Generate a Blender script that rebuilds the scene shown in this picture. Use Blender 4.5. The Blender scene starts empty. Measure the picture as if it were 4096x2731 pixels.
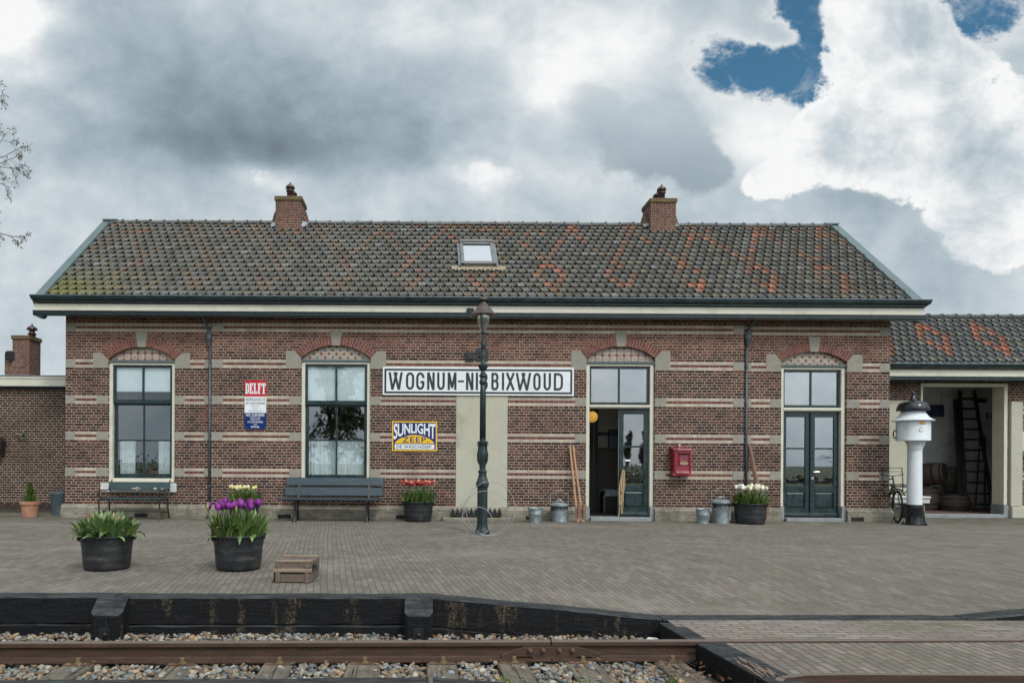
import bpy, math, random
from mathutils import Vector, Matrix
from math import radians, sin, cos, pi, sqrt, atan2
random.seed(7)
C = bpy.context.scene.collection
F = 1600.0          # focal length in measuring units
VX, VY = 983.0, 1065.0
ROLL = 0.0055
HC = 1.21           # eye height above the platform

def W(px, py, Y):
    """measured position on the survey picture -> (X, Z) in metres on the upright plane at depth Y"""
    dx, dy = px - VX, py - VY
    u, v = dx + ROLL*dy, dy - ROLL*dx
    return u/F*Y, HC - v/F*Y
def WX(px, Y, py=1065): return W(px, py, Y)[0]
def WZ(py, Y, px=983): return W(px, py, Y)[1]

# ------------------------------------------------------------------ mesh builder
class MB:
    def __init__(s): s.v=[]; s.f=[]; s.c=[]; s.col=None
    def face(s, idx, col=None):
        s.f.append(tuple(idx)); s.c.append(col if col is not None else s.col)
    def poly(s, pts, col=None):
        b=len(s.v); s.v += [tuple(p) for p in pts]; s.face(range(b,b+len(pts)), col); return s
    def box(s, x0,x1,y0,y1,z0,z1, col=None, M=None):
        if x1<x0: x0,x1=x1,x0
        if y1<y0: y0,y1=y1,y0
        if z1<z0: z0,z1=z1,z0
        b=len(s.v)
        p=[(x0,y0,z0),(x1,y0,z0),(x1,y1,z0),(x0,y1,z0),(x0,y0,z1),(x1,y0,z1),(x1,y1,z1),(x0,y1,z1)]
        if M is not None: p=[tuple(M@Vector(q)) for q in p]
        s.v+=p
        for f in ((0,3,2,1),(4,5,6,7),(0,1,5,4),(1,2,6,5),(2,3,7,6),(3,0,4,7)): s.face([b+i for i in f],col)
        return s
    def bar(s, a, b, w, h, up=(0,0,1), col=None):
        """rectangular bar between two points"""
        a,b=Vector(a),Vector(b); d=(b-a); L=d.length; d.normalize()
        up=Vector(up)
        if abs(d.dot(up))>.98: up=Vector((0,1,0))
        sx=d.cross(up).normalized(); uz=sx.cross(d).normalized()
        M=Matrix(((sx.x,d.x,uz.x,a.x),(sx.y,d.y,uz.y,a.y),(sx.z,d.z,uz.z,a.z),(0,0,0,1)))
        return s.box(-w/2,w/2,0,L,-h/2,h/2,col,M)
    def prism(s, prof, axis, a0, a1, col=None, caps=True):
        """extrude a closed 2-D outline along axis: 'x' -> (y,z); 'y' -> (x,z); 'z' -> (x,y)"""
        n=len(prof); b=len(s.v)
        def mk(p,a):
            return {'x':(a,p[0],p[1]),'y':(p[0],a,p[1]),'z':(p[0],p[1],a)}[axis]
        s.v+=[mk(p,a0) for p in prof]+[mk(p,a1) for p in prof]
        for i in range(n):
            j=(i+1)%n; s.face((b+i,b+j,b+n+j,b+n+i),col)
        if caps:
            s.face([b+i for i in reversed(range(n))],col); s.face([b+n+i for i in range(n)],col)
        return s
    def tube(s, pts, r, k=8, col=None, closed=False, cap=True):
        pts=[Vector(p) for p in pts]; n=len(pts)
        rr=r if isinstance(r,(list,tuple)) else [r]*n
        b=len(s.v); prev=None
        for i,p in enumerate(pts):
            if closed: d=pts[(i+1)%n]-pts[i-1]
            else: d=pts[min(i+1,n-1)]-pts[max(i-1,0)]
            if d.length<1e-9: d=Vector((0,0,1))
            d.normalize()
            if prev is None:
                u=Vector((0,0,1)) if abs(d.z)<.9 else Vector((1,0,0))
                sx=d.cross(u).normalized()
            else:
                sx=(prev-d*prev.dot(d))
                if sx.length<1e-6: sx=d.orthogonal()
                sx.normalize()
            prev=sx; sy=d.cross(sx)
            for j in range(k):
                t=2*pi*j/k; s.v.append(tuple(p+(sx*cos(t)+sy*sin(t))*rr[i]))
        m=n if closed else n-1
        for i in range(m):
            i2=(i+1)%n
            for j in range(k):
                j2=(j+1)%k; s.face((b+i*k+j,b+i*k+j2,b+i2*k+j2,b+i2*k+j),col)
        if cap and not closed:
            s.face([b+j for j in reversed(range(k))],col); s.face([b+(n-1)*k+j for j in range(k)],col)
        return s
    def lathe(s, prof, c=(0,0,0), k=20, col=None, sx=1, sy=1, wob=None):
        b=len(s.v); n=len(prof)
        for (r,z) in prof:
            for j in range(k):
                t=2*pi*j/k
                q=1 if wob is None else wob(t,z)
                s.v.append((c[0]+r*q*cos(t)*sx,c[1]+r*q*sin(t)*sy,c[2]+z))
        for i in range(n-1):
            for j in range(k):
                j2=(j+1)%k; s.face((b+i*k+j,b+i*k+j2,b+(i+1)*k+j2,b+(i+1)*k+j),col)
        if prof[0][0]>1e-5: s.face([b+j for j in reversed(range(k))],col)
        if prof[-1][0]>1e-5: s.face([b+(n-1)*k+j for j in range(k)],col)
        return s
    def xf(s, M, start=0):
        s.v[start:]=[tuple(M@Vector(p)) for p in s.v[start:]]; return s
    def add(s, o, M=None):
        b=len(s.v)
        s.v+=[tuple(M@Vector(p)) for p in o.v] if M is not None else o.v
        for f,c in zip(o.f,o.c): s.f.append(tuple(i+b for i in f)); s.c.append(c)
        return s
    def mesh(s, name, mat, smooth=False):
        me=bpy.data.meshes.new(name); me.from_pydata(s.v,[],s.f); me.update()
        if any(c is not None for c in s.c):
            at=me.color_attributes.new('Col','FLOAT_COLOR','CORNER')
            buf=[]
            for f,c in zip(s.f,s.c):
                c=c or (1,1,1); buf += [c[0],c[1],c[2],1.0]*len(f)
            at.data.foreach_set('color',buf)
        if mat: me.materials.append(mat)
        if smooth: me.polygons.foreach_set('use_smooth',[True]*len(me.polygons))
        return me
    def build(s, name, mat, parent=None, world=False, smooth=False, bevel=0, seg=1, label=None, auto=None, kind=None):
        me=s.mesh(name,mat,smooth or auto is not None)
        if auto is not None:
            me.set_sharp_from_angle(angle=radians(auto))
        o=bpy.data.objects.new(name,me); C.objects.link(o)
        put(o,parent,world)
        if bevel:
            m=o.modifiers.new('Bevel','BEVEL'); m.width=bevel; m.segments=seg; m.limit_method='ANGLE'; m.angle_limit=radians(40)
        if label: o['label']=label
        if kind: o['kind']=kind
        return o

def put(o,parent,world=False):
    if parent is None: return
    o.parent=parent
    if world:
        r=parent
        while r.parent: r=r.parent
        if parent is r: o.matrix_parent_inverse=(Matrix.LocRotScale(r.location,r.rotation_euler,r.scale)).inverted()

def thing(name,label,cat,loc=(0,0,0),rz=0,group=None):
    o=bpy.data.objects.new(name,None); C.objects.link(o); o.empty_display_size=.1
    o.location=loc; o.rotation_euler=(0,0,rz); o['label']=label; o['category']=cat; o['kind']='thing'
    if group: o['group']=group
    return o
def tag(o,label,cat,group=None,kind=None):
    o['label']=label
    if cat: o['category']=cat
    if group: o['group']=group
    o['kind']=kind or 'thing'
    return o
def struct(o): o['kind']='structure'; return o
def dup(root,loc,rz=0,label=None,scale=None):
    r=root.copy(); C.objects.link(r); r.location=loc; r.rotation_euler=(0,0,rz)
    if scale: r.scale=scale
    if label: r['label']=label
    for ch in list(root.children):
        c=ch.copy(); C.objects.link(c); c.parent=r
        for g in list(ch.children):
            d=g.copy(); C.objects.link(d); d.parent=c
    return r

# ------------------------------------------------------------------ node helper
class G:
    def __init__(s,nt): s.nt=nt; s.N=nt.nodes; s.L=nt.links
    def node(s,t,**kw):
        n=s.N.new(t)
        for k,v in kw.items(): setattr(n,k,v)
        return n
    def set(s,sock,v):
        if isinstance(v,bpy.types.NodeSocket): s.L.new(v,sock)
        else:
            if sock.type=='RGBA' and len(v)==3: v=(*v,1)
            sock.default_value=v
    def m(s,op,*a,clamp=False):
        n=s.node('ShaderNodeMath',operation=op,use_clamp=clamp)
        for i,v in enumerate(a): s.set(n.inputs[i],v)
        return n.outputs[0]
    def add(s,a,b): return s.m('ADD',a,b)
    def sub(s,a,b): return s.m('SUBTRACT',a,b)
    def mul(s,a,b): return s.m('MULTIPLY',a,b)
    def div(s,a,b): return s.m('DIVIDE',a,b)
    def floor(s,a): return s.m('FLOOR',a)
    def fract(s,a): return s.m('FRACT',a)
    def mod(s,a,b): return s.m('FLOORED_MODULO',a,b)
    def mn(s,a,b): return s.m('MINIMUM',a,b)
    def mx(s,a,b): return s.m('MAXIMUM',a,b)
    def gt(s,a,b): return s.m('GREATER_THAN',a,b)
    def lt(s,a,b): return s.m('LESS_THAN',a,b)
    def abs(s,a): return s.m('ABSOLUTE',a)
    def ss(s,x,lo,hi,a=0.,b=1.,mode='SMOOTHSTEP'):
        n=s.node('ShaderNodeMapRange',interpolation_type=mode)
        for i,v in zip((0,1,2,3,4),(x,lo,hi,a,b)): s.set(n.inputs[i],v)
        return n.outputs[0]
    def mix(s,f,a,b,blend='MIX'):
        n=s.node('ShaderNodeMix',data_type='RGBA',blend_type=blend,clamp_factor=True)
        s.set(n.inputs[0],f); s.set(n.inputs[6],a); s.set(n.inputs[7],b); return n.outputs[2]
    def noise(s,vec,scale,detail=4,rough=.55,dist=0.,out='Fac'):
        n=s.node('ShaderNodeTexNoise'); s.set(n.inputs['Vector'],vec)
        n.inputs['Scale'].default_value=scale; n.inputs['Detail'].default_value=detail
        n.inputs['Roughness'].default_value=rough; n.inputs['Distortion'].default_value=dist
        return n.outputs[out]
    def white(s,vec,out='Value',dim='3D'):
        n=s.node('ShaderNodeTexWhiteNoise',noise_dimensions=dim); s.set(n.inputs['Vector'],vec); return n.outputs[out]
    def vec(s,x,y,z):
        n=s.node('ShaderNodeCombineXYZ')
        for i,v in enumerate((x,y,z)): s.set(n.inputs[i],v)
        return n.outputs[0]
    def xyz(s,v):
        n=s.node('ShaderNodeSeparateXYZ'); s.set(n.inputs[0],v); return n.outputs
    def obj(s): return s.node('ShaderNodeTexCoord').outputs['Object']
    def ramp(s,f,stops,interp='LINEAR'):
        n=s.node('ShaderNodeValToRGB'); cr=n.color_ramp; cr.interpolation=interp
        while len(cr.elements)>1: cr.elements.remove(cr.elements[-1])
        cr.elements[0].position=stops[0][0]; cr.elements[0].color=(*stops[0][1],1)
        for p,c in stops[1:]:
            e=cr.elements.new(p); e.color=(*c,1)
        s.set(n.inputs[0],f); return n.outputs[0]
    def bump(s,h,strength=.4,dist=.01):
        n=s.node('ShaderNodeBump'); n.inputs['Strength'].default_value=strength; n.inputs['Distance'].default_value=dist
        s.set(n.inputs['Height'],h); return n.outputs[0]
    def attr(s,name='Col'):
        return s.node('ShaderNodeAttribute',attribute_name=name).outputs['Color']
    def vscale(s,v,k):
        n=s.node('ShaderNodeVectorMath',operation='MULTIPLY'); s.set(n.inputs[0],v); s.set(n.inputs[1],k); return n.outputs[0]

def newmat(name):
    m=bpy.data.materials.new(name); m.use_nodes=True; nt=m.node_tree; nt.nodes.clear()
    g=G(nt); out=g.node('ShaderNodeOutputMaterial'); b=g.node('ShaderNodeBsdfPrincipled')
    g.L.new(b.outputs[0],out.inputs[0]); g.out=out; g.b=b; return m,g
def fin(g,col=None,rough=None,metal=None,normal=None,spec=None,coat=None):
    b=g.b
    if col is not None: g.set(b.inputs['Base Color'],col)
    if rough is not None: g.set(b.inputs['Roughness'],rough)
    if metal is not None: g.set(b.inputs['Metallic'],metal)
    if normal is not None: g.set(b.inputs['Normal'],normal)
    if spec is not None: g.set(b.inputs['Specular IOR Level'],spec)
    if coat is not None: g.set(b.inputs['Coat Weight'],coat)

def plain(name,col,rough=.5,var=.25,scale=6,metal=0,bump=.1,dirt=None,dirt_amt=.5,dirt_scale=3,stretch=None,spec=.5,bd=.004,useattr=False,rvar=.15):
    """weathered single-colour surface"""
    m,g=newmat(name); p=g.obj()
    if stretch: p=g.vscale(p,stretch)
    n1=g.noise(p,scale,6,.6); n2=g.noise(p,scale*7,4,.6)
    base=col
    if useattr: base=g.attr()
    lo=g.mix(1.,base,(1-var,)*3,'MULTIPLY'); hi=g.mix(1.,base,(1+var,)*3,'MULTIPLY')
    c=g.mix(g.ss(g.add(g.mul(n1,.7),g.mul(n2,.3)),.3,.7),lo,hi)
    if dirt:
        d=g.ss(g.noise(p,dirt_scale,8,.7,.4),.52,.68)
        c=g.mix(g.mul(d,dirt_amt),c,dirt)
    r=g.ss(n1,.3,.7,max(0.02,rough-rvar),min(1,rough+rvar))
    fin(g,c,r,metal,g.bump(g.add(n2,g.mul(n1,.5)),bump,bd),spec)
    return m

def brickmat(name,stops,mortar=(.50,.44,.38),h=.0608,L=.215,z0=.296,bands=False,red=None,mort=.0052,moss=None,dark=.35,xoff=0.,soldier=False):
    m,g=newmat(name); p=g.obj(); x,y,z=g.xyz(p)
    nx=g.abs(g.xyz(g.node('ShaderNodeNewGeometry').outputs['Normal'])[0])
    sel=g.gt(nx,.7); u=g.add(x,g.mul(sel,g.sub(y,x)))
    wn=g.noise(p,9,3,.6,out='Color'); wx,wy,wz=g.xyz(wn)
    u=g.add(u,g.mul(g.sub(wx,.5),.010)); zz=g.add(z,g.mul(g.sub(wy,.5),.008))
    fine=g.noise(p,60,3,.7)
    rz=g.div(g.sub(zz,z0),h); row=g.floor(rz); fz=g.fract(rz)
    odd=g.mod(row,2.)
    wid=g.mul(g.sub(1.,g.mul(odd,.5)),L)
    off=g.add(g.mul(odd,L*.25),g.mul(g.mod(g.floor(g.mul(row,.5)),2.),L*.5))
    ru=g.div(g.add(g.add(u,off),40.+xoff),wid); cell=g.floor(ru); fu=g.fract(ru)
    du=g.mul(g.mn(fu,g.sub(1.,fu)),wid); dz=g.mul(g.mn(fz,g.sub(1.,fz)),h)
    d=g.add(g.mn(du,dz),g.mul(g.sub(fine,.5),.004))
    mask=g.ss(d,mort-.0014,mort+.0014)
    rv=g.vec(g.add(cell,.31),g.add(row,.17),3.7)
    rnd=g.white(rv); rnd2=g.white(g.vec(g.add(row,.4),g.add(cell,.9),1.3))
    big=g.noise(p,.55,4,.6,.6)
    t=g.add(g.mul(rnd,.62),g.mul(big,.62)); t=g.sub(t,.12)
    col=g.ramp(t,stops)
    if red:
        zf=g.ss(g.add(z,g.mul(g.sub(g.noise(p,1.1,4,.6),.5),1.0)),3.45,3.8)
        col=g.mix(g.mul(zf,.75),col,g.ramp(rnd,red))
    col=g.mix(1.,col,g.ramp(g.noise(p,26,4,.7),[(.3,(.72,.72,.74)),(.7,(1.22,1.2,1.18))]),'MULTIPLY')
    mc=g.mix(g.ss(g.noise(p,1.6,5,.65),.42,.66),mortar,tuple(k*.62 for k in mortar))
    if bands:
        rm=g.mod(row,13.)
        ban=g.mx(g.lt(g.abs(g.sub(rm,10.)),.5),g.lt(g.abs(g.sub(rm,12.)),.5))
        mid=g.lt(g.abs(g.sub(rm,11.)),.5)
        cream=g.mix(rnd2,(.36,.30,.235),(.47,.405,.325))
        cream=g.mix(g.mul(g.ss(g.noise(p,2.3,6,.7),.5,.72),.55),cream,(.19,.155,.12))
        cream=g.mix(1.,cream,g.ramp(g.noise(p,30,4,.7),[(.3,(.85,)*3),(.7,(1.12,)*3)]),'MULTIPLY')
        col=g.mix(ban,col,cream)
        col=g.mix(g.mul(mid,.8),col,g.ramp(rnd2,[(0,(.10,.042,.036)),(1,(.17,.075,.06))]))
        mc=g.mix(ban,mc,(.40,.33,.26)); mc=g.mix(g.mul(mid,.7),mc,(.26,.14,.11))
        # soot under the eaves, splash at the foot
    soot=g.mul(g.ss(g.noise(g.vscale(p,(1,1,.25)),1.4,6,.7),.52,.75),dark)
    c=g.mix(mask,mc,col)
    c=g.mix(soot,c,(.035,.028,.026))
    if moss: 
        ms=g.ss(g.noise(p,3.5,6,.7),.5,.68)
        c=g.mix(g.mul(ms,.7),c,moss)
    fin(g,c,.85,0,g.bump(g.add(g.mul(mask,1.),g.mul(fine,.5)),.5,.006),.25)
    return m
# ------------------------------------------------------------------ materials
DG=(.010,.024,.026)
M={}
M['cream']=plain('cream_paint',(.56,.53,.43),.45,.07,3,dirt=(.30,.27,.2),dirt_amt=.35,dirt_scale=1.2,bump=.05)
M['plaster']=plain('cream_plaster',(.40,.38,.295),.85,.08,2.2,dirt=(.24,.215,.16),dirt_amt=.5,dirt_scale=.9,bump=.25)
M['green']=plain('dark_green_paint',DG,.28,.2,5,bump=.05,dirt=(.05,.06,.055),dirt_amt=.35,dirt_scale=2)
M['slate_green']=plain('grey_green_board',(.092,.128,.132),.45,.12,3,dirt=(.13,.16,.155),dirt_amt=.4,dirt_scale=1.5,bump=.05)
M['pipe']=plain('dark_weathered_zinc_pipe',(.075,.088,.098),.5,.25,7,metal=.3,dirt=(.16,.18,.19),dirt_amt=.35,bump=.08)
M['zinc']=plain('zinc_sheet',(.20,.235,.26),.45,.18,7,metal=.55,dirt=(.10,.115,.12),dirt_amt=.5,bump=.08)
M['galv']=plain('galvanised_steel',(.30,.345,.36),.42,.25,9,metal=.6,dirt=(.14,.16,.165),dirt_amt=.55,dirt_scale=6,bump=.08)
M['lead']=plain('lead_flashing',(.26,.30,.33),.55,.2,8,metal=.2,dirt=(.42,.44,.45),dirt_amt=.6,dirt_scale=7,bump=.2)
M['stone']=plain('grey_sandstone',(.25,.23,.19),.9,.16,14,dirt=(.15,.14,.12),dirt_amt=.4,dirt_scale=1.6,bump=.35)
M['bluestone']=plain('blue_grey_stone',(.215,.225,.225),.7,.18,8,dirt=(.11,.11,.1),dirt_amt=.5,bump=.2)
M['whitestone']=plain('pale_stone_sill',(.52,.52,.50),.75,.1,6,dirt=(.3,.3,.28),dirt_amt=.45,bump=.1)
M['iron']=plain('black_cast_iron',(.012,.013,.015),.38,.3,8,bump=.12,dirt=(.05,.04,.035),dirt_amt=.4,dirt_scale=8)
M['post_green']=plain('lamp_post_paint',(.012,.026,.028),.42,.3,9,bump=.15,dirt=(.075,.085,.08),dirt_amt=.45,dirt_scale=7,stretch=(1,1,.35))
M['rust_iron']=plain('brown_painted_iron',(.030,.019,.017),.45,.35,9,bump=.15,dirt=(.08,.04,.028),dirt_amt=.5,dirt_scale=8)
M['copper']=plain('brown_oxidised_copper',(.085,.058,.055),.42,.25,8,metal=.35,bump=.1,dirt=(.13,.10,.10),dirt_amt=.5,dirt_scale=6)
M['plastic']=plain('black_tub_plastic',(.014,.016,.018),.5,.3,6,bump=.12,dirt=(.095,.075,.058),dirt_amt=.55,dirt_scale=5,stretch=(1,1,2.6))
M['terra']=plain('terracotta',(.36,.165,.10),.85,.22,9,bump=.2,dirt=(.38,.27,.2),dirt_amt=.6,dirt_scale=6)
M['greyplastic']=plain('grey_bin',(.055,.075,.085),.5,.15,6,bump=.06)
M['bag']=plain('black_bin_liner',(.010,.010,.011),.25,.2,20,bump=.6,bd=.02)
M['red']=plain('red_enamel',(.20,.008,.018),.22,.2,5,bump=.05,dirt=(.10,.006,.012),dirt_amt=.4)
M['dark']=plain('dark_void',(.012,.011,.010),.9,.2,4)
M['white']=plain('white_enamel',(.62,.65,.67),.36,.06,3,bump=.10,dirt=(.36,.33,.27),dirt_amt=.5,dirt_scale=2.4,stretch=(2.2,2.2,.55))
M['signwhite']=plain('white_sign_paint',(.66,.68,.69),.35,.04,2,bump=.03,dirt=(.5,.51,.5),dirt_amt=.3,dirt_scale=1.5)
M['black']=plain('black_lettering',(.016,.018,.021),.4,.15,8)
M['blackgloss']=plain('black_gloss_paint',(.008,.010,.013),.18,.15,5)
M['enred']=plain('red_sign_enamel',(.46,.012,.028),.2,.06,4,bump=.02)
M['enblue']=plain('blue_sign_enamel',(.007,.024,.125),.2,.08,4,bump=.02)
M['sunblue']=plain('navy_sign_enamel',(.008,.017,.11),.2,.08,4,bump=.02)
M['enyellow']=plain('yellow_sign_enamel',(.72,.42,.012),.22,.06,4,bump=.02)
M['enwhite']=plain('white_sign_enamel',(.68,.69,.69),.22,.04,4,bump=.02)
M['grey_letter']=plain('grey_lettering',(.12,.14,.16),.4,.1,8)
M['gold']=plain('gold_paint',(.48,.27,.05),.35,.15,9,metal=.4)
M['wood']=plain('weathered_crate_wood',(.12,.088,.068),.85,.4,5,stretch=(1,6,6),bump=.5,dirt=(.08,.06,.05),dirt_amt=.5,dirt_scale=9)
M['woodlight']=plain('pale_crate_batten',(.23,.165,.118),.8,.35,5,stretch=(1,7,7),bump=.5,dirt=(.16,.11,.08),dirt_amt=.5,dirt_scale=9)
M['stilt']=plain('varnished_stilt_wood',(.33,.17,.09),.6,.25,5,stretch=(7,7,1),bump=.2,dirt=(.22,.10,.05),dirt_amt=.4)
M['stiltdark']=plain('brown_stilt_wood',(.17,.095,.06),.7,.25,5,stretch=(7,7,1),bump=.2,dirt=(.3,.2,.14),dirt_amt=.3)
M['rope']=plain('hemp_rope',(.42,.31,.17),.9,.3,40,bump=.6,bd=.003)
M['wire']=plain('steel_wire',(.27,.28,.28),.5,.15,20,metal=.3)
M['barrel']=plain('barrel_wood',(.060,.042,.029),.8,.35,7,stretch=(5,5,.6),bump=.3)
M['hoop']=plain('barrel_hoop',(.03,.028,.027),.5,.25,9,metal=.5)
M['blackwood']=plain('black_ladder_wood',(.022,.020,.020),.8,.4,8,bump=.3,stretch=(4,4,1))
M['rubber']=plain('tyre_rubber',(.012,.012,.013),.7,.2,20)
M['chrome']=plain('bare_metal',(.5,.5,.5),.25,.1,8,metal=.9)
M['greenbench']=plain('faded_green_bench_paint',(.018,.042,.044),.45,.2,6,dirt=(.30,.26,.20),dirt_amt=.0,bump=.1)
M['bluebench']=plain('dark_blue_green_bench_paint',(.020,.036,.046),.38,.2,4,stretch=(1,5,5),bump=.12,dirt=(.055,.075,.085),dirt_amt=.5,dirt_scale=4)
M['trunk']=plain('tree_bark',(.055,.045,.035),.95,.35,9,bump=.5)
M['twig']=plain('thin_twig',(.045,.036,.030),.9,.3,9)
M['soil']=plain('potting_soil',(.020,.015,.011),.95,.4,30,bump=.6,bd=.01)
M['wallinside']=plain('whitewashed_inner_wall',(.74,.75,.74),.9,.15,2,bump=.15,dirt=(.22,.22,.21),dirt_amt=.5,dirt_scale=1.1)
M['hallwall']=plain('beige_hall_wall',(.26,.23,.18),.9,.1,2)
M['wainscot']=plain('brown_wainscot',(.06,.045,.032),.7,.2,4)
M['barnfloor']=plain('red_brown_floor',(.13,.07,.055),.8,.3,6,bump=.2)
M['curtain']=plain('white_net_curtain',(.80,.83,.84),.95,.06,4,bump=.05)
M['skylightglass']=plain('white_skylight_blind',(.40,.42,.45),.15,.03,2)
M['skyframe']=plain('grey_brown_aluminium',(.17,.165,.16),.45,.12,6,metal=.3)
M['apron']=plain('tan_lead_apron',(.26,.21,.14),.7,.15,9,bump=.3)
M['doorwhite']=plain('pale_door_edge',(.4,.4,.37),.5,.1,5)

def colmat(name,rough=.6,var=.25,scale=12,bump=.2,spec=.4,bd=.004,trans=0):
    m=plain(name,(1,1,1),rough,var,scale,bump=bump,spec=spec,bd=bd,useattr=True)
    return m
M['leafcol']=colmat('leaf_green',.45,.25,20,.1)
M['petal']=colmat('petal_colour',.55,.15,30,.05)
M['stonecol']=colmat('ballast_stone',.85,.3,25,.35,.3,.01)
M['brickcol']=colmat('gauged_brick',.85,.25,25,.3,.25)

# frosted / clear window glass: a thin pane that mirrors the sky and lets the room show through
def glassmat(name,refl=.4,rough=.015,tint=(.80,.86,.86),wav=.0):
    m=bpy.data.materials.new(name); m.use_nodes=True; nt=m.node_tree; nt.nodes.clear(); g=G(nt)
    out=g.node('ShaderNodeOutputMaterial'); mx=g.node('ShaderNodeMixShader')
    tr=g.node('ShaderNodeBsdfTransparent'); gl=g.node('ShaderNodeBsdfGlossy')
    tr.inputs['Color'].default_value=(*tint,1); gl.inputs['Color'].default_value=(.95,.98,1,1); gl.inputs['Roughness'].default_value=rough
    lw=g.node('ShaderNodeLayerWeight'); lw.inputs[0].default_value=.25
    f=g.ss(lw.outputs['Facing'],0.,1.,refl,.95,'LINEAR')
    g.L.new(f,mx.inputs[0]); g.L.new(tr.outputs[0],mx.inputs[1]); g.L.new(gl.outputs[0],mx.inputs[2]); g.L.new(mx.outputs[0],out.inputs[0])
    return m
M['glass']=glassmat('window_glass',.27)
M['glassdim']=glassmat('blind_backed_glass',.16)
M['lampglass']=glassmat('smoky_lantern_glass',.34,.15,(.88,.83,.72))

# bricks
M['brick']=brickmat('banded_facade_brick',[(0,(.019,.0115,.010)),(.3,(.038,.019,.0155)),(.52,(.070,.032,.0235)),(.75,(.110,.047,.033)),(1,(.165,.070,.048))],
    bands=True,mortar=(.40,.335,.27),mort=.0050,red=[(0,(.092,.038,.026)),(.6,(.16,.065,.043)),(1,(.215,.092,.062))])
M['brickdark']=brickmat('dark_annex_brick',[(0,(.022,.014,.013)),(.4,(.046,.025,.021)),(.75,(.072,.035,.027)),(1,(.098,.048,.035))],mortar=(.38,.325,.25),dark=.35,mort=.0052,
    h=.0608,z0=.2)
M['brickplinth']=brickmat('worn_plinth_brick',[(0,(.13,.115,.088)),(.5,(.20,.178,.14)),(1,(.285,.255,.205))],mortar=(.30,.275,.23),z0=0,h=.0608,L=.22,moss=(.15,.135,.07),dark=.6)
M['brickchim']=brickmat('chimney_brick',[(0,(.075,.032,.025)),(.5,(.125,.053,.038)),(1,(.18,.08,.058))],mortar=(.31,.27,.21),z0=0,h=.0645,L=.20,dark=.45)
M['brickcap']=brickmat('mossy_cap_brick',[(0,(.075,.05,.03)),(.5,(.11,.07,.035)),(1,(.15,.085,.05))],mortar=(.2,.17,.1),z0=0,h=.2,L=.08,moss=(.20,.17,.02),dark=.3)

# glazed tile patterns over the openings
def tilemat(name,kind):
    m,g=newmat(name); p=g.obj(); x,y,z=g.xyz(p); s=.165
    if kind=='oct':
        u=g.div(g.add(x,20.),s); v=g.div(g.add(z,.03),s)
        a=g.abs(g.sub(g.fract(u),.5)); b=g.abs(g.sub(g.fract(v),.5)); d1=g.add(a,b)
        u2=g.add(u,.5); v2=g.add(v,.5)
        a2=g.abs(g.sub(g.fract(u2),.5)); b2=g.abs(g.sub(g.fract(v2),.5)); d2=g.add(a2,b2)
        par=g.mod(g.add(g.floor(u),g.floor(v)),2.)
        c=g.mix(g.lt(d1,.25),(.36,.30,.235),g.mix(par,(.16,.045,.035),(.12,.155,.19)))
        c=g.mix(g.lt(d2,.25),c,(.15,.045,.036))
        edge=g.mx(g.lt(g.abs(g.sub(d1,.25)),.025),g.lt(g.abs(g.sub(d2,.25)),.025))
        c=g.mix(g.mul(edge,.6),c,(.30,.27,.22))
    else:
        u=g.div(g.add(g.add(x,z),30.),s*.95); v=g.div(g.add(g.sub(x,z),30.),s*.95)
        fu=g.fract(u); fv=g.fract(v)
        iu=g.lt(fu,.3); iv=g.lt(fv,.3)
        par=g.mod(g.add(g.floor(u),g.floor(v)),2.)
        c=g.mix(par,(.19,.062,.05),(.34,.27,.21))
        c=g.mix(g.mx(iu,iv),c,(.40,.33,.265)); c=g.mix(g.mul(iu,iv),c,(.07,.085,.11))
    c=g.mix(1.,c,g.ramp(g.noise(p,14,5,.7),[(.3,(.6,.6,.6)),(.7,(1.15,1.12,1.1))]),'MULTIPLY')
    fin(g,c,.45); return m
M['octtiles']=tilemat('octagon_glazed_tiles','oct'); M['diatiles']=tilemat('diagonal_glazed_tiles','dia')

# roof tiles: colour per tile + moss and lichen
def roofmat(name,xl):
    m,g=newmat(name); p=g.obj(); x,y,z=g.xyz(p); c=g.attr()
    n=g.noise(p,9,6,.7); f=g.noise(p,55,4,.7)
    c=g.mix(1.,c,g.ramp(g.add(g.mul(n,.6),g.mul(f,.4)),[(.32,(.52,.52,.52)),(.68,(1.4,1.38,1.34))]),'MULTIPLY')
    b=g.noise(p,.7,4,.6)
    moss=g.mul(g.ss(g.add(n,g.mul(b,.6)),.80,1.0),.5)
    c=g.mix(moss,c,(.088,.082,.055))
    corner=g.mul(g.ss(x,xl+2.6,xl+.2),g.ss(z,5.9,4.7))
    c=g.mix(g.mul(corner,g.ss(f,.35,.6,.3,.95)),c,(.15,.15,.028))
    lich=g.mul(g.ss(g.noise(p,4.2,6,.75),.66,.74),g.ss(z,6.0,7.3,.25,1.))
    c=g.mix(lich,c,(.30,.19,.02))
    fin(g,c,.75,0,g.bump(g.add(f,n),.35,.006),.35); return m
M['roof']=roofmat('pantile',-8.4)

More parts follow.
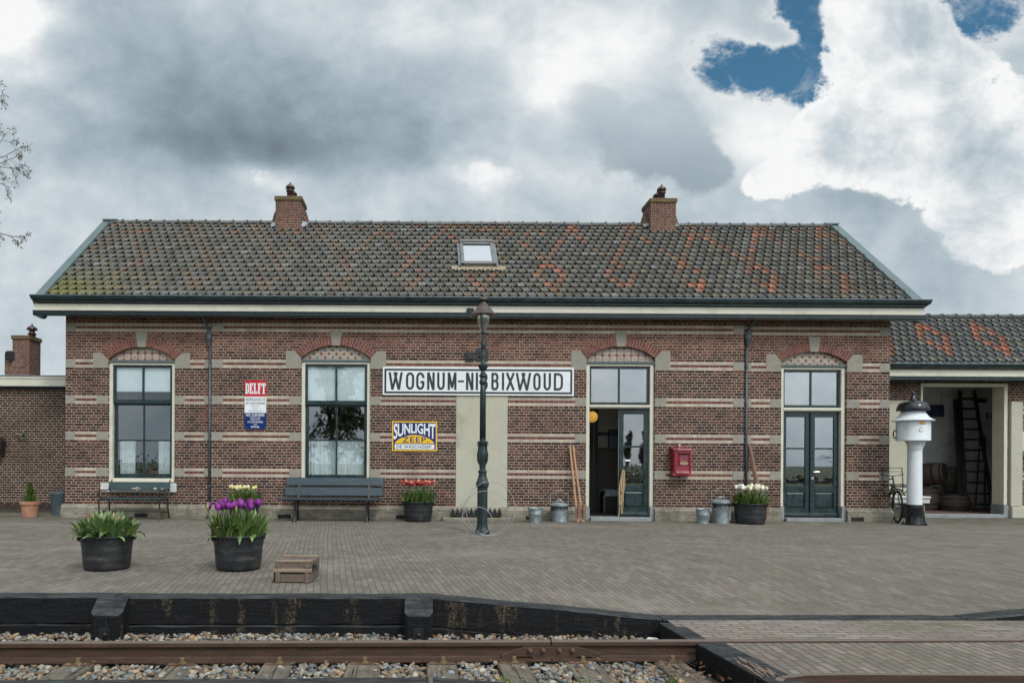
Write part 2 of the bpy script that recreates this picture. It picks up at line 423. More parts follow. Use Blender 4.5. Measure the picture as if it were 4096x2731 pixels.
# paving
def paving(name,L,h,ang=0.,base=((.132,.115,.097),(.206,.18,.154)),along='y',mossy=.4,joint=.0030,fleck=1.):
    m,g=newmat(name); p=g.obj(); x,y,z=g.xyz(p)
    wn=g.noise(p,5,4,.6,out='Color'); wx,wy,_=g.xyz(wn)
    lw=g.noise(p,.35,2,.5,out='Color'); lx,ly,_=g.xyz(lw)
    x1=g.add(g.add(x,g.mul(g.sub(wx,.5),.034)),g.mul(g.sub(lx,.5),.10)); y1=g.add(g.add(y,g.mul(g.sub(wy,.5),.034)),g.mul(g.sub(ly,.5),.10))
    ca,sa=cos(ang),sin(ang)
    a=g.add(g.mul(x1,ca),g.mul(y1,sa)); b=g.sub(g.mul(y1,ca),g.mul(x1,sa))
    u,v=(b,a) if along=='y' else (a,b)
    r=g.div(g.add(v,60.),h); row=g.floor(r); fv=g.fract(r)
    ru=g.add(g.div(g.add(u,60.),L),g.add(g.mul(g.mod(row,2.),.5),g.mul(g.white(g.vec(row,.3,.1)),.22))); cell=g.floor(ru); fu=g.fract(ru)
    du=g.mul(g.mn(fu,g.sub(1.,fu)),L); dv=g.mul(g.mn(fv,g.sub(1.,fv)),h)
    fine=g.noise(p,70,3,.7)
    d=g.add(g.mn(du,dv),g.mul(g.sub(fine,.5),.004))
    mask=g.ss(d,joint-.002,joint+.003)
    rnd=g.white(g.vec(g.add(cell,.3),g.add(row,.7),2.)); rnd2=g.white(g.vec(g.add(row,.3),g.add(cell,.7),5.))
    big=g.noise(p,.5,5,.65,.5); mid=g.noise(p,3,5,.65)
    c=g.mix(g.add(g.mul(rnd,.7),g.mul(g.sub(big,.5),1.1)),base[0],base[1])
    c=g.mix(g.mul(g.gt(rnd2,.88),.3),c,(.19,.125,.105)); c=g.mix(g.mul(g.lt(rnd2,.14),.4),c,(.10,.098,.092))
    c=g.mix(1.,c,g.ramp(g.add(g.mul(mid,.5),g.mul(fine,.5)),[(.33,(.74,.74,.74)),(.67,(1.22,1.22,1.22))]),'MULTIPLY')
    jc=g.mix(g.ss(g.noise(p,1.3,6,.7),.48,.62),(.078,.066,.055),(.082,.084,.042))
    jc=g.mix(mossy,(.078,.066,.055),jc)
    c=g.mix(mask,jc,c)
    dirt=g.ss(g.noise(p,.9,8,.7,.3),.47,.68)
    c=g.mix(g.mul(dirt,.5),c,(.105,.098,.066))
    pale=g.ss(g.noise(g.vscale(p,(.5,1.2,1)),.7,6,.65,.4),.52,.68)
    c=g.mix(g.mul(pale,.35),c,(.26,.23,.195))
    foot=g.mul(g.ss(y,13.9,15.1),g.ss(g.noise(p,2.2,6,.7),.36,.6))  # olive grime along the wall, with contact shade painted into the colour
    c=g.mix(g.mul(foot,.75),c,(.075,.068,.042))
    edge=g.mul(g.ss(y,7.6,6.5),g.ss(g.noise(p,3.2,6,.75),.52,.66))
    c=g.mix(g.mul(edge,.5),c,(.10,.105,.045))
    fl=g.mul(g.ss(g.noise(p,30,3,.8),.69,.74),.6*fleck); c=g.mix(fl,c,(.42,.39,.34))
    fin(g,c,.85,0,g.bump(g.add(mask,g.mul(fine,.4)),.6,.008),.3); return m
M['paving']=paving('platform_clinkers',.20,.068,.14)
M['crosspave']=paving('crossing_clinkers',.21,.075,-.06,((.15,.122,.105),(.25,.205,.178)),joint=.006)
M['crossstrip']=paving('crossing_strip_clinkers',.22,.075,.036,((.185,.15,.13),(.285,.24,.21)),along='x',mossy=.6,joint=.006)

def sleeper_mat(name,base,dark,pale,amt):
    m,g=newmat(name); p=g.obj(); q=g.vscale(p,(1,1,1))
    n=g.noise(g.vscale(p,(9,1.2,9)),3,6,.7,.3); n2=g.noise(p,18,5,.75); b=g.noise(p,1.1,4,.6)
    c=g.ramp(g.add(g.mul(n,.6),g.mul(n2,.4)),[(.3,dark),(.5,base),(.72,pale)])
    c=g.mix(g.mul(g.ss(b,.5,.65),amt),c,dark)
    fin(g,c,.85,0,g.bump(g.add(n,n2),.7,.012),.3); return m
M['sleeper']=sleeper_mat('old_sleeper_wood',(.16,.135,.105),(.045,.037,.03),(.26,.225,.18),.4)
def tarred():
    m,g=newmat('tarred_timber'); p=g.obj(); x,y,z=g.xyz(p)
    n=g.noise(g.vscale(p,(1.2,8,8)),3,6,.7,.3); n2=g.noise(p,22,5,.75)
    c=g.ramp(g.add(g.mul(n,.6),g.mul(n2,.4)),[(.3,(.004,.004,.005)),(.55,(.0095,.0095,.0105)),(.75,(.026,.027,.029))])
    # sandy run-off streaks on the upright faces
    st=g.noise(g.vscale(p,(3.0,3.0,.55)),2.2,6,.7); gr=g.noise(p,38,4,.8)
    sm=g.mul(g.ss(g.add(st,g.mul(g.sub(gr,.5),.25)),.53,.70),g.ss(gr,.40,.58))
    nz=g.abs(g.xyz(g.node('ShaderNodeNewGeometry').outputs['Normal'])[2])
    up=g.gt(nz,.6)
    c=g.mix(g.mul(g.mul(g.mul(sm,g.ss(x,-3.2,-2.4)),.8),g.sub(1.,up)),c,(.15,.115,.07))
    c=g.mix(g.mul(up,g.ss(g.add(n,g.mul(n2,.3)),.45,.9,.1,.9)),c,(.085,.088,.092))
    fin(g,c,g.ss(n2,.3,.7,.6,.9),0,g.bump(g.add(n,n2),1.0,.018),.18); return m
M['tar']=tarred()
M['splinter']=plain('splintered_fresh_wood',(.22,.15,.11),.9,.4,8,stretch=(8,1,8),bump=.8,bd=.01)
def railmat():
    m,g=newmat('rusted_rail_steel'); p=g.obj(); x,y,z=g.xyz(p)
    n=g.noise(g.vscale(p,(.6,5,5)),6,6,.7); n2=g.noise(p,60,4,.7)
    c=g.ramp(g.add(g.mul(n,.6),g.mul(n2,.4)),[(.3,(.022,.013,.009)),(.5,(.050,.026,.016)),(.72,(.105,.055,.033))])
    up=g.gt(g.xyz(g.node('ShaderNodeNewGeometry').outputs['Normal'])[2],.8)
    top=g.mul(up,g.ss(z,-.215,-.2))
    c=g.mix(g.mul(top,.75),c,(.30,.235,.20))
    fin(g,c,g.ss(top,0.,1.,.7,.38),g.mul(top,.6),g.bump(n2,.3,.004),.4); return m
M['rail']=railmat()
M['rust']=plain('rusted_iron',(.10,.05,.03),.75,.4,20,bump=.3,dirt=(.2,.15,.07),dirt_amt=.4,dirt_scale=15)
M['boltmoss']=plain('olive_lichened_bolt',(.15,.11,.05),.8,.3,30,bump=.3)

def groundmat():
    m,g=newmat('ballast_bed_soil'); p=g.obj(); n=g.noise(p,14,6,.75); n2=g.noise(p,50,4,.8)
    c=g.ramp(g.add(g.mul(n,.5),g.mul(n2,.5)),[(.3,(.03,.022,.016)),(.5,(.085,.065,.05)),(.7,(.2,.17,.14))])
    fin(g,c,.95,0,g.bump(n2,.8,.02)); return m
M['soilbed']=groundmat()
def grassmat():
    m,g=newmat('meadow'); p=g.obj(); n=g.noise(p,.05,6,.6); n2=g.noise(p,2,6,.7)
    c=g.ramp(g.add(g.mul(n,.5),g.mul(n2,.5)),[(.3,(.035,.05,.018)),(.6,(.07,.09,.03)),(.8,(.11,.10,.05))])
    fin(g,c,.95); return m
M['grass']=grassmat()

# ------------------------------------------------------------------ camera
cd=bpy.data.cameras.new('camera'); cam=bpy.data.objects.new('camera',cd); C.objects.link(cam)
cd.sensor_width=36; cd.lens=F/2352*36; cd.clip_start=.1; cd.clip_end=6000
cd.shift_x=(1176-VX)/2352; cd.shift_y=(VY-784)/2352
a=ROLL
cam.matrix_world=Matrix(((cos(a),-sin(a),0,0),(0,0,-1,0),(sin(a),cos(a),0,HC),(0,0,0,1)))
bpy.context.scene.camera=cam
sc=bpy.context.scene
sc.view_settings.view_transform='Standard'; sc.view_settings.look='None'; sc.view_settings.exposure=0; sc.view_settings.gamma=1
sc.render.engine='CYCLES'
try:
    sc.cycles.use_denoising=True; sc.cycles.max_bounces=8; sc.cycles.transparent_max_bounces=16
except Exception: pass

# ------------------------------------------------------------------ sky and sun
SUN_EL,SUN_ROT=radians(48),radians(155)   # high, behind and to the right of the photographer
wd=bpy.data.worlds.new('World'); sc.world=wd; wd.use_nodes=True
nt=wd.node_tree; nt.nodes.clear(); g=G(nt)
sky=g.node('ShaderNodeTexSky',sky_type='NISHITA'); sky.sun_disc=False; sky.sun_elevation=SUN_EL; sky.sun_rotation=SUN_ROT
sky.air_density=1.0; sky.dust_density=.3; sky.ozone_density=2.5
dirv=g.node('ShaderNodeTexCoord').outputs['Generated']
x,y,z=g.xyz(dirv); yc=g.mx(g.abs(y),.28)
U=g.add(9.83,g.mul(g.div(x,yc),16.)); V=g.sub(10.65,g.mul(g.div(z,yc),16.))
nv=g.vec(g.div(x,yc),g.mul(y,.15),g.mul(g.div(z,yc),1.25))
w1=g.xyz(g.noise(nv,2.6,4,.5,out='Color')); w2=g.xyz(g.noise(nv,8,8,.6,out='Color'))
Uw=g.add(g.add(U,g.mul(g.sub(w1[0],.5),2.2)),g.mul(g.sub(w2[0],.5),1.5))
Vw=g.add(g.add(V,g.mul(g.sub(w1[1],.5),1.8)),g.mul(g.sub(w2[1],.5),1.5))
Us=g.add(U,g.mul(g.sub(w1[0],.5),1.6)); Vs=g.add(V,g.mul(g.sub(w1[1],.5),1.2))
def gauss(u0,v0,ru,rv,soft=False):
    a=g.div(g.sub(Us if soft else Uw,u0),ru); b=g.div(g.sub(Vs if soft else Vw,v0),rv)
    r2=g.add(g.mul(a,a),g.mul(b,b))
    return g.m('EXPONENT',g.mul(r2,-1.))
def total(lst):
    t=None
    for w,*p in lst:
        q=g.mul(gauss(*p),w); t=q if t is None else g.add(t,q)
    return t
fb=g.noise(nv,3.6,10,.56,.15); fb2=g.noise(nv,15,8,.6,.2)
S_=True
t=total([(-.40,5.8,2.8,4.2,1.4,S_),(-.22,5.6,3.4,3.4,.55,S_),(-.14,3.2,1.4,1.7,1.5,S_),(.75,.2,.5,1.0,1.1),(.14,9.3,.6,2.0,1.0,S_),(.26,13.2,1.2,2.0,1.1,S_),(.26,12.4,2.0,.8,.4),(.36,10.6,4.0,1.6,.6),(.32,5.8,4.0,.8,.35),
   (.30,17.2,3.3,1.4,1.0),(-.20,19.6,4.7,1.7,.7,S_),(-.08,22.0,6.2,2.5,.7,S_),(.38,22.8,4.4,1.5,.9),(.05,2.0,5.0,3,1.4,S_),(.10,9.2,4.9,1.6,.5)])
t=g.add(t,g.add(g.mul(g.sub(fb,.5),1.0),g.mul(g.sub(fb2,.5),.42))); t=g.add(t,.67)
CR=[(0,(.165,.215,.25)),(.25,(.255,.33,.38)),(.5,(.41,.495,.55)),(.72,(.60,.665,.705)),(.88,(.80,.825,.84)),(1,(.93,.935,.94))]
cl=g.ramp(t,CR)
mid=g.noise(nv,6,10,.6,.1); fine=g.noise(nv,20,8,.65)
edge=g.add(g.mul(g.sub(mid,.5),2.4),g.mul(g.sub(fine,.5),1.0))
# gap of blue sky
hg=total([(1.1,17.0,1.5,1.3,1.0,S_),(1.0,18.5,.4,.85,.9,S_),(1.0,22.8,.1,1.6,.8,S_),(.9,18.5,1.9,.6,.8,S_),(-.55,17.7,.7,.8,.35)])
hole=g.add(hg,g.mul(edge,g.ss(hg,.05,.5)))
hm=g.ss(hole,.38,.66)
wisp=g.mul(g.ss(g.noise(nv,11,9,.68,.5),.47,.66),g.ss(hole,1.5,.5,.25,1.))
hm=g.mul(hm,g.sub(1.,g.mul(wisp,.75)))
rim=g.mul(g.mul(g.ss(hole,.0,.40),g.ss(hg,.08,.4)),g.sub(1.,hm))
cl=g.mix(g.mul(rim,.55),cl,(.84,.855,.865))
# grey cloud in front, lit edge to its right
gb=g.add(total([(1.,14.6,3.4,1.6,1.2,S_),(.8,15.9,4.0,.7,.55,S_),(.7,13.3,2.2,.8,.7,S_)]),g.mul(edge,.8))
gm=g.mul(g.ss(gb,.34,.72),g.ss(g.add(U,g.mul(edge,1.5)),10.6,15.2))
gc=g.ramp(g.add(g.ss(V,1.8,4.6,.62,.30),g.mul(g.sub(mid,.5),.35)),CR)
cl=g.mix(g.mul(gm,.85),cl,gc)
# tall white cumulus on the right
cg=total([(1.25,20.2,.8,1.3,2.4,S_),(1.15,22.4,2.9,1.9,1.6,S_),(1.0,19.0,3.2,1.2,1.0,S_),(.8,23.2,5.0,1.5,1.1,S_),(.55,17.4,4.4,.9,.7,S_),(.42,10.6,4.0,1.5,.6,S_),(.42,5.8,4.0,.8,.4,S_)])
cu=g.add(cg,g.mul(edge,g.ss(cg,.05,.5)))
cm=g.mul(g.ss(cu,.40,.56),g.ss(cg,.10,.38))
cc=g.ramp(g.add(g.add(g.mul(g.ss(cu,.4,1.5),-.16),.97),g.mul(g.sub(g.noise(nv,7,9,.62,.2),.5),1.5)),CR)
skyc=g.mix(1.,sky.outputs[0],(.60,1.0,.98,1),'MULTIPLY')
# clouds glow towards the hidden sun, high behind the photographer
sv=g.node('ShaderNodeVectorMath',operation='DOT_PRODUCT'); g.L.new(dirv,sv.inputs[0]); sv.inputs[1].default_value=(sin(SUN_ROT)*cos(SUN_EL),cos(SUN_ROT)*cos(SUN_EL),sin(SUN_EL))
glow=g.ss(sv.outputs['Value'],.52,1.0,10.,40.)
gv=g.vec(glow,glow,glow)
mixd=g.mix(hm,g.vscale(cl,gv),skyc)
mixd=g.mix(cm,mixd,g.vscale(cc,gv))
bg=g.node('ShaderNodeBackground'); g.L.new(mixd,bg.inputs[0]); bg.inputs[1].default_value=.1
wo=g.node('ShaderNodeOutputWorld'); g.L.new(bg.outputs[0],wo.inputs[0])
sd=bpy.data.lights.new('sun','SUN'); sd.energy=1.5; sd.angle=radians(10); sd.color=(1,.95,.87)
so=bpy.data.objects.new('sun',sd); C.objects.link(so)
# nishita: rotation measured from +Y, clockwise seen from above
sdir=Vector((sin(SUN_ROT)*cos(SUN_EL),cos(SUN_ROT)*cos(SUN_EL),sin(SUN_EL)))
so.rotation_euler=sdir.to_track_quat('Z','Y').to_euler()
so.location=(20,-30,40)
# ------------------------------------------------------------------ platform, crossing, ground
def sstep(t): t=max(0,min(1,t)); return t*t*(3-2*t)
def kerb_y(X): return 6.27+.018*X            # front face of the platform edge
def drop(X):
    if X<.05: return 0.
    if X<2.13: return .185*(X-.05)/2.08
    if X<4.93: return .185
    return .185*max(0,1-(X-4.93)/2.2)
def plat_z(X,Y):
    d=(Y-kerb_y(X)-.19)/2.3
    k=1-sstep(d)
    X2=X
    # soften along x
    dd=sum(drop(X2+o) for o in (-.3,-.15,0,.15,.3))/5 if d>.05 else drop(X2)
    return -dd*k
def grid(name,xs,ys_fn,n,zfn,mat):
    b=MB(); rows=[]
    for X in xs:
        y0,y1=ys_fn(X); rows.append([len(b.v)+j for j in range(n+1)])
        for j in range(n+1):
            Y=y0+(y1-y0)*(j/n)**1.6; b.v.append((X,Y,zfn(X,Y)))
    for i in range(len(xs)-1):
        for j in range(n): b.face((rows[i][j],rows[i+1][j],rows[i+1][j+1],rows[i][j+1]))
    return b.build(name,mat,smooth=True)
xs=[-30,-20,-14]+[-10+.2*i for i in range(101)]+[14,20,30]
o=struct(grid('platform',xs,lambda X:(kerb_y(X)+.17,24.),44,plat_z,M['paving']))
# ground to the horizon, lower than the platform, and the track bed
b=MB(); b.poly([(-3000,-3000,-.62),(3000,-3000,-.62),(3000,3000,-.62),(-3000,3000,-.62)]); struct(b.build('ground',M['grass']))
b=MB(); nx,ny=90,30
for i in range(nx+1):
    for j in range(ny+1):
        X=-14+28*i/nx; Y=-2.+ (kerb_y(X)+.06+2.)*j/ny
        b.v.append((X,Y,-.405+.012*sin(X*3.1+Y*4)+.01*sin(X*7-Y*5)))
for i in range(nx):
    for j in range(ny):
        q=i*(ny+1)+j; b.face((q,q+ny+1,q+ny+2,q+1))
struct(b.build('track_bed',M['soilbed'],smooth=True))

RTH=.034
def rail_y(X): return 5.53+RTH*X          # centre line of the rail
# crossing: brick strip between kerb and rail, brick field between the rail and the inner edge
ZC=-.197
b=MB(); n=30
for i in range(n):
    X0=2.17+i*(11.-2.17)/n; X1=2.17+(i+1)*(11.-2.17)/n
    b.poly([(X0,rail_y(X0)+.045,ZC),(X1,rail_y(X1)+.045,ZC),(X1,kerb_y(X1)-.005,ZC+.008),(X0,kerb_y(X0)-.005,ZC+.008)])
struct(b.build('crossing_strip',M['crossstrip']))
b=MB()
for i in range(n):
    X0=2.30+i*(11.-2.30)/n; X1=2.30+(i+1)*(11.-2.30)/n
    b.poly([(X0+(.11 if i==0 else 0),4.655+.01*(X0-2.4),ZC-.002),(X1,4.655+.01*(X1-2.4),ZC-.002),(X1,rail_y(X1)-.085,ZC),(X0,rail_y(X0)-.085,ZC)])
struct(b.build('crossing_pavement',M['crosspave']))

# ------------------------------------------------------------------ timber edging of the platform
def beam(name,pts,w,zt,zb,label,cat='timber beam',group=None,sag=.006,seed=0,mat='tar',slope=0):
    """beam following front-edge points (x,y); zt / zb: functions of x for top and bottom"""
    r=random.Random(seed); b=MB(); n=len(pts)
    for k,(X,Y) in enumerate(pts):
        t=zt(X)+r.uniform(-sag,sag)*.6; q=zb(X)+r.uniform(-sag,sag)*.6; e=r.uniform(-sag,sag)
        c=.014
        b.v+=[(X,Y+e,q),(X,Y+e,t-c),(X,Y+e+c,t),(X,Y+w-c,t+slope),(X,Y+w,t-c+slope),(X,Y+w,q)]
    for k in range(n-1):
        for j in range(6):
            j2=(j+1)%6; b.face((k*6+j,k*6+j2,(k+1)*6+j2,(k+1)*6+j))
    b.face([5,4,3,2,1,0]); b.face([(n-1)*6+j for j in range(6)])
    o=b.build(name,M[mat]); return tag(o,label,cat,group)
def kpts(x0,x1,dy=0,n=18): return [(x0+(x1-x0)*i/n,kerb_y(x0+(x1-x0)*i/n)+dy) for i in range(n+1)]
GB='timbers edging the platform'
P1,P2=-2.80,-.075      # centre lines of the two posts
beam('timber_beam',kpts(-5.2,P1,0),.2,lambda X:.012,lambda X:-.225,'upper black edging beam left of both timber posts, below the red-budded tub',group=GB,seed=1)
beam('timber_beam',kpts(-5.2,P1,.004),.2,lambda X:-.236,lambda X:-.50,'lower black edging beam left of both timber posts, resting in the gravel',group=GB,seed=2)
beam('timber_beam',kpts(P1+.005,P2,0),.2,lambda X:.010,lambda X:-.232,'upper edging beam with sandy run-off stains, between the two timber posts',group=GB,seed=3)
beam('timber_beam',kpts(P1+.005,P2,.004),.2,lambda X:-.243,lambda X:-.50,'lower edging beam with sandy stains, between the two timber posts',group=GB,seed=4)
zr=lambda X:.012-.190*max(0,(X-.05))/2.08
beam('timber_beam',kpts(P2+.005,2.13,0),.2,zr,lambda X:zr(X)-.262,'black edging beam sloping down to the right from the right-hand timber post',group=GB,seed=5)
beam('timber_beam',kpts(P2+.005,1.6,.006),.18,lambda X:min(-.26,zr(X)-.27),lambda X:-.55,'thin wedge of lower timber under the sloping edging beam',group=GB,seed=6)
beam('timber_beam',kpts(2.14,4.93,0),.185,lambda X:-.178,lambda X:-.45,'flat grey edging timber level with the brick crossing',group=GB,seed=7)
beam('timber_beam',kpts(4.94,9.5,0),.2,lambda X:-.178+.185*min(1,(X-4.93)/2.2),lambda X:-.45,'edging timber rising again at the right end of the brick crossing',group=GB,seed=8)
def post(x,label,w,seed):
    t=thing('timber_post',label,'timber post',(x,kerb_y(x)-.16,-.5),0,'timber posts along the platform edge')
    b=MB(); c=.03; h=.5
    # slanting top, chamfered front corners
    prof=[(-w/2,0.16),(-w/2,c),(-w/2+c,0),(w/2-c,0),(w/2,c),(w/2,.16)]
    zz=[h+.012,h-.10,h-.125,h-.125,h-.10,h+.012]
    n=6; b.v+=[(p[0],p[1],-.2) for p in prof]+[(p[0],p[1],z) for p,z in zip(prof,zz)]
    for i in range(n):
        j=(i+1)%n; b.face((i,j,n+j,n+i))
    b.face((n+0,n+1,n+4,n+5)); b.face((n+1,n+2,n+3,n+4)); b.face(list(range(n-1,-1,-1)))
    b.build('shaft',M['tar'],t)
    b=MB(); b.box(.0-.05,.05,-.012,0,.165,.275); pl=b.build('bolt_plate',M['iron'],t)
    b=MB(); b.lathe([(.018,0),(.018,.012),(.010,.016),(.010,.026),(0,.028)],k=6); b.xf(Matrix.Translation((.005,-.012,.215))@Matrix.Rotation(radians(90),4,'X')); b.build('bolt',M['iron'],pl)
    b=MB(); b.box(.006,.012,-.004,.02,.0,h-.13); b.build('crack',M['dark'],t)
    return t
post(P1,'black tarred post with slanted top, in front of the tub of red tulip buds',.275,1)
post(P2,'black tarred post with slanted top, right one, where the edging starts to slope',.25,2)

# ------------------------------------------------------------------ rail, joint, sleepers
def railprof(): # (y,z) with head top at z=-.190
    t=-.190
    h=[(-.020,0),(-.032,-.004),(-.036,-.012),(-.036,-.036),(-.012,-.046),(-.008,-.058),(-.008,-.118),(-.014,-.132),(-.0625,-.145),(-.0625,-.156)]
    p=[(y,t+z) for y,z in h]+[(-y,t+z) for y,z in reversed(h)]
    return p
def railpiece(x0,x1,label):
    b=MB(); pr=railprof()
    b.prism(pr,'x',0,x1-x0)
    Mx=Matrix.Translation((x0,rail_y(x0),0))@Matrix.Rotation(atan2(RTH,1),4,'Z'); b.xf(Mx)
    o=b.build('rail',M['rail']); return tag(o,label,'rail','rails of the near track')
XJ=WX(1268,5.55)
rl=railpiece(-9,XJ-.003,'rusty rail running from the left edge to the bolted joint')
rr=railpiece(XJ+.003,11.5,'rusty rail from the bolted joint into the brick crossing')
def onrail(x,y,z): return (x-RTH*y,rail_y(x)+y,z)
# fishplate
f0,f1=WX(1154,5.5),WX(1384,5.5); fl=f1-f0; t=-.190
fp=thing('fishplate','rusty bolted plate joining the two rail ends','fishplate',(f0,rail_y(f0),-.345),atan2(RTH,1))
b=MB(); zb=.345
pr=[(0,zb-.345),(0,zb-.300),(.18,zb-.232),(fl-.18,zb-.232),(fl-.0,zb-.288),(fl,zb-.345),(fl-.06,zb-.345),(fl-.07,zb-.318),(fl-.18,zb-.312),(fl-.20,zb-.336),(.26,zb-.336),(.24,zb-.312),(.10,zb-.312),(.08,zb-.345)]
b.prism(pr,'y',-.036,-.010); b.build('plate',M['rail'],fp,bevel=.003)
for px in (1220,1251,1288,1319):
    xx=WX(px,5.5)-f0; b=MB()
    b.lathe([(.020,0),(.020,.016),(.012,.018),(.012,.034),(.0,.036)],k=6); b.xf(Matrix.Translation((xx,-.036,.085))@Matrix.Rotation(radians(90),4,'X')@Matrix.Rotation(random.random(),4,'Z'))
    b.build('bolt',M['rust'],fp)
def sleeper(px,label,w=.235,y0=3.2,shade=0,seed=0):
    x=WX(px,5.46); r=random.Random(seed)
    t=thing('sleeper',label,'sleeper',(x,rail_y(x),-.52),atan2(RTH,1)+r.uniform(-.03,.03),'old wooden sleepers')
    b=MB(); n=26; L0,L1=-2.2,.50
    for i in range(n+1):
        y=L0+(L1-L0)*i/n; a=r.uniform(-.006,.006)
        b.v+=[(-w/2+a,y,0),(-w/2+a,y,.160),(-w/2+.012+a,y,.172+r.uniform(-.002,.002)),(w/2-.012+a,y,.172+r.uniform(-.003,.002)),(w/2+a,y,.160),(w/2+a,y,0)]
    for k in range(n):
        for j in range(6):
            j2=(j+1)%6; b.face((k*6+j,k*6+j2,(k+1)*6+j2,(k+1)*6+j))
    b.face([5,4,3,2,1,0]); b.face([n*6+j for j in range(6)])
    b.build('timber',M['sleeper'],t)
    b=MB(); 
    for q in range(3):
        xx=r.uniform(-.08,.08); yy=r.uniform(-.8,-.2); b.box(xx,xx+.006,yy,yy+r.uniform(.15,.4),.170,.1745)
    b.build('crack',M['dark'],t)
    b=MB(); b.box(-.10,.10,-.115,.115,.173,.181); pl=b.build('tie_plate',M['rust'],t,bevel=.002)
    for sy in (-1,1):
        b=MB(); b.lathe([(.030,.181),(.030,.189),(.016,.191),(.014,.215),(0,.217)],c=(.01,sy*.088,0),k=8); b.box(-.004,.024,sy*.088-.014,sy*.088+.014,.21,.226)
        b.build('screw_spike',M['boltmoss'],pl)
    return t
sl=[(-25,'leftmost old sleeper, cut by the left edge'),(195,'second wooden sleeper from the left, weathered grey-brown'),(426,'wooden sleeper left of the crate, third from the left'),
    (644,'wooden sleeper in line with the crate, fourth from the left'),(838,'split wooden sleeper left of the right-hand timber post'),(1017,'wooden sleeper right of the right-hand timber post, left of the joint'),
    (1180,'dark brown sleeper under the left end of the bolted rail joint'),(1339,'sleeper under the right end of the bolted rail joint'),(1548,'dark sleeper beside the black timber of the crossing')]
for i,(px,l) in enumerate(sl): sleeper(px,l,seed=i+3,w=.235+.03*(i in (4,7)))
# inner guard timbers at the bottom edge
beam('guard_timber',[(-6+6.0*i/20,4.44+.042*(-6+6.0*i/20)) for i in range(21)],.2,lambda X:-.205,lambda X:-.36,'long black timber lying across the sleepers at the lower left edge','timber beam','guard timbers inside the track',seed=11)
beam('guard_timber',[(.04+2.0*i/16,4.44+.03*i*2/16) for i in range(17)],.2,lambda X:-.200-.075*X,lambda X:-.40,'black timber at the bottom edge dipping to the right, under the rail joint','timber beam','guard timbers inside the track',seed=12)
# crossing end timbers
def blk(name,pts,zt,zb,label,mat='tar'):
    b=MB(); n=len(pts); c=.012
    b.prism(pts,'z',zb,zt); o=b.build(name,M[mat],bevel=.016,seg=2); return o
o=blk('crossing_timber',[(2.215,4.52),(2.47,4.50),(2.365,rail_y(2.36)-.075),(2.125,rail_y(2.12)-.075)],-.192,-.47,'x'); tag(o,'big black timber with splintered top at the near left corner of the crossing','timber beam')
b=MB(); r=random.Random(5)
for i in range(34):
    u=r.random(); y=4.62+.36*u; xm=2.20+.02*(1-u)+ (r.random()**1.5)*.16*(1-.4*u); b.bar((xm,y,-.1895),(xm+r.uniform(-.006,.006),y+r.uniform(.05,.13),-.1895+r.uniform(0,.004)),r.uniform(.004,.012),.006)
sp=b.build('splintered_patch',M['splinter'],o,world=False)
o=blk('crossing_timber',[(2.10,5.60+.03),(2.27,5.60+.04),(2.27,6.235),(2.07,6.235)],-.192,-.47,'x'); tag(o,'short black timber between the rail and the platform edge at the crossing','timber beam')
# flared inner edge rail of the crossing
b=MB()
path=[(2.24,4.44,-.30),(2.27,4.53,-.235),(2.34,4.585,-.205),(2.5,4.612,-.195)]+[(2.8+.9*i,4.625+.004*i,-.193) for i in range(11)]
for (p,q) in zip(path,path[1:]):
    b.bar(p,q,.05,.055)
o=b.build('edge_rail',M['rail']); tag(o,'rusty flared steel edge rail along the near side of the brick crossing','rail')

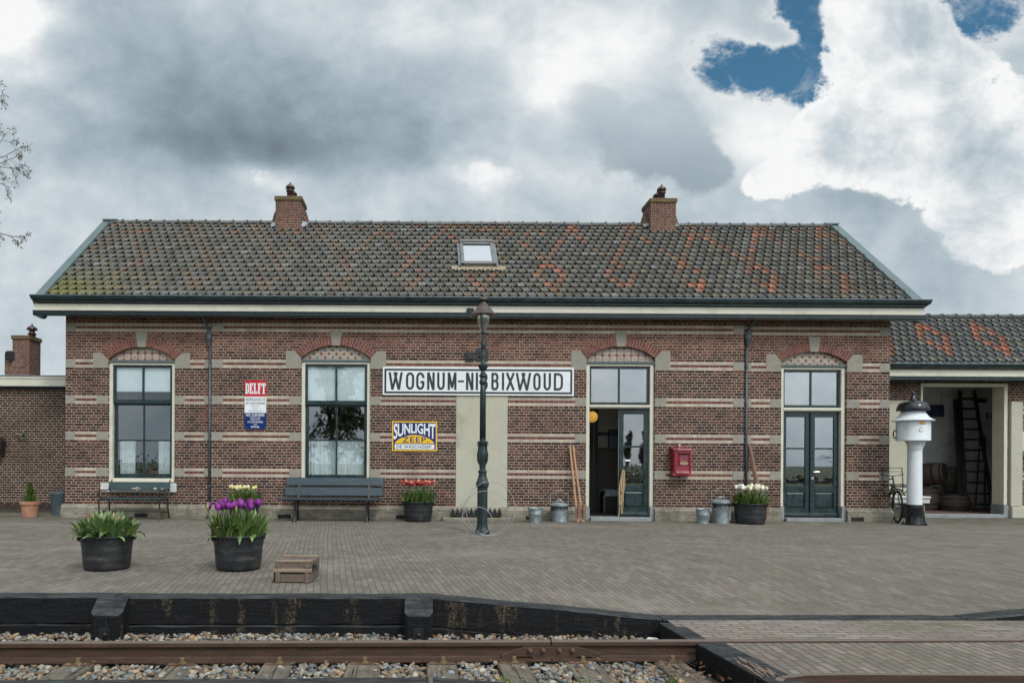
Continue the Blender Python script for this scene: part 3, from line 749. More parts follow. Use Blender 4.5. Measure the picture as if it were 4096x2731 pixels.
# ------------------------------------------------------------------ ballast stones
def ballast():
    r=random.Random(21); b=MB()
    base=[]
    ph=(1+5**.5)/2
    V0=[Vector(p).normalized() for p in [(-1,ph,0),(1,ph,0),(-1,-ph,0),(1,-ph,0),(0,-1,ph),(0,1,ph),(0,-1,-ph),(0,1,-ph),(ph,0,-1),(ph,0,1),(-ph,0,-1),(-ph,0,1)]]
    F0=[(0,11,5),(0,5,1),(0,1,7),(0,7,10),(0,10,11),(1,5,9),(5,11,4),(11,10,2),(10,7,6),(7,1,8),(3,9,4),(3,4,2),(3,2,6),(3,6,8),(3,8,9),(4,9,5),(2,4,11),(6,2,10),(8,6,7),(9,8,1)]
    pal=[(.19,.19,.175),(.12,.135,.14),(.27,.245,.20),(.26,.18,.11),(.19,.125,.075),(.34,.30,.245),(.085,.09,.095),(.19,.195,.17),(.15,.105,.078),(.29,.21,.13),(.21,.215,.215)]
    def stone(x,y,z,s):
        R=Matrix.Rotation(r.uniform(0,6.3),3,'Z')@Matrix.Rotation(r.uniform(-.5,.5),3,'X')@Matrix.Rotation(r.uniform(-.5,.5),3,'Y')
        sc=Vector((s*r.uniform(.75,1.4),s*r.uniform(.7,1.1),s*r.uniform(.45,.8)))
        i0=len(b.v); c=r.choice(pal); k=r.uniform(.7,1.25); c=tuple(min(.6,q*k) for q in c)
        for v in V0:
            w=R@Vector((v.x*sc.x,v.y*sc.y,v.z*sc.z)); w*=r.uniform(.78,1.16)
            b.v.append((x+w.x,y+w.y,z+w.z))
        for f in F0: b.face([i0+q for q in f],c)
    def free(x,y):
        if y>rail_y(x)-.066 and y<rail_y(x)+.066: return False
        if x>2.05 and y>4.5: return False
        return True
    sx=[(WX(px,5.46)) for px,_ in sl]
    n=0
    for _ in range(17500):
        x=r.uniform(-4.7,2.6); y=r.uniform(4.3,6.25)
        if x>2.2 and y>4.5: continue
        if not free(x,y): continue
        if y>kerb_y(x)-.012: continue
        ons=any(abs(x-q-RTH*(rail_y(x)-y)*0)<.135 for q in sx) and y<rail_y(x)+.5
        if ons and y<rail_y(x)+.07 and r.random()<.965: continue
        if ons and y>rail_y(x) and r.random()<.5: continue
        s=r.uniform(.013,.030)*(1.25 if r.random()<.1 else 1)
        up=.0
        if y>rail_y(x): up=-.01+.05*max(0,(y-rail_y(x)-.25)/.5)
        zb=-.372+up+r.uniform(-.02,.022)
        if ons: zb=-.343
        stone(x,y,zb,s); n+=1
    o=b.build('ballast',M['stonecol']); tag(o,'mixed grey and tan track ballast stones',None,None,'stuff'); return o
ballast()
# dry leaves, twigs, tufts
def litter():
    r=random.Random(4); b=MB()
    cols=[(.16,.075,.04),(.22,.12,.06),(.10,.05,.03),(.28,.17,.09)]
    for _ in range(520):
        q=r.random()
        if q<.55: x=r.uniform(-4.4,2.0); y=kerb_y(x)-abs(r.gauss(0,.12))-.02; z=-.33
        elif q<.8: x=r.uniform(1.7,2.2); y=r.uniform(4.6,5.4); z=-.335
        else: x=r.uniform(-4,2); y=rail_y(x)-r.uniform(.08,.35); z=-.335
        a=r.uniform(0,6.3); s=r.uniform(.012,.026); c=r.choice(cols)
        d=Vector((cos(a),sin(a),r.uniform(-.3,.5)))*s; e=Vector((-sin(a),cos(a),r.uniform(-.3,.5)))*s*.5; p=Vector((x,y,z+r.uniform(0,.03)))
        b.poly([p-d,p+e,p+d,p-e],c)
    o=b.build('leaf_litter',M['petal']); tag(o,'dry brown leaves scattered over the ballast',None,None,'stuff')
    b=MB()
    for k in range(16):
        q=r.random()
        x=r.choice([WX(1540,5.4)+r.uniform(-.15,.35),WX(1400,5.3)+r.uniform(-.1,.5),r.uniform(-3.5,2)]); y=rail_y(x)-r.uniform(.1,.5); z=-.33
        pts=[]; a=r.uniform(0,6.3); p=Vector((x,y,z))
        for i in range(5):
            pts.append(p.copy()); a+=r.uniform(-.5,.5); p=p+Vector((cos(a)*.055,sin(a)*.04,r.uniform(-.005,.04)))
        b.tube(pts,[.003,.0028,.0024,.002,.001],4)
    o=b.build('twigs',M['twig']); tag(o,'thin dry twigs lying in the ballast',None,None,'stuff')
    b=MB()
    spots=[(WX(1155,5.0),4.98,40,.05),(WX(1545,5.0),4.98,26,.05),(WX(1345,5.0),5.0,14,.04),(WX(1390,6.0),5.95,10,.03)]
    for i in range(16): 
        x=r.uniform(-3.6,2); spots.append((x,kerb_y(x)+.21,6,.022))
    for i in range(10):
        x=r.uniform(2.4,6.5); spots.append((x,kerb_y(x)+r.choice([-.03,.21]),6,.02))
    for (x,y,n,h) in spots:
        z0=plat_z(x,y)-.005 if y>kerb_y(x) else (-.35 if x<2.2 else -.2)
        for _ in range(n):
            a=r.uniform(0,6.3); l=h*r.uniform(.5,1.3); p=Vector((x+r.gauss(0,.03),y+r.gauss(0,.015),z0)); d=Vector((cos(a),sin(a),0))
            g0=r.uniform(.7,1.3); c=(.10*g0,.15*g0,.03*g0)
            s=Vector((-sin(a),cos(a),0))*.004
            b.poly([p-s,p+s,p+d*l*.5+Vector((0,0,l))],c)
    o=b.build('grass_tufts',M['leafcol']); tag(o,'small green weeds growing in joints and ballast',None,None,'stuff')
litter()
# scrap of paper
b=MB(); X,Z=WX(1497,6.05),-.325
b.poly([(X-.05,6.02,Z),(X+.05,5.99,Z+.01),(X+.035,6.08,Z+.03),(X-.02,6.07,Z+.04)]); b.poly([(X-.02,6.07,Z+.04),(X+.035,6.08,Z+.03),(X+.08,6.12,Z+.02),(X+.03,6.13,Z+.0)]); b.poly([(X+.05,5.99,Z+.01),(X+.09,6.02,Z-.005),(X+.08,6.12,Z+.02),(X+.035,6.08,Z+.03)])
tag(b.build('paper_scrap',plain('soiled_paper',(.42,.42,.42),.8,.15,20)),'crumpled white paper scrap in the gravel at the crossing timber','litter')
# ------------------------------------------------------------------ station building
YS,YC=15.24,15.16          # side bays, slightly forward centre bay
XL=WX(150,YS,950); XR=WX(2043,YS,950); XC0=WX(485.5,YC,950); XC1=WX(1708,YC,950)
ZPL=.296
YBACK=20.86
B=thing('station_building','long low brick railway station with banded facade and tiled roof','building',((XL+XR)/2,YS,0))
def pt(name,b,mat,parent=B,**k): return b.build(name,M[mat] if isinstance(mat,str) else mat,parent,world=(parent.parent is None),**k)
ZWT=4.42
# openings: x0,x1,z-bottom, z-spring, z-apex, Y
def opening(pl,pr,pb,psp,pap,Y):
    x0,x1=WX(pl,Y),WX(pr,Y); zb=WZ(pb,Y,(pl+pr)/2); zs=WZ(psp,Y,(pl+pr)/2); za=WZ(pap,Y,(pl+pr)/2)
    return dict(x0=x0,x1=x1,zb=zb,zs=zs,za=za,Y=Y,R=((x1-x0)**2/4+(za-zs)**2)/(2*(za-zs)))
OP=[opening(247.6,400.3,1107,825.7,796,YS),opening(690.8,849.8,1109.5,822,792.5,YC),opening(1345.8,1503.2,1190,822.5,795,YC),opening(1793.4,1944.0,1191,831,807,YS)]
for i in (2,3): OP[i]['zb']=0.0
def arcz(o,x):
    xc=(o['x0']+o['x1'])/2; zc=o['za']-o['R']; return zc+sqrt(max(0,o['R']**2-(x-xc)**2))
def wallfront(b,xa,xb,Y,ops,zb,zt,dep):
    x=xa
    for o in ops:
        b.poly([(x,Y,zb),(o['x0'],Y,zb),(o['x0'],Y,zt),(x,Y,zt)])
        if o['zb']>zb+.01: b.poly([(o['x0'],Y,zb),(o['x1'],Y,zb),(o['x1'],Y,o['zb']),(o['x0'],Y,o['zb'])])
        n=18
        for i in range(n):
            p=o['x0']+(o['x1']-o['x0'])*i/n; q=o['x0']+(o['x1']-o['x0'])*(i+1)/n
            b.poly([(p,Y,arcz(o,p)),(q,Y,arcz(o,q)),(q,Y,zt),(p,Y,zt)])
            b.poly([(p,Y,arcz(o,p)),(p,Y+dep,arcz(o,p)),(q,Y+dep,arcz(o,q)),(q,Y,arcz(o,q))])
        for xx in (o['x0'],o['x1']):
            b.poly([(xx,Y,o['zb']),(xx,Y+dep,o['zb']),(xx,Y+dep,o['zs']),(xx,Y,o['zs'])])
        b.poly([(o['x0'],Y,o['zb']),(o['x1'],Y,o['zb']),(o['x1'],Y+dep,o['zb']),(o['x0'],Y+dep,o['zb'])])
        x=o['x1']
    b.poly([(x,Y,zb),(xb,Y,zb),(xb,Y,zt),(x,Y,zt)])
b=MB(); DEP=.30
wallfront(b,XL,XC0,YS,[OP[0]],0,ZWT,DEP); wallfront(b,XC0,XC1,YC,[OP[1],OP[2]],0,ZWT,DEP); wallfront(b,XC1,XR,YS,[OP[3]],0,ZWT,DEP)
for xx in (XC0,XC1): b.poly([(xx,YC,0),(xx,YS,0),(xx,YS,ZWT),(xx,YC,ZWT)])
# gables and back wall
YR=18.05; ZR=7.40
for xx in (XL,XR):
    b.poly([(xx,YS,0),(xx,YBACK,0),(xx,YBACK,ZWT),(xx,YR,ZR-.12),(xx,YS,ZWT+.3)] if xx==XL else [(xx,YS,0),(xx,YS,ZWT+.3),(xx,YR,ZR-.12),(xx,YBACK,ZWT),(xx,YBACK,0)])
b.poly([(XL,YBACK,0),(XR,YBACK,0),(XR,YBACK,ZWT),(XL,YBACK,ZWT)])
pt('wall',b,'brick')
# interior: floor, ceiling and partitions, dark
b=MB(); b.box(XL+.02,XR-.02,YS+DEP,YBACK-.02,.02,.06); pt('floor',b,'dark')
b=MB(); b.box(XL+.05,XR-.05,YS+DEP+.01,YBACK-.05,3.95,4.0); pt('ceiling',b,'hallwall')
b=MB()
for xx in (-4.8,-.2,3.15,6.75): b.box(xx,xx+.1,YS+DEP+.02,YBACK-.03,.06,3.95)
for x0,x1 in ((XL+.05,-4.8),(-4.7,-.2),(6.85,XR-.05)): b.box(x0,x1,18.6,18.7,.06,3.95)
pt('partition',b,'hallwall')
b=MB(); b.box(3.26,6.74,17.3,17.4,1.62,3.95); pt('hall_wall',b,'hallwall')
b=MB(); b.box(3.26,6.74,17.28,17.39,.06,1.62); b.box(3.26,6.74,17.26,17.29,1.60,1.64); pt('wainscot',b,'wainscot')
# inner lining of the front wall (dark, behind windows)
# plinth ----------------------------------------------------------
def plinth(b,xa,xb,Y,el=True,er=True):
    o=.065; prof=[(Y-o,0),(Y-o,.215),(Y-.004,ZPL),(Y+.05,ZPL),(Y+.05,0)]
    b.prism(prof,'x',xa,xb)
D3,D4=OP[2],OP[3]
for a_,b_,y_ in ((XL-.06,XC0,YS),(XC0-.03,WX(1345.8,YC),YC),(WX(1503.2,YC),XC1+.03,YC),(XC1+.03,D4['x0'],YS),(D4['x1'],XR+.06,YS)):
    b=MB(); plinth(b,a_,b_,y_); pt('plinth',b,'brickplinth')
for px,Y in ((327,YS),(655,YC),(925,YC),(1222,YC),(1650,YC),(1966,YS)):
    x=WX(px,Y); b=MB(); b.box(x-.14,x+.14,Y-.0655-.003,Y-.05,.015,.10)
    f=pt('air_vent',b,'dark')
    b=MB()
    if px==1966:
        for i in range(8): b.box(x-.14+.035*i+.008,x-.14+.035*i+.020,Y-.075,Y-.069,.018,.098)
        b.build('grille',M['iron'],f)
# stone blocks -----------------------------------------------------
def zk(k): return ZPL+.79*k
pr=.006
def blocks(pl,pr_,Y,ks):
    for k in ks:
        t=zk(k); b=MB(); b.box(WX(pl,Y),WX(pr_,Y),Y-pr,Y+.02,t-.186,t+.004); pt('stone_quoin',b,'stone',bevel=.003)
for pl,p2,Y,ks in ((150.2,172,YS,(1,2,3,4,5)),(221,247.4,YS,(1,2,3)),(400.5,423,YS,(1,2,3)),(468,484,YS,(1,2,3,4)),(486,511,YC,(1,2,3,4,5)),(664,690.6,YC,(1,2,3)),(850,873,YC,(1,2,3)),
    (1320.5,1345.6,YC,(1,2,3)),(1503.4,1529,YC,(1,2,3)),(1683,1707.5,YC,(1,2,3,4,5)),(1712,1724.5,YS,(1,2,3,4)),(1768,1793.2,YS,(1,2,3)),(1944.2,1973,YS,(1,2,3)),(2019.5,2042.8,YS,(1,2,3,4,5))):
    blocks(pl,p2,Y,ks)
# lintel zone: arches ----------------------------------------------
def arch(o,tilem,pb):
    Y=o['Y']; xc=(o['x0']+o['x1'])/2; R=o['R']; zc=o['za']-R; half=math.asin((o['x1']-o['x0'])/2/R)
    T=.205
    # mortar bed
    b=MB(); n=28
    for i in range(n):
        a0=-half+2*half*i/n; a1=-half+2*half*(i+1)/n
        P=lambda a,r,y:(xc+r*sin(a),y,zc+r*cos(a))
        b.poly([P(a0,R+.001,Y-.003),P(a1,R+.001,Y-.003),P(a1,R+T,Y-.003),P(a0,R+T,Y-.003)])
    ar=pt('arch',b,plain('arch_mortar',(.36,.31,.26),.9,.15,20))
    b1,b2=MB(),MB(); r=random.Random(int(xc*100)); nb=int(2*half*(R+T/2)/.066); kw=.175
    for i in range(nb):
        a0=-half+2*half*i/nb+.004; a1=-half+2*half*(i+1)/nb-.004
        am=(a0+a1)/2
        if abs(sin(am)*(R+T/2))<kw/2+.005: continue
        b=b1 if am<0 else b2
        cuts=[(.002,.098),(.106,T-.002)] if i%2 else [(.002,.052),(.060,.150),(.158,T-.002)]
        for c0,c1 in cuts:
            k=r.uniform(.75,1.2); c=(.175*k,.066*k,.05*k)
            P=lambda a,rr,y:(xc+rr*sin(a),y,zc+rr*cos(a))
            y0=Y-.009-r.uniform(0,.003); q=len(b.v)
            b.v+=[P(a0,R+c0,y0),P(a1,R+c0,y0),P(a1,R+c1,y0),P(a0,R+c1,y0),P(a0,R+c0,Y),P(a1,R+c0,Y),P(a1,R+c1,Y),P(a0,R+c1,Y)]
            for f in ((0,1,2,3),(0,4,5,1),(1,5,6,2),(2,6,7,3),(3,7,4,0)): b.face([q+j for j in f],c)
    for b in (b1,b2): b.build('voussoirs',M['brickcol'],ar)
    # key stone
    b=MB(); zt=o['za']+.315; zb=o['za']-.012
    b.prism([(xc-.088,zb),(xc+.088,zb),(xc+.135,zt),(xc-.135,zt)],'y',Y-.016,Y+.05); pt('keystone',b,'stone',bevel=.004)
    # springer stones with a skewed inner corner
    t=zk(4); hw=.335
    for s in (-1,1):
        b=MB()
        xi=xc+s*(o['x1']-o['x0'])/2; xo=xi+s*hw
        pa=(xi+s*.0,arcz(o,xi if s<0 else xi)); ex=xi+s*.20*sin(half)*1.05; ez=pa[1]+.20*cos(half)*1.02
        prof=[(xi+s*.002,t-.19),(xo,t-.19),(xo,ez+.0),(ex+s*.012,ez),(xi+s*.002,pa[1]-.004)]
        if s<0: prof=prof[::-1]
        b.prism(prof,'y',Y-.008,Y+.02); pt('springer_stone',b,'stone',bevel=.003)
    # tile panel
    zbm=WZ(pb,Y,(o['x0']-0)/Y*F+VX)
    b=MB(); n=20; y=Y+.075
    for i in range(n):
        p=o['x0']+(o['x1']-o['x0'])*i/n; q=o['x0']+(o['x1']-o['x0'])*(i+1)/n
        b.poly([(p,y,zbm),(q,y,zbm),(q,y,arcz(o,q)),(p,y,arcz(o,p))])
    tp=pt('tile_panel',b,tilem)
    # moulded ledge with small teeth under the tiles
    b=MB(); b.box(o['x0'],o['x1'],Y+.03,Y+.08,zbm-.03,zbm+.022)
    w=o['x1']-o['x0']; nn=18
    for i in range(nn): b.box(o['x0']+w*(i+.15)/nn,o['x0']+w*(i+.85)/nn,Y+.012,Y+.03,zbm-.018,zbm+.012)
    b.build('tile_ledge',M['slate_green'],tp)
    return zbm
Z1=arch(OP[0],'diatiles',829); Z2=arch(OP[1],'octtiles',827); Z3=arch(OP[2],'diatiles',831); Z4=arch(OP[3],'octtiles',839)

# windows -----------------------------------------------------------
def frame_rect(b,x0,x1,z0,z1,y0,y1,w,wb=None,wt=None):
    wb=w if wb is None else wb; wt=w if wt is None else wt
    b.box(x0,x0+w,y0,y1,z0,z1); b.box(x1-w,x1,y0,y1,z0,z1)
    b.box(x0+w,x1-w,y0,y1,z0,z0+wb); b.box(x0+w,x1-w,y0,y1,z1-wt,z1)
def window(o,ztop,pyx,label):
    Y=o['Y']; x0,x1,zb=o['x0'],o['x1'],o['zb']; pxm=(x0+x1)/2/Y*F+VX
    z=lambda py: WZ(py,Y,pxm)
    yf=Y+.045
    b=MB(); fw=.075; frame_rect(b,x0,x1,zb,ztop-.03,yf,yf+.14,fw,.085,.045)
    b.box(x0+.004,x1-.004,yf-.02,yf,zb,zb+.05)
    fr=pt('window',b,'cream',bevel=.006,label=label)
    xi0,xi1=x0+fw,x1-fw; zi0,zi1=zb+.085,ztop-.075
    zm0,zm1=z(pyx[1]),z(pyx[0]); zg=z(pyx[2])
    xm=(xi0+xi1)/2
    b=MB(); ya=yf+.035
    frame_rect(b,xi0,xi1,zm0,zi1,ya,ya+.055,.055,zm1-zm0,.05); b.box(xm-.02,xm+.02,ya+.004,ya+.05,zm1,zi1-.05)
    b.build('upper_sash',M['green'],fr,bevel=.005)
    b=MB(); yb=yf+.095; sw=.072
    frame_rect(b,xi0,xi1,zi0,zm0-.002,yb,yb+.045,sw,.10,.03); b.box(xm-.018,xm+.018,yb+.004,yb+.04,zi0+.1,zm0-.03); b.box(xi0+sw,xm-.018,yb+.006,yb+.038,zg-.016,zg+.016); b.box(xm+.018,xi1-sw,yb+.006,yb+.038,zg-.016,zg+.016)
    b.build('lower_sash',M['green'],fr,bevel=.005)
    g1=MB(); g1.poly([(xi0+.05,ya+.03,zm1-.01),(xi1-.05,ya+.03,zm1-.01),(xi1-.05,ya+.03,zi1-.045),(xi0+.05,ya+.03,zi1-.045)]); 
    g2=MB(); g2.poly([(xi0+.06,yb+.024,zi0+.09),(xi1-.06,yb+.024,zi0+.09),(xi1-.06,yb+.024,zm0-.02),(xi0+.06,yb+.024,zm0-.02)])
    g1.build('upper_pane',M['glassdim'],fr); g2.build('lower_pane',M['glass'],fr)
    return fr,xi0,xi1,zi0,zi1,zm0,zm1,zg,yb,ya
def drape(b,x0,x1,z0,z1,y,folds,amp,seed,gather=.0):
    r=random.Random(seed); n=folds*6; ph=[r.uniform(.6,1.4) for _ in range(folds+2)]
    cols=[]
    for i in range(n+1):
        t=i/n; yy=y+amp*sin(2*pi*t*folds+sin(t*17)*1.2)*ph[int(t*folds)]
        cols.append((x0+(x1-x0)*(t+.012*sin(t*40)),yy))
    for (p,q) in zip(cols,cols[1:]):
        b.poly([(p[0],p[1],z0),(q[0],q[1],z0),(q[0],q[1]+.0,z1),(p[0],p[1],z1)])
w1=window(OP[0],Z1,(917,926,1010.5),'left window with white roller blind, side curtains and pot plants')
w2=window(OP[1],Z2,(919,929,1010.5),'right window with frosted upper panes and full-width net curtain')
fr,xi0,xi1,zi0,zi1,zm0,zm1,zg,yb,ya=w1
b=MB(); b.box(xi0+.05,xi1-.05,ya+.06,ya+.068,zm1+.19,zi1-.04); bl=b.build('roller_blind',M['curtain'],fr)
b=MB()
for i in range(28): b.box(xi0+.06+i*(xi1-xi0-.12)/28,xi0+.06+(i+.55)*(xi1-xi0-.12)/28,ya+.055,ya+.061,zm1+.178,zm1+.196)
b.build('lace_edge',M['curtain'],fr)
b=MB(); xw=xi1-xi0
drape(b,xi0+.06,xi0+.06+.26*xw,zi0-.1,zg-.01,yb+.17,5,.016,3); drape(b,xi1-.06-.25*xw,xi1-.06,zi0-.1,zg-.01,yb+.17,5,.016,4)
b.build('curtain',M['curtain'],fr)
fr2,xj0,xj1,zj0,zj1,zn0,zn1,zh,yb2,ya2=w2
b=MB(); b.box(xj0+.04,xj1-.04,ya2+.06,ya2+.066,zn1-.02,zj1-.03); b.build('frosted_screen',M['curtain'],fr2)
b=MB(); drape(b,xj0+.04,xj1-.04,zj0-.1,zh-.012,yb2+.14,13,.018,9); b.build('curtain',M['curtain'],fr2)
# sill of the left window
b=MB(); Y=YS; b.box(WX(234,Y),WX(407,Y),Y-.075,Y+.06,WZ(1129.5,Y,320),WZ(1109,Y,320)); pt('window_sill',b,'whitestone',bevel=.012)
b=MB(); Y=YC; b.box(WX(684,Y),WX(856,Y),Y-.05,Y+.06,WZ(1131,Y,770),WZ(1112,Y,770)); pt('window_sill',b,'bluestone',bevel=.012)
# inner sill of the left window carrying the plants
b=MB(); b.box(xi0,xi1,yb+.20,yb+.42,zi0+.0,zi0+.04); b.build('inner_sill',M['whitestone'],fr)
WIN1=(xi0,xi1,zi0,yb)

# doors -------------------------------------------------------------
def doorframe(o,ztop,ptr,label):
    Y=o['Y']; x0,x1=o['x0'],o['x1']; pxm=(x0+x1)/2/Y*F+VX; z=lambda py: WZ(py,Y,pxm)
    yf=Y+.055; fw=.085; zt=ztop-.03; zst=z(1163)
    b=MB(); b.box(x0,x0+fw,yf,yf+.16,zst,zt); b.box(x1-fw,x1,yf,yf+.16,zst,zt); b.box(x0+fw,x1-fw,yf,yf+.16,zt-.05,zt)
    z0,z1=z(ptr[1]),z(ptr[0]); b.box(x0+fw,x1-fw,yf+.02,yf+.15,z0,z1); b.box(x0+fw-.01,x1-fw+.01,yf-.008,yf+.02,z0+.02,z1-.004)
    fr=pt('door',b,'cream',bevel=.007,label=label)
    b=MB(); b.box(x0-.012,x0+fw+.004,yf-.045,yf+.165,0,zst-.002); b.box(x1-fw-.004,x1+.012,yf-.045,yf+.165,0,zst-.002); b.build('jamb_foot',M['bluestone'],fr,bevel=.008)
    b=MB(); b.box(x0+fw+.005,x1-fw-.005,Y-.09,yf+.3,-.01,.075); b.build('threshold',M['bluestone'],fr,bevel=.01)
    xi0,xi1=x0+fw,x1-fw; zi=zt-.05
    b=MB(); ya=yf+.06; frame_rect(b,xi0,xi1,z1+.002,zi,ya,ya+.05,.05,.06,.05); xm=(xi0+xi1)/2; b.box(xm-.02,xm+.02,ya+.004,ya+.046,z1+.062,zi-.05)
    b.build('transom_sash',M['green'],fr,bevel=.005)
    b=MB(); b.poly([(xi0+.045,ya+.026,z1+.055),(xi1-.045,ya+.026,z1+.055),(xi1-.045,ya+.026,zi-.045),(xi0+.045,ya+.026,zi-.045)]); b.build('transom_pane',M['glass'],fr)
    return fr,xi0,xi1,z0,yf
def leaf(w,h,parent,loc,ang,hinge,name='leaf',handle=None,pane='glass'):
    """door leaf from x=0..w (hinge='l' at x=0) with two panes over a panel"""
    b=MB(); st=.105; T=.045
    zp=.62; zl=.50; zbot=.12; zmid=(zp+.10+h-.11)/2+.05
    b.box(0,st,0,T,0,h); b.box(w-st,w,0,T,0,h)
    b.box(st,w-st,0,T,h-.115,h); b.box(st,w-st,0,T,.0,zbot+.08); b.box(st,w-st,0,T,zl+.06,zp+.07)
    b.box(st,w-st,.006,T-.006,zmid-.018,zmid+.018)
    # raised field
    px0,px1,pz0,pz1=st,w-st,zbot+.08,zl+.06; q=.045
    k=len(b.v); b.v+=[(px0,.022,pz0),(px1,.022,pz0),(px1,.022,pz1),(px0,.022,pz1),(px0+q,.002,pz0+q),(px1-q,.002,pz0+q),(px1-q,.002,pz1-q),(px0+q,.002,pz1-q)]
    for f in ((0,1,5,4),(1,2,6,5),(2,3,7,6),(3,0,4,7),(4,5,6,7)): b.face([k+i for i in f])
    # weather board
    b.prism([(-.03,.02),(-.045,.03),(-.045,.07),(-.02,.085),(-.025,.1),(0,.115),(0,.02)],'x',.0,w)
    Mx=Matrix.Translation(loc)@Matrix.Rotation(ang,4,'Z')@(Matrix.Translation((-w,0,0)) if hinge=='r' else Matrix())
    b.xf(Mx); o=b.build('leaf',M['green'],parent,bevel=.003)
    g1=MB(); g1.poly([(st-.01,.024,zp+.06),(w-st+.01,.024,zp+.06),(w-st+.01,.024,h-.105),(st-.01,.024,h-.105)]); g1.xf(Mx); g1.build('pane',M[pane],parent)
    return o,Mx
f3=doorframe(OP[2],Z3,(929,936.5),'half-open double door with its left leaf swung inside')
fr3,a0,a1,zt3,yf3=f3
hw=(a1-a0)/2; H3=zt3-.085
l1,M3=leaf(hw-.02,H3,fr3,(a1-.004,yf3+.075,.078),radians(-7),'r')
leaf(hw-.02,H3,fr3,(a0+.004,yf3+.12,.078),radians(86),'l')
# handle
b=MB(); b.tube([(0.035,-.005,1.02),(.035,-.05,1.02),(.13,-.055,1.02)],.009,8); b.xf(M3); b.build('handle',M['iron'],fr3)
# white door edge
b=MB(); b.box(-.004,.002,.004,.041,.02,H3-.02); b.xf(M3); b.build('pale_edge',M['doorwhite'],fr3)
b=MB(); b.box(.145,.26,-.003+.024,.0215,1.215,1.255); b.xf(M3); b.build('sticker',M['enwhite'],fr3)
f4=doorframe(OP[3],Z4,(935.5,944),'closed dark green double door at the right end')
fr4,c0,c1,zt4,yf4=f4; hw=(c1-c0)/2; H4=zt4-.085
l,M4=leaf(hw-.003,H4,fr4,(c0+.002,yf4+.09,.078),0,'l'); l,M5=leaf(hw-.003,H4,fr4,(c1-.002,yf4+.09,.078),0,'r')
b=MB(); b.tube([(0,-.018,.1),(0,-.018,H4-.01)],.016,8); b.xf(Matrix.Translation(((c0+c1)/2,yf4+.09,.078))); b.build('cover_strip',M['green'],fr4)
b=MB(); b.tube([(.06,-.0,1.03),(.06,-.05,1.03),(.17,-.058,1.035)],.010,8); b.lathe([(.02,0),(.02,.008),(0,.01)],k=10); b.xf(M5) if False else None
b=MB(); b.tube([(.055,0,1.0),(.055,-.05,1.0),(.17,-.058,1.005)],.010,8); b.box(.03,.08,-.006,.002,.84,.89); b.xf(M5@Matrix.Identity(4)); b.build('handle',M['chrome'],fr4)

# eaves -------------------------------------------------------------
YE=14.84
b=MB(); zg=4.731; gx0,gx1=-8.44,10.64
gp=[(YE-.135,zg),(YE-.142,zg-.012),(YE-.130,zg-.022),(YE-.126,zg-.05),(YE-.108,zg-.085),(YE-.075,zg-.105),(YE-.06,zg-.112),(YE-.06,zg-.128),(YE-.035,zg-.132),(YE-.02,zg-.150),(YE-.004,zg-.155),(YE+.06,zg-.155),(YE+.06,zg-.02),(YE-.10,zg-.02),(YE-.122,zg)]
# mitred left and right ends: the outline shrinks towards the wall like a returned moulding
n=len(gp); b.v+=[(gx0-.0+(p[0]-(YE-.142))*1.0*.8,p[0],p[1]) for p in gp]+[(gx1-(p[0]-(YE-.142))*.8,p[0],p[1]) for p in gp]
for i in range(n):
    j=(i+1)%n; b.face((i,j,n+j,n+i))
b.face(list(range(n-1,-1,-1))); b.face(list(range(n,2*n)))
pt('gutter',b,'green')
b=MB(); b.box(gx0+.01,gx1-.01,YE-.145,YE-.118,zg-.004,zg+.010); pt('gutter_lip',b,'zinc')
b=MB(); zf0=4.429; b.box(-8.40,10.57,YE,YE+.03,zf0,zg-.15); pt('fascia',b,'cream')
b=MB(); mp=[(YE-.03,zf0+.004),(YE-.05,zf0-.012),(YE-.05,zf0-.026),(YE-.025,zf0-.032),(YE-.025,zf0-.05),(YE-.045,zf0-.056),(YE-.045,zf0-.078),(YE-.015,zf0-.09),(YE-.015,zf0-.105),(YE+.05,zf0-.105),(YE+.05,zf0+.004)]
b.prism(mp,'x',-8.42,10.59)
for xx in (-8.40,10.35): b.prism([(xx,zf0-.10),(xx+.22,zf0-.10),(xx+.16,zf0-.155),(xx+.10,zf0-.155)],'y',YE-.02,YE+.12)
pt('eaves_moulding',b,'green')
b=MB(); b.box(-8.38,10.55,YE+.032,YC+.02,4.385,4.42)
pt('soffit',b,'slate_green')
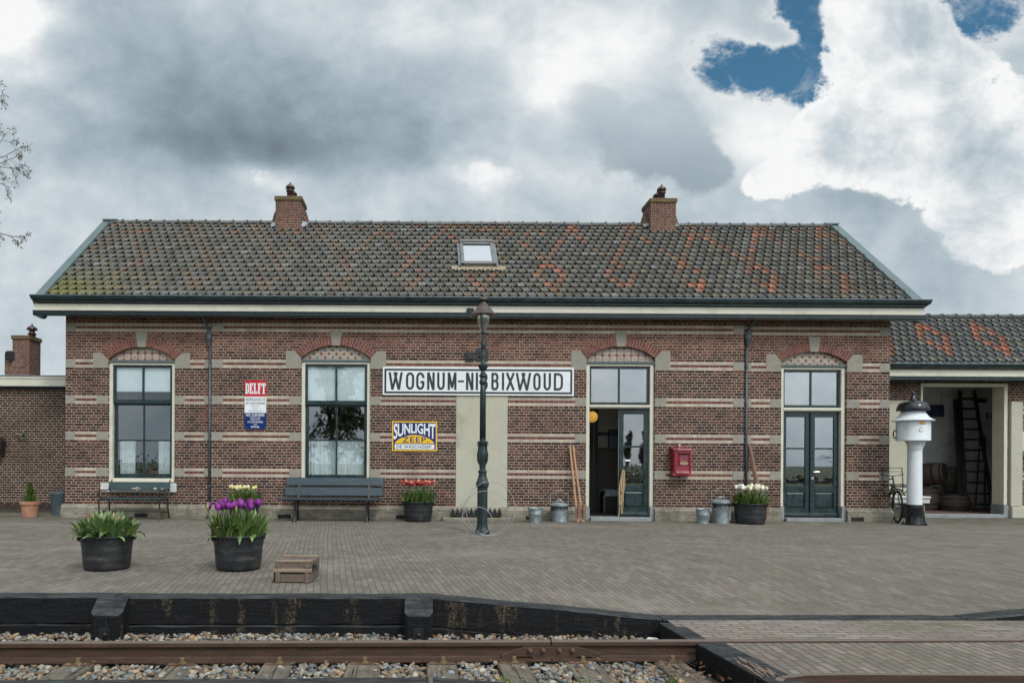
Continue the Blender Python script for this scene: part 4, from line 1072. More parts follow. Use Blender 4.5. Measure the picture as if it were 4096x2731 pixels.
# roof ---------------------------------------------------------------
RY0,RZ0=14.86,4.665
CA,SA=(YR-RY0),(ZR-RZ0); SL=sqrt(CA*CA+SA*SA); CA/=SL; SA/=SL
def roofpt(X,s,h=0): return (X,RY0+s*CA-h*SA,RZ0+s*SA+h*CA)
def roof_s(py,px):
    """distance up the slope for a measured height"""
    q=(VY-(py-ROLL*(px-VX)))/F
    return (q*RY0-(RZ0-HC))/(SA-q*CA)
def tiles(xl,xr,rows,gauge,tw,rp,colfn,seed,x_off=0):
    r=random.Random(seed); b=MB()
    prof=[(0,.012),(.06,.004),(.16,.0),(.34,.002),(.44,.009),(.50,.012),(.56,.009),(.66,.002),(.76,.002),(.80,.024),(.84,.044),(.89,.051),(.94,.042),(1.0,.012)]
    for j in range(rows):
        s0=gauge*j; s1=s0+gauge*1.06
        sh=(tw/2 if j%2 else 0)+x_off
        n0=int((xl-sh)/tw)-2; n1=int((xr-sh)/tw)+2
        for i in range(n0,n1):
            xa=sh+i*tw
            if xa+tw<xl+.01 or xa>xr-.01: continue
            c=colfn(i,j,r); dj=r.uniform(-.006,.006); dh=r.uniform(-.003,.003); tl=r.uniform(-.004,.004)
            q=len(b.v); m=0
            for (t,h) in prof:
                x=min(max(xa+t*tw,xl),xr)
                lo=.030+h+dh+tl*(t-.5)
                b.v+=[rp(x,s0+dj,lo-.022-h*.35),rp(x,s0+dj-.004,lo-.004),rp(x,s0+dj+.008,lo+.002),rp(x,(s0+s1)/2,lo-.014),rp(x,s1,h+dh-.002)]; m+=1
            for k in range(m-1):
                if b.v[q+k*5][0]==b.v[q+k*5+5][0]: continue
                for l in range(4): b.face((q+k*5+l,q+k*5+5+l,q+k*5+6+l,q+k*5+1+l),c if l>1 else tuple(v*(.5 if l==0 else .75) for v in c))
    return b
ROWS=18; GA=SL/ROWS; TW=.1985
MOT0=WX(265,15.1)   # centre of the first ornament at its foot
def tilecol(i,j,r):
    xc=(i+.5)*TW+(TW/2 if j%2 else 0)+XO
    g0=r.uniform(.72,1.3); base=(.098*g0,.095*g0,.086*g0)
    if r.random()<.14: base=(.11*g0,.095*g0,.07*g0)
    if r.random()<.06: base=(.135*g0,.135*g0,.13*g0)
    per=8*TW; k=round((xc-MOT0)/per); off=abs(xc-MOT0-k*per)/TW
    off=round(off*2)/2
    pat={2:0,3:.5,4:1,5:1.5,6:1,7:.5,8:0,9:.5,10:1,11:1.5,12:2,13:2.5,14:3,15:3.5,16:4,17:3.5}
    want=pat.get(j)
    hit=want is not None and abs(off-want)<.26
    if 0<=k<=10 or (k in(-1,11) and j>9):
        if hit and r.random()<.86:
            bright=(.05+.75*max(0,min(1,(xc+2.5)/5.5))*r.uniform(.2,1))*(1 if j<9 or r.random()<.4 else .45)
            if r.random()<.3: bright*=.3
            old=(.125,.10,.08); new=(.32,.12,.07); kk=r.uniform(.8,1.2)
            return tuple((old[q]*(1-bright)+new[q]*bright)*kk for q in range(3))
        if j>=15 and r.random()<.12: return (.16*g0,.085*g0,.055*g0)
    return base
XO=MOT0-(int((MOT0)/TW)+.5)*TW
RXL,RXR=-8.26,10.38
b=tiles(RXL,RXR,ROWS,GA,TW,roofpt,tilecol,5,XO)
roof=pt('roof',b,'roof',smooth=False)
b=MB(); b.poly([roofpt(-8.36,0,-.012),roofpt(10.5,0,-.012),roofpt(10.5,SL,-.012),roofpt(-8.36,SL,-.012)]); b.poly([(-8.36,YR,ZR-.01),(10.5,YR,ZR-.01),(10.5,YBACK+.4,ZR-.01-(YBACK+.4-YR)*.857),(-8.36,YBACK+.4,ZR-.01-(YBACK+.4-YR)*.857)]); b.build('roof_boarding',M['dark'],roof)
# ridge tiles
b=MB(); x=RXL; L=.357; k=0; r=random.Random(3)
while x<RXR-.02:
    x1=min(x+L,RXR); dz=r.uniform(-.006,.006); prof=[]
    m=8; ring=lambda xx,R0,up=0:[(xx,YR+R0*sin(-pi*.55+pi*1.1*i/m)*1.15,ZR+.0+up+dz+R0*cos(-pi*.55+pi*1.1*i/m)) for i in range(m+1)]
    segs=[(x,.072),(x1-.05,.080),(x1-.045,.098),(x1-.005,.098)]
    q=len(b.v)
    for xx,R0 in segs: b.v+=ring(xx,R0)
    g0=r.uniform(.8,1.25); c=(.11*g0,.115*g0,.115*g0)
    for a_ in range(3):
        for i in range(m): b.face((q+a_*(m+1)+i,q+a_*(m+1)+i+1,q+(a_+1)*(m+1)+i+1,q+(a_+1)*(m+1)+i),c)
    x=x1
b.build('ridge_tiles',M['roof'],roof)
# verge boards (metal capped)
for (xa,xb) in ((-8.43,-8.24),(10.36,10.57)):
    b=MB(); o0=len(b.v)
    P=[roofpt(xa,-.06,.065),roofpt(xb,-.06,.065),roofpt(xb,SL+.03,.065),roofpt(xa,SL+.03,.065),roofpt(xa,-.06,-.16),roofpt(xb,-.06,-.06),roofpt(xb,SL+.03,-.06),roofpt(xa,SL+.03,-.16)]
    b.v+=P
    for f in ((0,1,2,3),(4,7,6,5),(0,4,5,1),(1,5,6,2),(2,6,7,3),(3,7,4,0)): b.face([o0+i for i in f])
    pt('verge_board',b,'slate_green')
for (xa,xb) in ((-8.44,-8.05),(10.2,10.58)):
    b=MB(); b.box(xa,xb,YR-.10,YR+.1,ZR+.055,ZR+.085); pt('ridge_end_flashing',b,'lead')
# skylight
s0,s1=roof_s(612,1093)-.20,roof_s(561,1093)-.24; xc=(1093-VX)/F*16.55; 
sk0=MB(); RM=Matrix(((1,0,0,xc),(0,CA,-SA,RY0),(0,SA,CA,RZ0),(0,0,0,1)))
def rb(b,x0,x1,s_0,s_1,h0,h1): b.box(x0,x1,s_0,s_1,h0,h1)
w=.40; b=MB(); H=.165
b.box(-w,-w+.075,s0+.05,s1,0,H); b.box(w-.075,w,s0+.05,s1,0,H); b.box(-w-.02,w+.02,s0+.05,s0+.17,0,H-.012); b.box(-w+.075,w-.075,s1-.10,s1,0,H); b.box(-w-.0,w+.0,s1-.005,s1+.10,.0,H+.03)
b.xf(RM); skl=pt('skylight',b,'skyframe',bevel=.008)
b=MB(); b.box(-w-.06,-w-.002,s0+.02,s1+.06,0,H*.62); b.box(w+.002,w+.06,s0+.02,s1+.06,0,H*.6); b.xf(RM); b.build('flashing',M['zinc'],skl)
b=MB(); b.box(-w+.075,w-.075,s0+.17,s1-.16,H*.78,H*.84); b.xf(RM); b.build('pane',M['skylightglass'],skl)
b=MB(); b.box(-w+.075,w-.075,s1-.16,s1-.10,H*.70,H*.75); b.xf(RM); b.build('shadow_gap',M['iron'],skl)
b=MB(); n=36
for i in range(n):
    xa=-.62+1.24*i/n; xb=-.62+1.24*(i+1)/n; f=lambda x:.058+.016*sin(x*2*pi/TW*1+1); e=lambda x: (s0-.10-.02*abs(sin(x*pi/TW)))
    b.poly([(xa,e(xa),f(xa)),(xb,e(xb),f(xb)),(xb,s0+.07,.075),(xa,s0+.07,.075)])
b.xf(RM); b.build('apron',M['apron'],skl)
# chimneys
def chimney(pl,pr_,seed,lab):
    Y0,Y1=17.70,18.37; x0,x1=WX(pl,Y0),WX(pr_,Y0); zb=RZ0+(Y0-RY0)/CA*SA-.1; zt=7.985
    b=MB(); b.box(x0,x1,Y0,Y1,zb-.1,zt-.105)
    ch=pt('chimney',b,'brickchim',label=lab)
    b=MB(); b.box(x0-.028,x1+.028,Y0-.028,Y1+.028,zt-.105,zt); b.build('cap',M['brickcap'],ch,bevel=.008)
    b=MB(); b.poly([(x0+.02,Y0+.02,zt+.004),(x1-.02,Y0+.02,zt+.004),(x1-.02,Y1-.02,zt+.004),(x0+.02,Y1-.02,zt+.004)])
    b.box(x0+.06,x1-.06,Y0+.06,Y1-.06,zt,zt+.02); b.build('mortar_top',M['stone'],ch)
    b=MB(); hs=[0,.07,.14,.21,.28,.35,.42]; ws=[.15,.14,.13,.115,.10,.08]
    hh=[7.10,7.30,7.40,7.48,7.56,7.63,7.69]
    for i in range(6):
        z0=hh[i]
        for s in (-1,1):
            xx=x0 if s<0 else x1
            b.box(xx,xx+s*ws[i],17.88-.0+.015*i,18.22-.015*i,z0,hh[i+1])
    b.build('shoulder',M['brickchim'],ch)
    b=MB(); r=random.Random(seed)
    def pot(y,h,rad):
        c=((x0+x1)/2+.01,y,zt+.015)
        b=MB(); b.lathe([(rad,0),(rad,h*.38),(rad*1.22,h*.40),(rad*1.25,h*.46),(rad*1.0,h*.50),(rad*.8,h*.52),(rad*.8,h*.58),(rad*1.35,h*.585),(rad*1.42,h*.63),(rad*1.2,h*.74),(rad*.7,h*.82),(rad*.3,h*.85),(rad*.2,h*.88),(rad*.32,h*.92),(rad*.12,h*.97),(0,h)],c,14)
        b.build('chimney_pot',M['copper'] if False else M['potred'],ch,smooth=True)
    pot(17.88,.42,.085); pot(18.2,.36,.085)
    b=MB(); n=10; s0=roof_s(524,(pl+pr_)/2)
    for i in range(n):
        xa=x0-.12+(x1-x0+.24)*i/n; xb=x0-.12+(x1-x0+.24)*(i+1)/n
        e=lambda x: .0+.03*sin(x*2*pi/TW)+r.uniform(-.01,.01)
        b.poly([roofpt(xa,s0-.10+e(xa),.075+e(xa)),roofpt(xb,s0-.10+e(xb),.075+e(xb)),roofpt(xb,s0+.09,.10),roofpt(xa,s0+.09,.10)])
    for s in (-1,1):
        xx=x0 if s<0 else x1
        b.poly([roofpt(xx,s0-.10,.08),roofpt(xx+s*.13,s0-.08,.085),roofpt(xx+s*.15,SL-.1,.085),roofpt(xx,SL-.1,.12)])
    b.build('flashing',M['lead'],ch)
M['potred']=plain('dark_red_glazed_pot',(.055,.022,.02),.25,.3,8,bump=.05)
chimney(629.8,688.5,1,'left brick chimney, its second pot showing on the right'); chimney(1491.5,1549.5,2,'right brick chimney, its second pot showing on the left')
# rain pipes
def rainpipe(px,Y,lab,dx=1):
    x=WX(px,Y); b=MB(); r=.027
    ztop=WZ(795,Y,px)
    b.tube([(x,Y-.055,.12),(x,Y-.055,ztop)],r,10)
    b.tube([(x,Y-.055,.17),(x,Y-.09,.10),(x-.02,Y-.14,.02)],r,10)
    o=pt('downpipe',b,'pipe',smooth=True,label=lab)
    b=MB(); b.lathe([(r,0),(r+.008,.02),(r+.03,.12),(r+.05,.16),(r+.055,.26),(r+.068,.275),(r+.068,.29),(.02,.29)],(x-.015*dx,Y-.07,ztop-.02),12); b.build('hopper',M['pipe'],o)
    b=MB(); b.tube([(x-.02*dx,Y-.07,ztop+.26),(x-.03*dx,Y-.09,ztop+.36),(x-.10*dx,YE+.10,4.37)],r*1.15,10); b.build('bend',M['pipe'],o)
    b=MB()
    for py in (845,930,1010,1115,1172):
        z=WZ(py,Y,px); b.lathe([(r+.008,-.018),(r+.010,0),(r+.008,.018)],(x,Y-.055,z),10); b.box(x-.012,x+.012,Y-.03,Y,z-.012,z+.012)
    b.build('bracket',M['pipe'],o)
rainpipe(483,YS,'dark zinc rain pipe between the left bay and the middle bay'); rainpipe(1711,YS,'dark zinc rain pipe between the middle bay and the right bay',-1)
# cream plastered panel and small fittings
b=MB(); Y=YC; b.box(WX(1047,Y),WX(1165,Y),Y-.018,Y+.01,WZ(1168,Y,1105),WZ(905,Y,1105)); pt('plaster_panel',b,'plaster',bevel=.004)
# repaired stepped crack in the brickwork
b=MB(); Y=YC; pts=[(1240,737),(1240,745),(1229,745),(1229,752),(1221,752),(1221,758),(1214,758),(1214,765),(1206,765),(1206,772),(1200,772),(1200,785),(1193,785),(1193,792)]
for (p,q) in zip(pts,pts[1:]): 
    A=W(*p,Y); Bq=W(*q,Y); b.bar((A[0],Y-.003,A[1]),(Bq[0],Y-.003,Bq[1]),.004,.011)
pt('crack_repair',b,plain('pale_mortar',(.42,.39,.34),.9,.1,20))
# ------------------------------------------------------------------ left annex: low flat-roofed brick wing
YA=16.65
BA=thing('brick_annex','low flat-roofed dark brick annex with pale fascia left of the station','building',(-12,YA,0))
def pa(name,b,mat,parent=None,**k): return b.build(name,M[mat] if isinstance(mat,str) else mat,parent or BA,world=(parent is None),**k)
zA=WZ(862,YA-.12,70)
b=MB(); b.box(-17,XL-.004,YA,22,0,zA-.30); pa('wall',b,'brickdark')
b=MB(); b.box(-17,XL-.004,YA-.02,YA+.01,.0,.085); pa('base_course',b,plain('dark_base_brick',(.045,.035,.03),.9,.3,9))
b=MB()
for i in range(140):
    x=-16.95+i*.0655; 
    if x>XL-.05: break
    b.box(x,x+.055,YA-.006,YA+.002,.10,.21,(.05*random.uniform(.6,1.2),.026*random.uniform(.7,1.2),.023))
pa('soldier_course',b,'brickcol')
zf=lambda py: WZ(py,YA-.14,70)
b=MB(); b.box(-17,XL-.006,YA-.14,YA-.10,zf(886),zf(868)); pa('fascia',b,'cream')
b=MB(); b.box(-17,XL-.006,YA-.155,YA-.141,zf(868)-.012,zf(868)+.03); b.box(-17,XL-.006,YA-.145,YA-.102,zf(868)+.002,zf(864)); pa('fascia_moulding',b,'cream')
b=MB(); b.box(-17,XL-.006,YA-.165,22,zf(864)+.002,zf(861.5)); pa('roof',b,'zinc')
b=MB(); b.box(-17,XL-.006,YA-.138,YA-.002,zf(889),zf(886)-.002); pa('soffit',b,'green')
x=WX(66,YA); b=MB(); b.box(x-.17,x+.17,YA-.024,YA-.02,.03,.15); pa('air_vent',b,'dark')
# its chimney with a lower shoulder
Yc=18.0; q=lambda px: WX(px,Yc); zc=lambda py: WZ(py,Yc,45)
b=MB(); b.box(q(27),q(66),Yc,Yc+.52,zA-.35,zc(779)); ch=pa('chimney',b,'brickchim')
b=MB(); b.box(q(24.5),q(68.5),Yc-.03,Yc+.55,zc(779),zc(770)); b.build('cap',M['brickcap'],ch,bevel=.008)
b=MB(); b.box(q(5),q(27)-.002,Yc+.08,Yc+.5,zA-.35,zc(809)); b.box(q(9),q(27)-.003,Yc+.09,Yc+.46,zc(809),zc(804)); b.build('shoulder',M['brickchim'],ch)
b=MB(); b.box(q(11.5),q(32),Yc-.012,Yc-.003,zc(828),zc(807))
for i in range(7): b.box(q(12),q(31.5),Yc-.022,Yc-.012,zc(827-2.9*i),zc(825.8-2.9*i))
b.build('grille',M['iron'],ch)
b=MB(); rad=.085; h=.36; c=((q(27)+q(66))/2+.14,Yc+.26,zc(770))
b.lathe([(rad,0),(rad,h*.2),(rad*1.3,h*.22),(rad*1.3,h*.27),(rad*.85,h*.3),(rad*.85,h*.5),(rad*1.5,h*.52),(rad*1.6,h*.58),(rad*1.2,h*.72),(rad*.5,h*.82),(rad*.2,h*.85),(rad*.35,h*.91),(0,h)],c,14); b.build('chimney_pot',M['potred'],ch,smooth=True)
b=MB(); b.box(q(3),q(88),Yc-.06,Yc+.6,zA-.05,zA+.055); b.build('flashing',M['lead'],ch,bevel=.02)

# ------------------------------------------------------------------ right: goods shed with open doorway
BS=thing('goods_shed','lower brick goods shed with wide open doorway right of the station','building',(14.5,YA,0))
def pb(name,b,mat,parent=None,**k): return b.build(name,M[mat] if isinstance(mat,str) else mat,parent or BS,world=(parent is None),**k)
XE=19.0; YB2=20.9
SX0,SX1=WX(2113,YA),WX(2312.5,YA); ZD=WZ(881.5,YA,2200); ZW=3.32
b=MB(); Y=YA; x0=XR+.003
for (p,q_) in ((x0,SX0),(SX1,XE)): b.poly([(p,Y,0),(q_,Y,0),(q_,Y,ZW),(p,Y,ZW)])
b.poly([(SX0,Y,ZD),(SX1,Y,ZD),(SX1,Y,ZW),(SX0,Y,ZW)])
D=.30
for xx in (SX0,SX1): b.poly([(xx,Y,0),(xx,Y+D,0),(xx,Y+D,ZD),(xx,Y,ZD)])
b.poly([(SX0,Y,ZD),(SX1,Y,ZD),(SX1,Y+D,ZD),(SX0,Y+D,ZD)])
b.poly([(XE,Y,0),(XE,YB2,0),(XE,YB2,ZW),(XE,YR,5.1),(XE,Y,ZW)]); b.poly([(x0,YB2,0),(XE,YB2,0),(XE,YB2,ZW),(x0,YB2,ZW)])
pb('wall',b,'brick')
b=MB(); b.box(x0+.02,XE-.05,Y+.02,YB2-.02,.03,.075); pb('shed_floor',b,'barnfloor')
YI=19.3
b=MB(); b.box(x0+.03,XE-.1,YI,YI+.1,.08,3.7); b.box(x0+.03,x0+.1,Y+D+.01,YI-.01,.08,3.7); b.box(XE-.2,XE-.1,Y+D+.01,YI-.01,.08,3.7)
b.box(x0+.11,SX0-.002,Y+D,Y+D+.02,.08,3.6); b.box(SX1+.002,XE-.21,Y+D,Y+D+.02,.08,3.6)
pb('inner_wall',b,'wallinside')
b=MB(); b.box(x0+.03,XE-.1,Y+D+.03,YI+.1,3.4,3.45); pb('ceiling',b,'wallinside')
# door frame and threshold
z=lambda py: WZ(py,YA,2200)
b=MB(); fw=.085; yf=YA-.02; b.box(SX0,SX0+.05,yf,yf+.2,z(1158),ZD); b.box(SX1-fw,SX1,yf,yf+.36,z(1158),ZD); b.box(SX0+.05,SX1-fw,yf,yf+.2,ZD-.062,ZD); b.box(SX0-.004,SX1+.004,yf-.012,yf,ZD-.02,ZD+.016)
pb('door_frame',b,'cream',bevel=.006)
b=MB(); b.box(SX1-fw-.02,SX1+.012,yf-.03,yf+.37,0,z(1158)-.002); pb('jamb_foot',b,'bluestone',bevel=.008)
b=MB(); b.box(SX0,SX1-fw-.022,YA-.10,YA+.12,-.01,.085); pb('threshold',b,'bluestone',bevel=.012)
# plastered panels beside the doorway
b=MB(); b.box(XR+.01,SX0-.012,YA-.02,YA+.01,.0,WZ(920,YA,2080)); pb('plaster_panel',b,'plaster',bevel=.004)
b=MB(); xa,xb=SX1+.03,WX(2342,YA); b.box(xa,xb,YA-.09,YA+.01,.28,WZ(923,YA,2330)); pb('plaster_pier',b,'plaster',bevel=.008)
b=MB(); b.prism([(xa-.01,0),(xb+.07,0),(xb+.07,.20),(xb+.01,.27),(xa-.0,.27),(xa-.01,.2)],'y',YA-.14,YA+.01); pb('pier_foot',b,'plaster',bevel=.012)
b=MB(); b.box(xb+.08,XE,YA-.06,YA+.01,0,.24); pb('plinth',b,'brickplinth')
b=MB()
for k in (1,2,3): 
    t=zk(k); b.box(SX1+.0,SX1+.03,YA-.004,YA+.01,t-.186,t)
pb('stone_quoin',b,'stone')
# eaves
YE2=16.25; zg2=WZ(834.5,YE2-.1,2060)
b=MB(); gx0,gx1=XR+.004,XE+.4
gp=[(p[0]-YE+YE2,p[1]-zg+zg2) for p in []]
base=[(-.125,0),(-.130,-.012),(-.12,-.022),(-.115,-.05),(-.095,-.08),(-.06,-.095),(-.055,-.105),(-.02,-.125),(-.004,-.13),(.06,-.13),(.06,-.02),(-.09,-.02),(-.11,0)]
b.prism([(YE2+p,zg2+h) for p,h in base],'x',gx0,gx1); pb('gutter',b,'green')
b=MB(); b.box(gx0,gx1,YE2-.135,YE2-.11,zg2-.004,zg2+.009); pb('gutter_lip',b,'zinc')
zq=lambda py: WZ(py,YE2,2060)
b=MB(); b.box(gx0,gx1,YE2,YE2+.03,zq(864),zg2-.12); pb('fascia',b,'cream')
b=MB(); zf0=zq(864); mp=[(YE2-.03,zf0+.004),(YE2-.045,zf0-.012),(YE2-.045,zf0-.026),(YE2-.02,zf0-.032),(YE2-.02,zf0-.05),(YE2-.04,zf0-.056),(YE2-.04,zf0-.075),(YE2-.015,zf0-.092),(YE2+.05,zf0-.092),(YE2+.05,zf0+.004)]
b.prism(mp,'x',gx0,gx1); pb('eaves_moulding',b,'green')
b=MB(); b.box(gx0,gx1,YE2+.032,YA+.02,zf0-.06,zf0-.03); pb('soffit',b,'slate_green')
# roof
R2Y0,R2Z0=YE2+.02,zg2-.06; ZR2=WZ(728.5,YR,2200)
CA2,SA2=(YR-R2Y0),(ZR2-R2Z0); SL2=sqrt(CA2*CA2+SA2*SA2); CA2/=SL2; SA2/=SL2
def rp2(X,s,h=0): return (X,R2Y0+s*CA2-h*SA2,R2Z0+s*SA2+h*CA2)
CS=11.06; XO2=CS-(int(CS/TW)+.5)*TW
def tcol2(i,j,r):
    xc=(i+.5)*TW+(TW/2 if j%2 else 0)+XO2; g0=r.uniform(.75,1.3)
    c=(.098*g0,.102*g0,.10*g0)
    if r.random()<.1: c=(.125*g0,.12*g0,.09*g0)
    per=7*TW; k=round((xc-CS)/per); off=round(abs(xc-CS-k*per)/TW*2)/2
    want={2:0,3:.5,4:1,5:1.5,6:1,7:.5,8:0}.get(j)
    # every second row is laid half a tile over, so the outline closes on odd rows with half offsets
    if want is not None and abs(off-want)<.26:
        br=r.uniform(.3,1)*(.4 if xc<11.8 else 1)
        old=(.15,.10,.078); new=(.31,.115,.068)
        return tuple(old[q]*(1-br)+new[q]*br for q in range(3))
    return c
rows2=int(SL2/GA+.5)
b=tiles(XR+.004,XE+.3,rows2,SL2/rows2,TW,rp2,tcol2,8,XO2)
rf2=pb('roof',b,'roof')
b=MB(); b.poly([rp2(XR+.004,0,-.012),rp2(XE+.3,0,-.012),rp2(XE+.3,SL2,-.012),rp2(XR+.004,SL2,-.012)]); b.poly([(XR+.004,YR,ZR2-.01),(XE+.3,YR,ZR2-.01),(XE+.3,YB2+.4,ZR2-2.0),(XR+.004,YB2+.4,ZR2-2.0)]); b.build('roof_boarding',M['dark'],rf2)
b=MB(); x=XR+.004; r=random.Random(9)
while x<XE+.2:
    x1=x+L; dz=r.uniform(-.005,.005); m=8; q0=len(b.v)
    for xx,R0 in [(x,.068),(x1-.05,.076),(x1-.045,.092),(x1-.005,.092)]:
        b.v+=[(xx,YR+R0*sin(-pi*.55+pi*1.1*i/m)*1.15,ZR2+dz+R0*cos(-pi*.55+pi*1.1*i/m)) for i in range(m+1)]
    g0=r.uniform(.8,1.2); c=(.07*g0,.075*g0,.08*g0)
    for a_ in range(3):
        for i in range(m): b.face((q0+a_*(m+1)+i,q0+a_*(m+1)+i+1,q0+(a_+1)*(m+1)+i+1,q0+(a_+1)*(m+1)+i),c)
    x=x1
b.build('ridge_tiles',M['roof'],rf2)
# small window at the far right edge
xw0,xw1=WX(2343,YA),WX(2395,YA); zw0,zw1=WZ(1036,YA,2350),WZ(992,YA,2350)
nb=MB(); frame_rect(nb,xw0,xw1,zw0,zw1,YA-.05,YA+.02,.055); wf=pb('small_window',nb,'cream',bevel=.005)
nb=MB(); frame_rect(nb,xw0+.055,xw1-.055,zw0+.055,zw1-.055,YA-.03,YA+.015,.03); nb.build('sash',M['green'],wf)
nb=MB(); nb.box(xw0+.085,xw1-.085,YA-.006,YA-.003,zw0+.085,zw1-.085); nb.build('pane',M['bluestone'],wf)
nb=MB(); nb.box(xw0-.03,xw1,YA-.09,YA,zw0-.12,zw0-.03); nb.build('sill',M['slate_green'],wf,bevel=.008)

# ---- things inside the shed
# stone ledge (old counter slab) by the doorway
t=thing('stone_ledge','pale stone slab on brick pier behind the bicycle, at the shed doorway','ledge',(SX0-.15,YA-.30,0))
b=MB(); lx0,lx1=WX(2049,16.2)-(SX0-.15),WX(2133,16.2)-(SX0-.15); b.prism([(-.20,.36),(.27,.36),(.27,.52),(-.24,.52),(-.24,.48),(-.21,.46)],'x',lx0,lx1); b.build('slab',M['whitestone'],t,bevel=.01)
b=MB(); b.box(lx1-.32,lx1-.06,-.12,.25,0,.36); b.build('brick_pier',M['brickplinth'],t)
# ladder leaning on the back wall
def ladder():
    t=thing('ladder','tall black wooden ladder leaning inside the goods shed','ladder',(WX(2250,18.2),18.2,.078))
    Yb=18.1
    def pt2(px,py,Y): X,Z=W(px,py,Y); return Vector((X-t.location.x,Y-18.2,Z-.078))
    top=19.1; bl=pt2(2218,1175,17.9); br=pt2(2282,1172,17.9); bl.z=0; br.z=0; tl=pt2(2204,897,top); tr=pt2(2237,897,top)
    for a_,c_,w in ((bl,tl,.09),(br,tr,.075)):
        b=MB(); b.bar(a_,c_,w,.06,(0,-1,0)); b.build('rail_stile',M['blackwood'],t,bevel=.006)
    for i in range(11):
        f=.05+.088*i; b=MB(); b.bar(bl.lerp(tl,f),br.lerp(tr,f),.035,.05); b.build('rung',M['blackwood'],t)
    # second, wider stile of the section behind
    b=MB(); b.bar(bl+Vector((-.02,.1,0)),pt2(2196,918,top-.05),.13,.07,(0,-1,0)); b.build('rear_section',M['blackwood'],t)
    b=MB(); b.bar(pt2(2240,1172,18.5),pt2(2252,985,18.9),.035,.03); b.bar(pt2(2262,1172,18.5),pt2(2262,1000,18.9),.05,.03); b.build('brace',M['barrel'],t)
    b=MB(); b.bar(tr+Vector((-.02,-.04,-.25)),tr+Vector((.28,-.04,-.28)),.1,.1); b.build('hook_block',M['blackwood'],t)
ladder()
def barrel(name,label,loc,R,H,rot=None,grp='barrels in the shed'):
    t=thing(name,label,'barrel',loc,0,grp)
    if rot: t.rotation_euler=rot
    b=MB(); n=10; pr=[(R*.80,.03)]
    for i in range(n+1):
        f=i/n; pr.append((R*(.82+.18*sin(pi*f)),H*f))
    pr.append((R*.80,H)); pr.append((R*.79,H-.03)); pr.append((0,H-.03))
    pr[0]=(0,.03); pr.insert(1,(R*.78,.03)); pr.insert(2,(R*.80,0))
    b.lathe(pr,(0,0,0),24); b.build('staves',M['barrel'],t,auto=40)
    for f in (.06,.27,.73,.94):
        b=MB(); r0=R*(.82+.18*sin(pi*f))+.004; b.lathe([(r0-.003,H*f-.02),(r0,H*f-.02),(r0,H*f+.02),(r0-.003,H*f+.02)],(0,0,0),24); b.build('hoop',M['hoop'],t)
YBR=18.3
barrel('barrel','barrel lying on its side, its round head facing out',(WX(2142,YBR)-.35,YBR+.3,.67+.28),.30,.80,(0,radians(82),radians(-58)))
barrel('barrel','upright barrel under the lying barrel, left in the shed',(WX(2130,YBR),YBR+.1,.078),.33,.62)
barrel('barrel','dark barrel standing upright beside the ladder, tallest of the barrels',(WX(2200,YBR+.3),YBR+.4,.078+.42),.26,.72)
barrel('barrel','low wide barrel standing in front of the tall one',(WX(2183,YBR),YBR-.1,.078),.38,.42)
barrel('barrel','barrel half hidden behind the right door jamb of the shed',(WX(2300,17.6)+.1,17.65,.078),.30,.55)
# blue board and painted letters on the back wall
t=thing('blue_board','dark blue board hanging on the shed back wall','board',(WX(2140,YI-.05),YI-.04,0))
b=MB(); b.box(-.33,.33,-.02,.0,WZ(957,YI,2140),WZ(930,YI,2140)); b.build('panel',plain('dull_blue_board',(.035,.06,.12),.6,.15,4),t)
b=MB(); b.tube([(-.25,-.01,WZ(930,YI,2140)),(-.34,.01,3.3)],.006,5); b.tube([(.25,-.01,WZ(930,YI,2140)),(.30,.01,3.3)],.006,5); b.build('hanging_cord',M['rope'],t)
# ------------------------------------------------------------------ lettering helpers
def ribbon(b,pts,w,y,closed=False,col=None,dy=.0):
    """flat stroke in the x-z plane facing -Y, with a little thickness"""
    P=[]
    for p in pts:
        v=Vector((p[0],p[1]))
        if not P or (v-P[-1]).length>1e-4: P.append(v)
    if closed and (P[0]-P[-1]).length<1e-4: P.pop()
    n=len(P); L=[];R=[]
    for i in range(n):
        if closed: a,c=P[i-1],P[(i+1)%n]
        else: a,c=(P[i-1] if i>0 else None),(P[i+1] if i<n-1 else None)
        d1=(P[i]-a).normalized() if a is not None else None; d2=(c-P[i]).normalized() if c is not None else None
        d1=d1 or d2; d2=d2 or d1
        n1=Vector((-d1.y,d1.x)); n2=Vector((-d2.y,d2.x)); m=(n1+n2)
        if m.length<1e-6: m=n1
        m.normalize(); k=1/max(.35,m.dot(n1)); L.append(P[i]+m*w/2*k); R.append(P[i]-m*w/2*k)
    q=len(b.v); b.v+=[(p.x,y,p.y) for p in L]+[(p.x,y,p.y) for p in R]
    for i in range(n if closed else n-1):
        j=(i+1)%n; b.face((q+i,q+n+i,q+n+j,q+j),col)
def arc(cx,cz,rx,rz,a0,a1,n=6): return [(cx+rx*cos(radians(a0+(a1-a0)*i/n)),cz+rz*sin(radians(a0+(a1-a0)*i/n))) for i in range(n+1)]
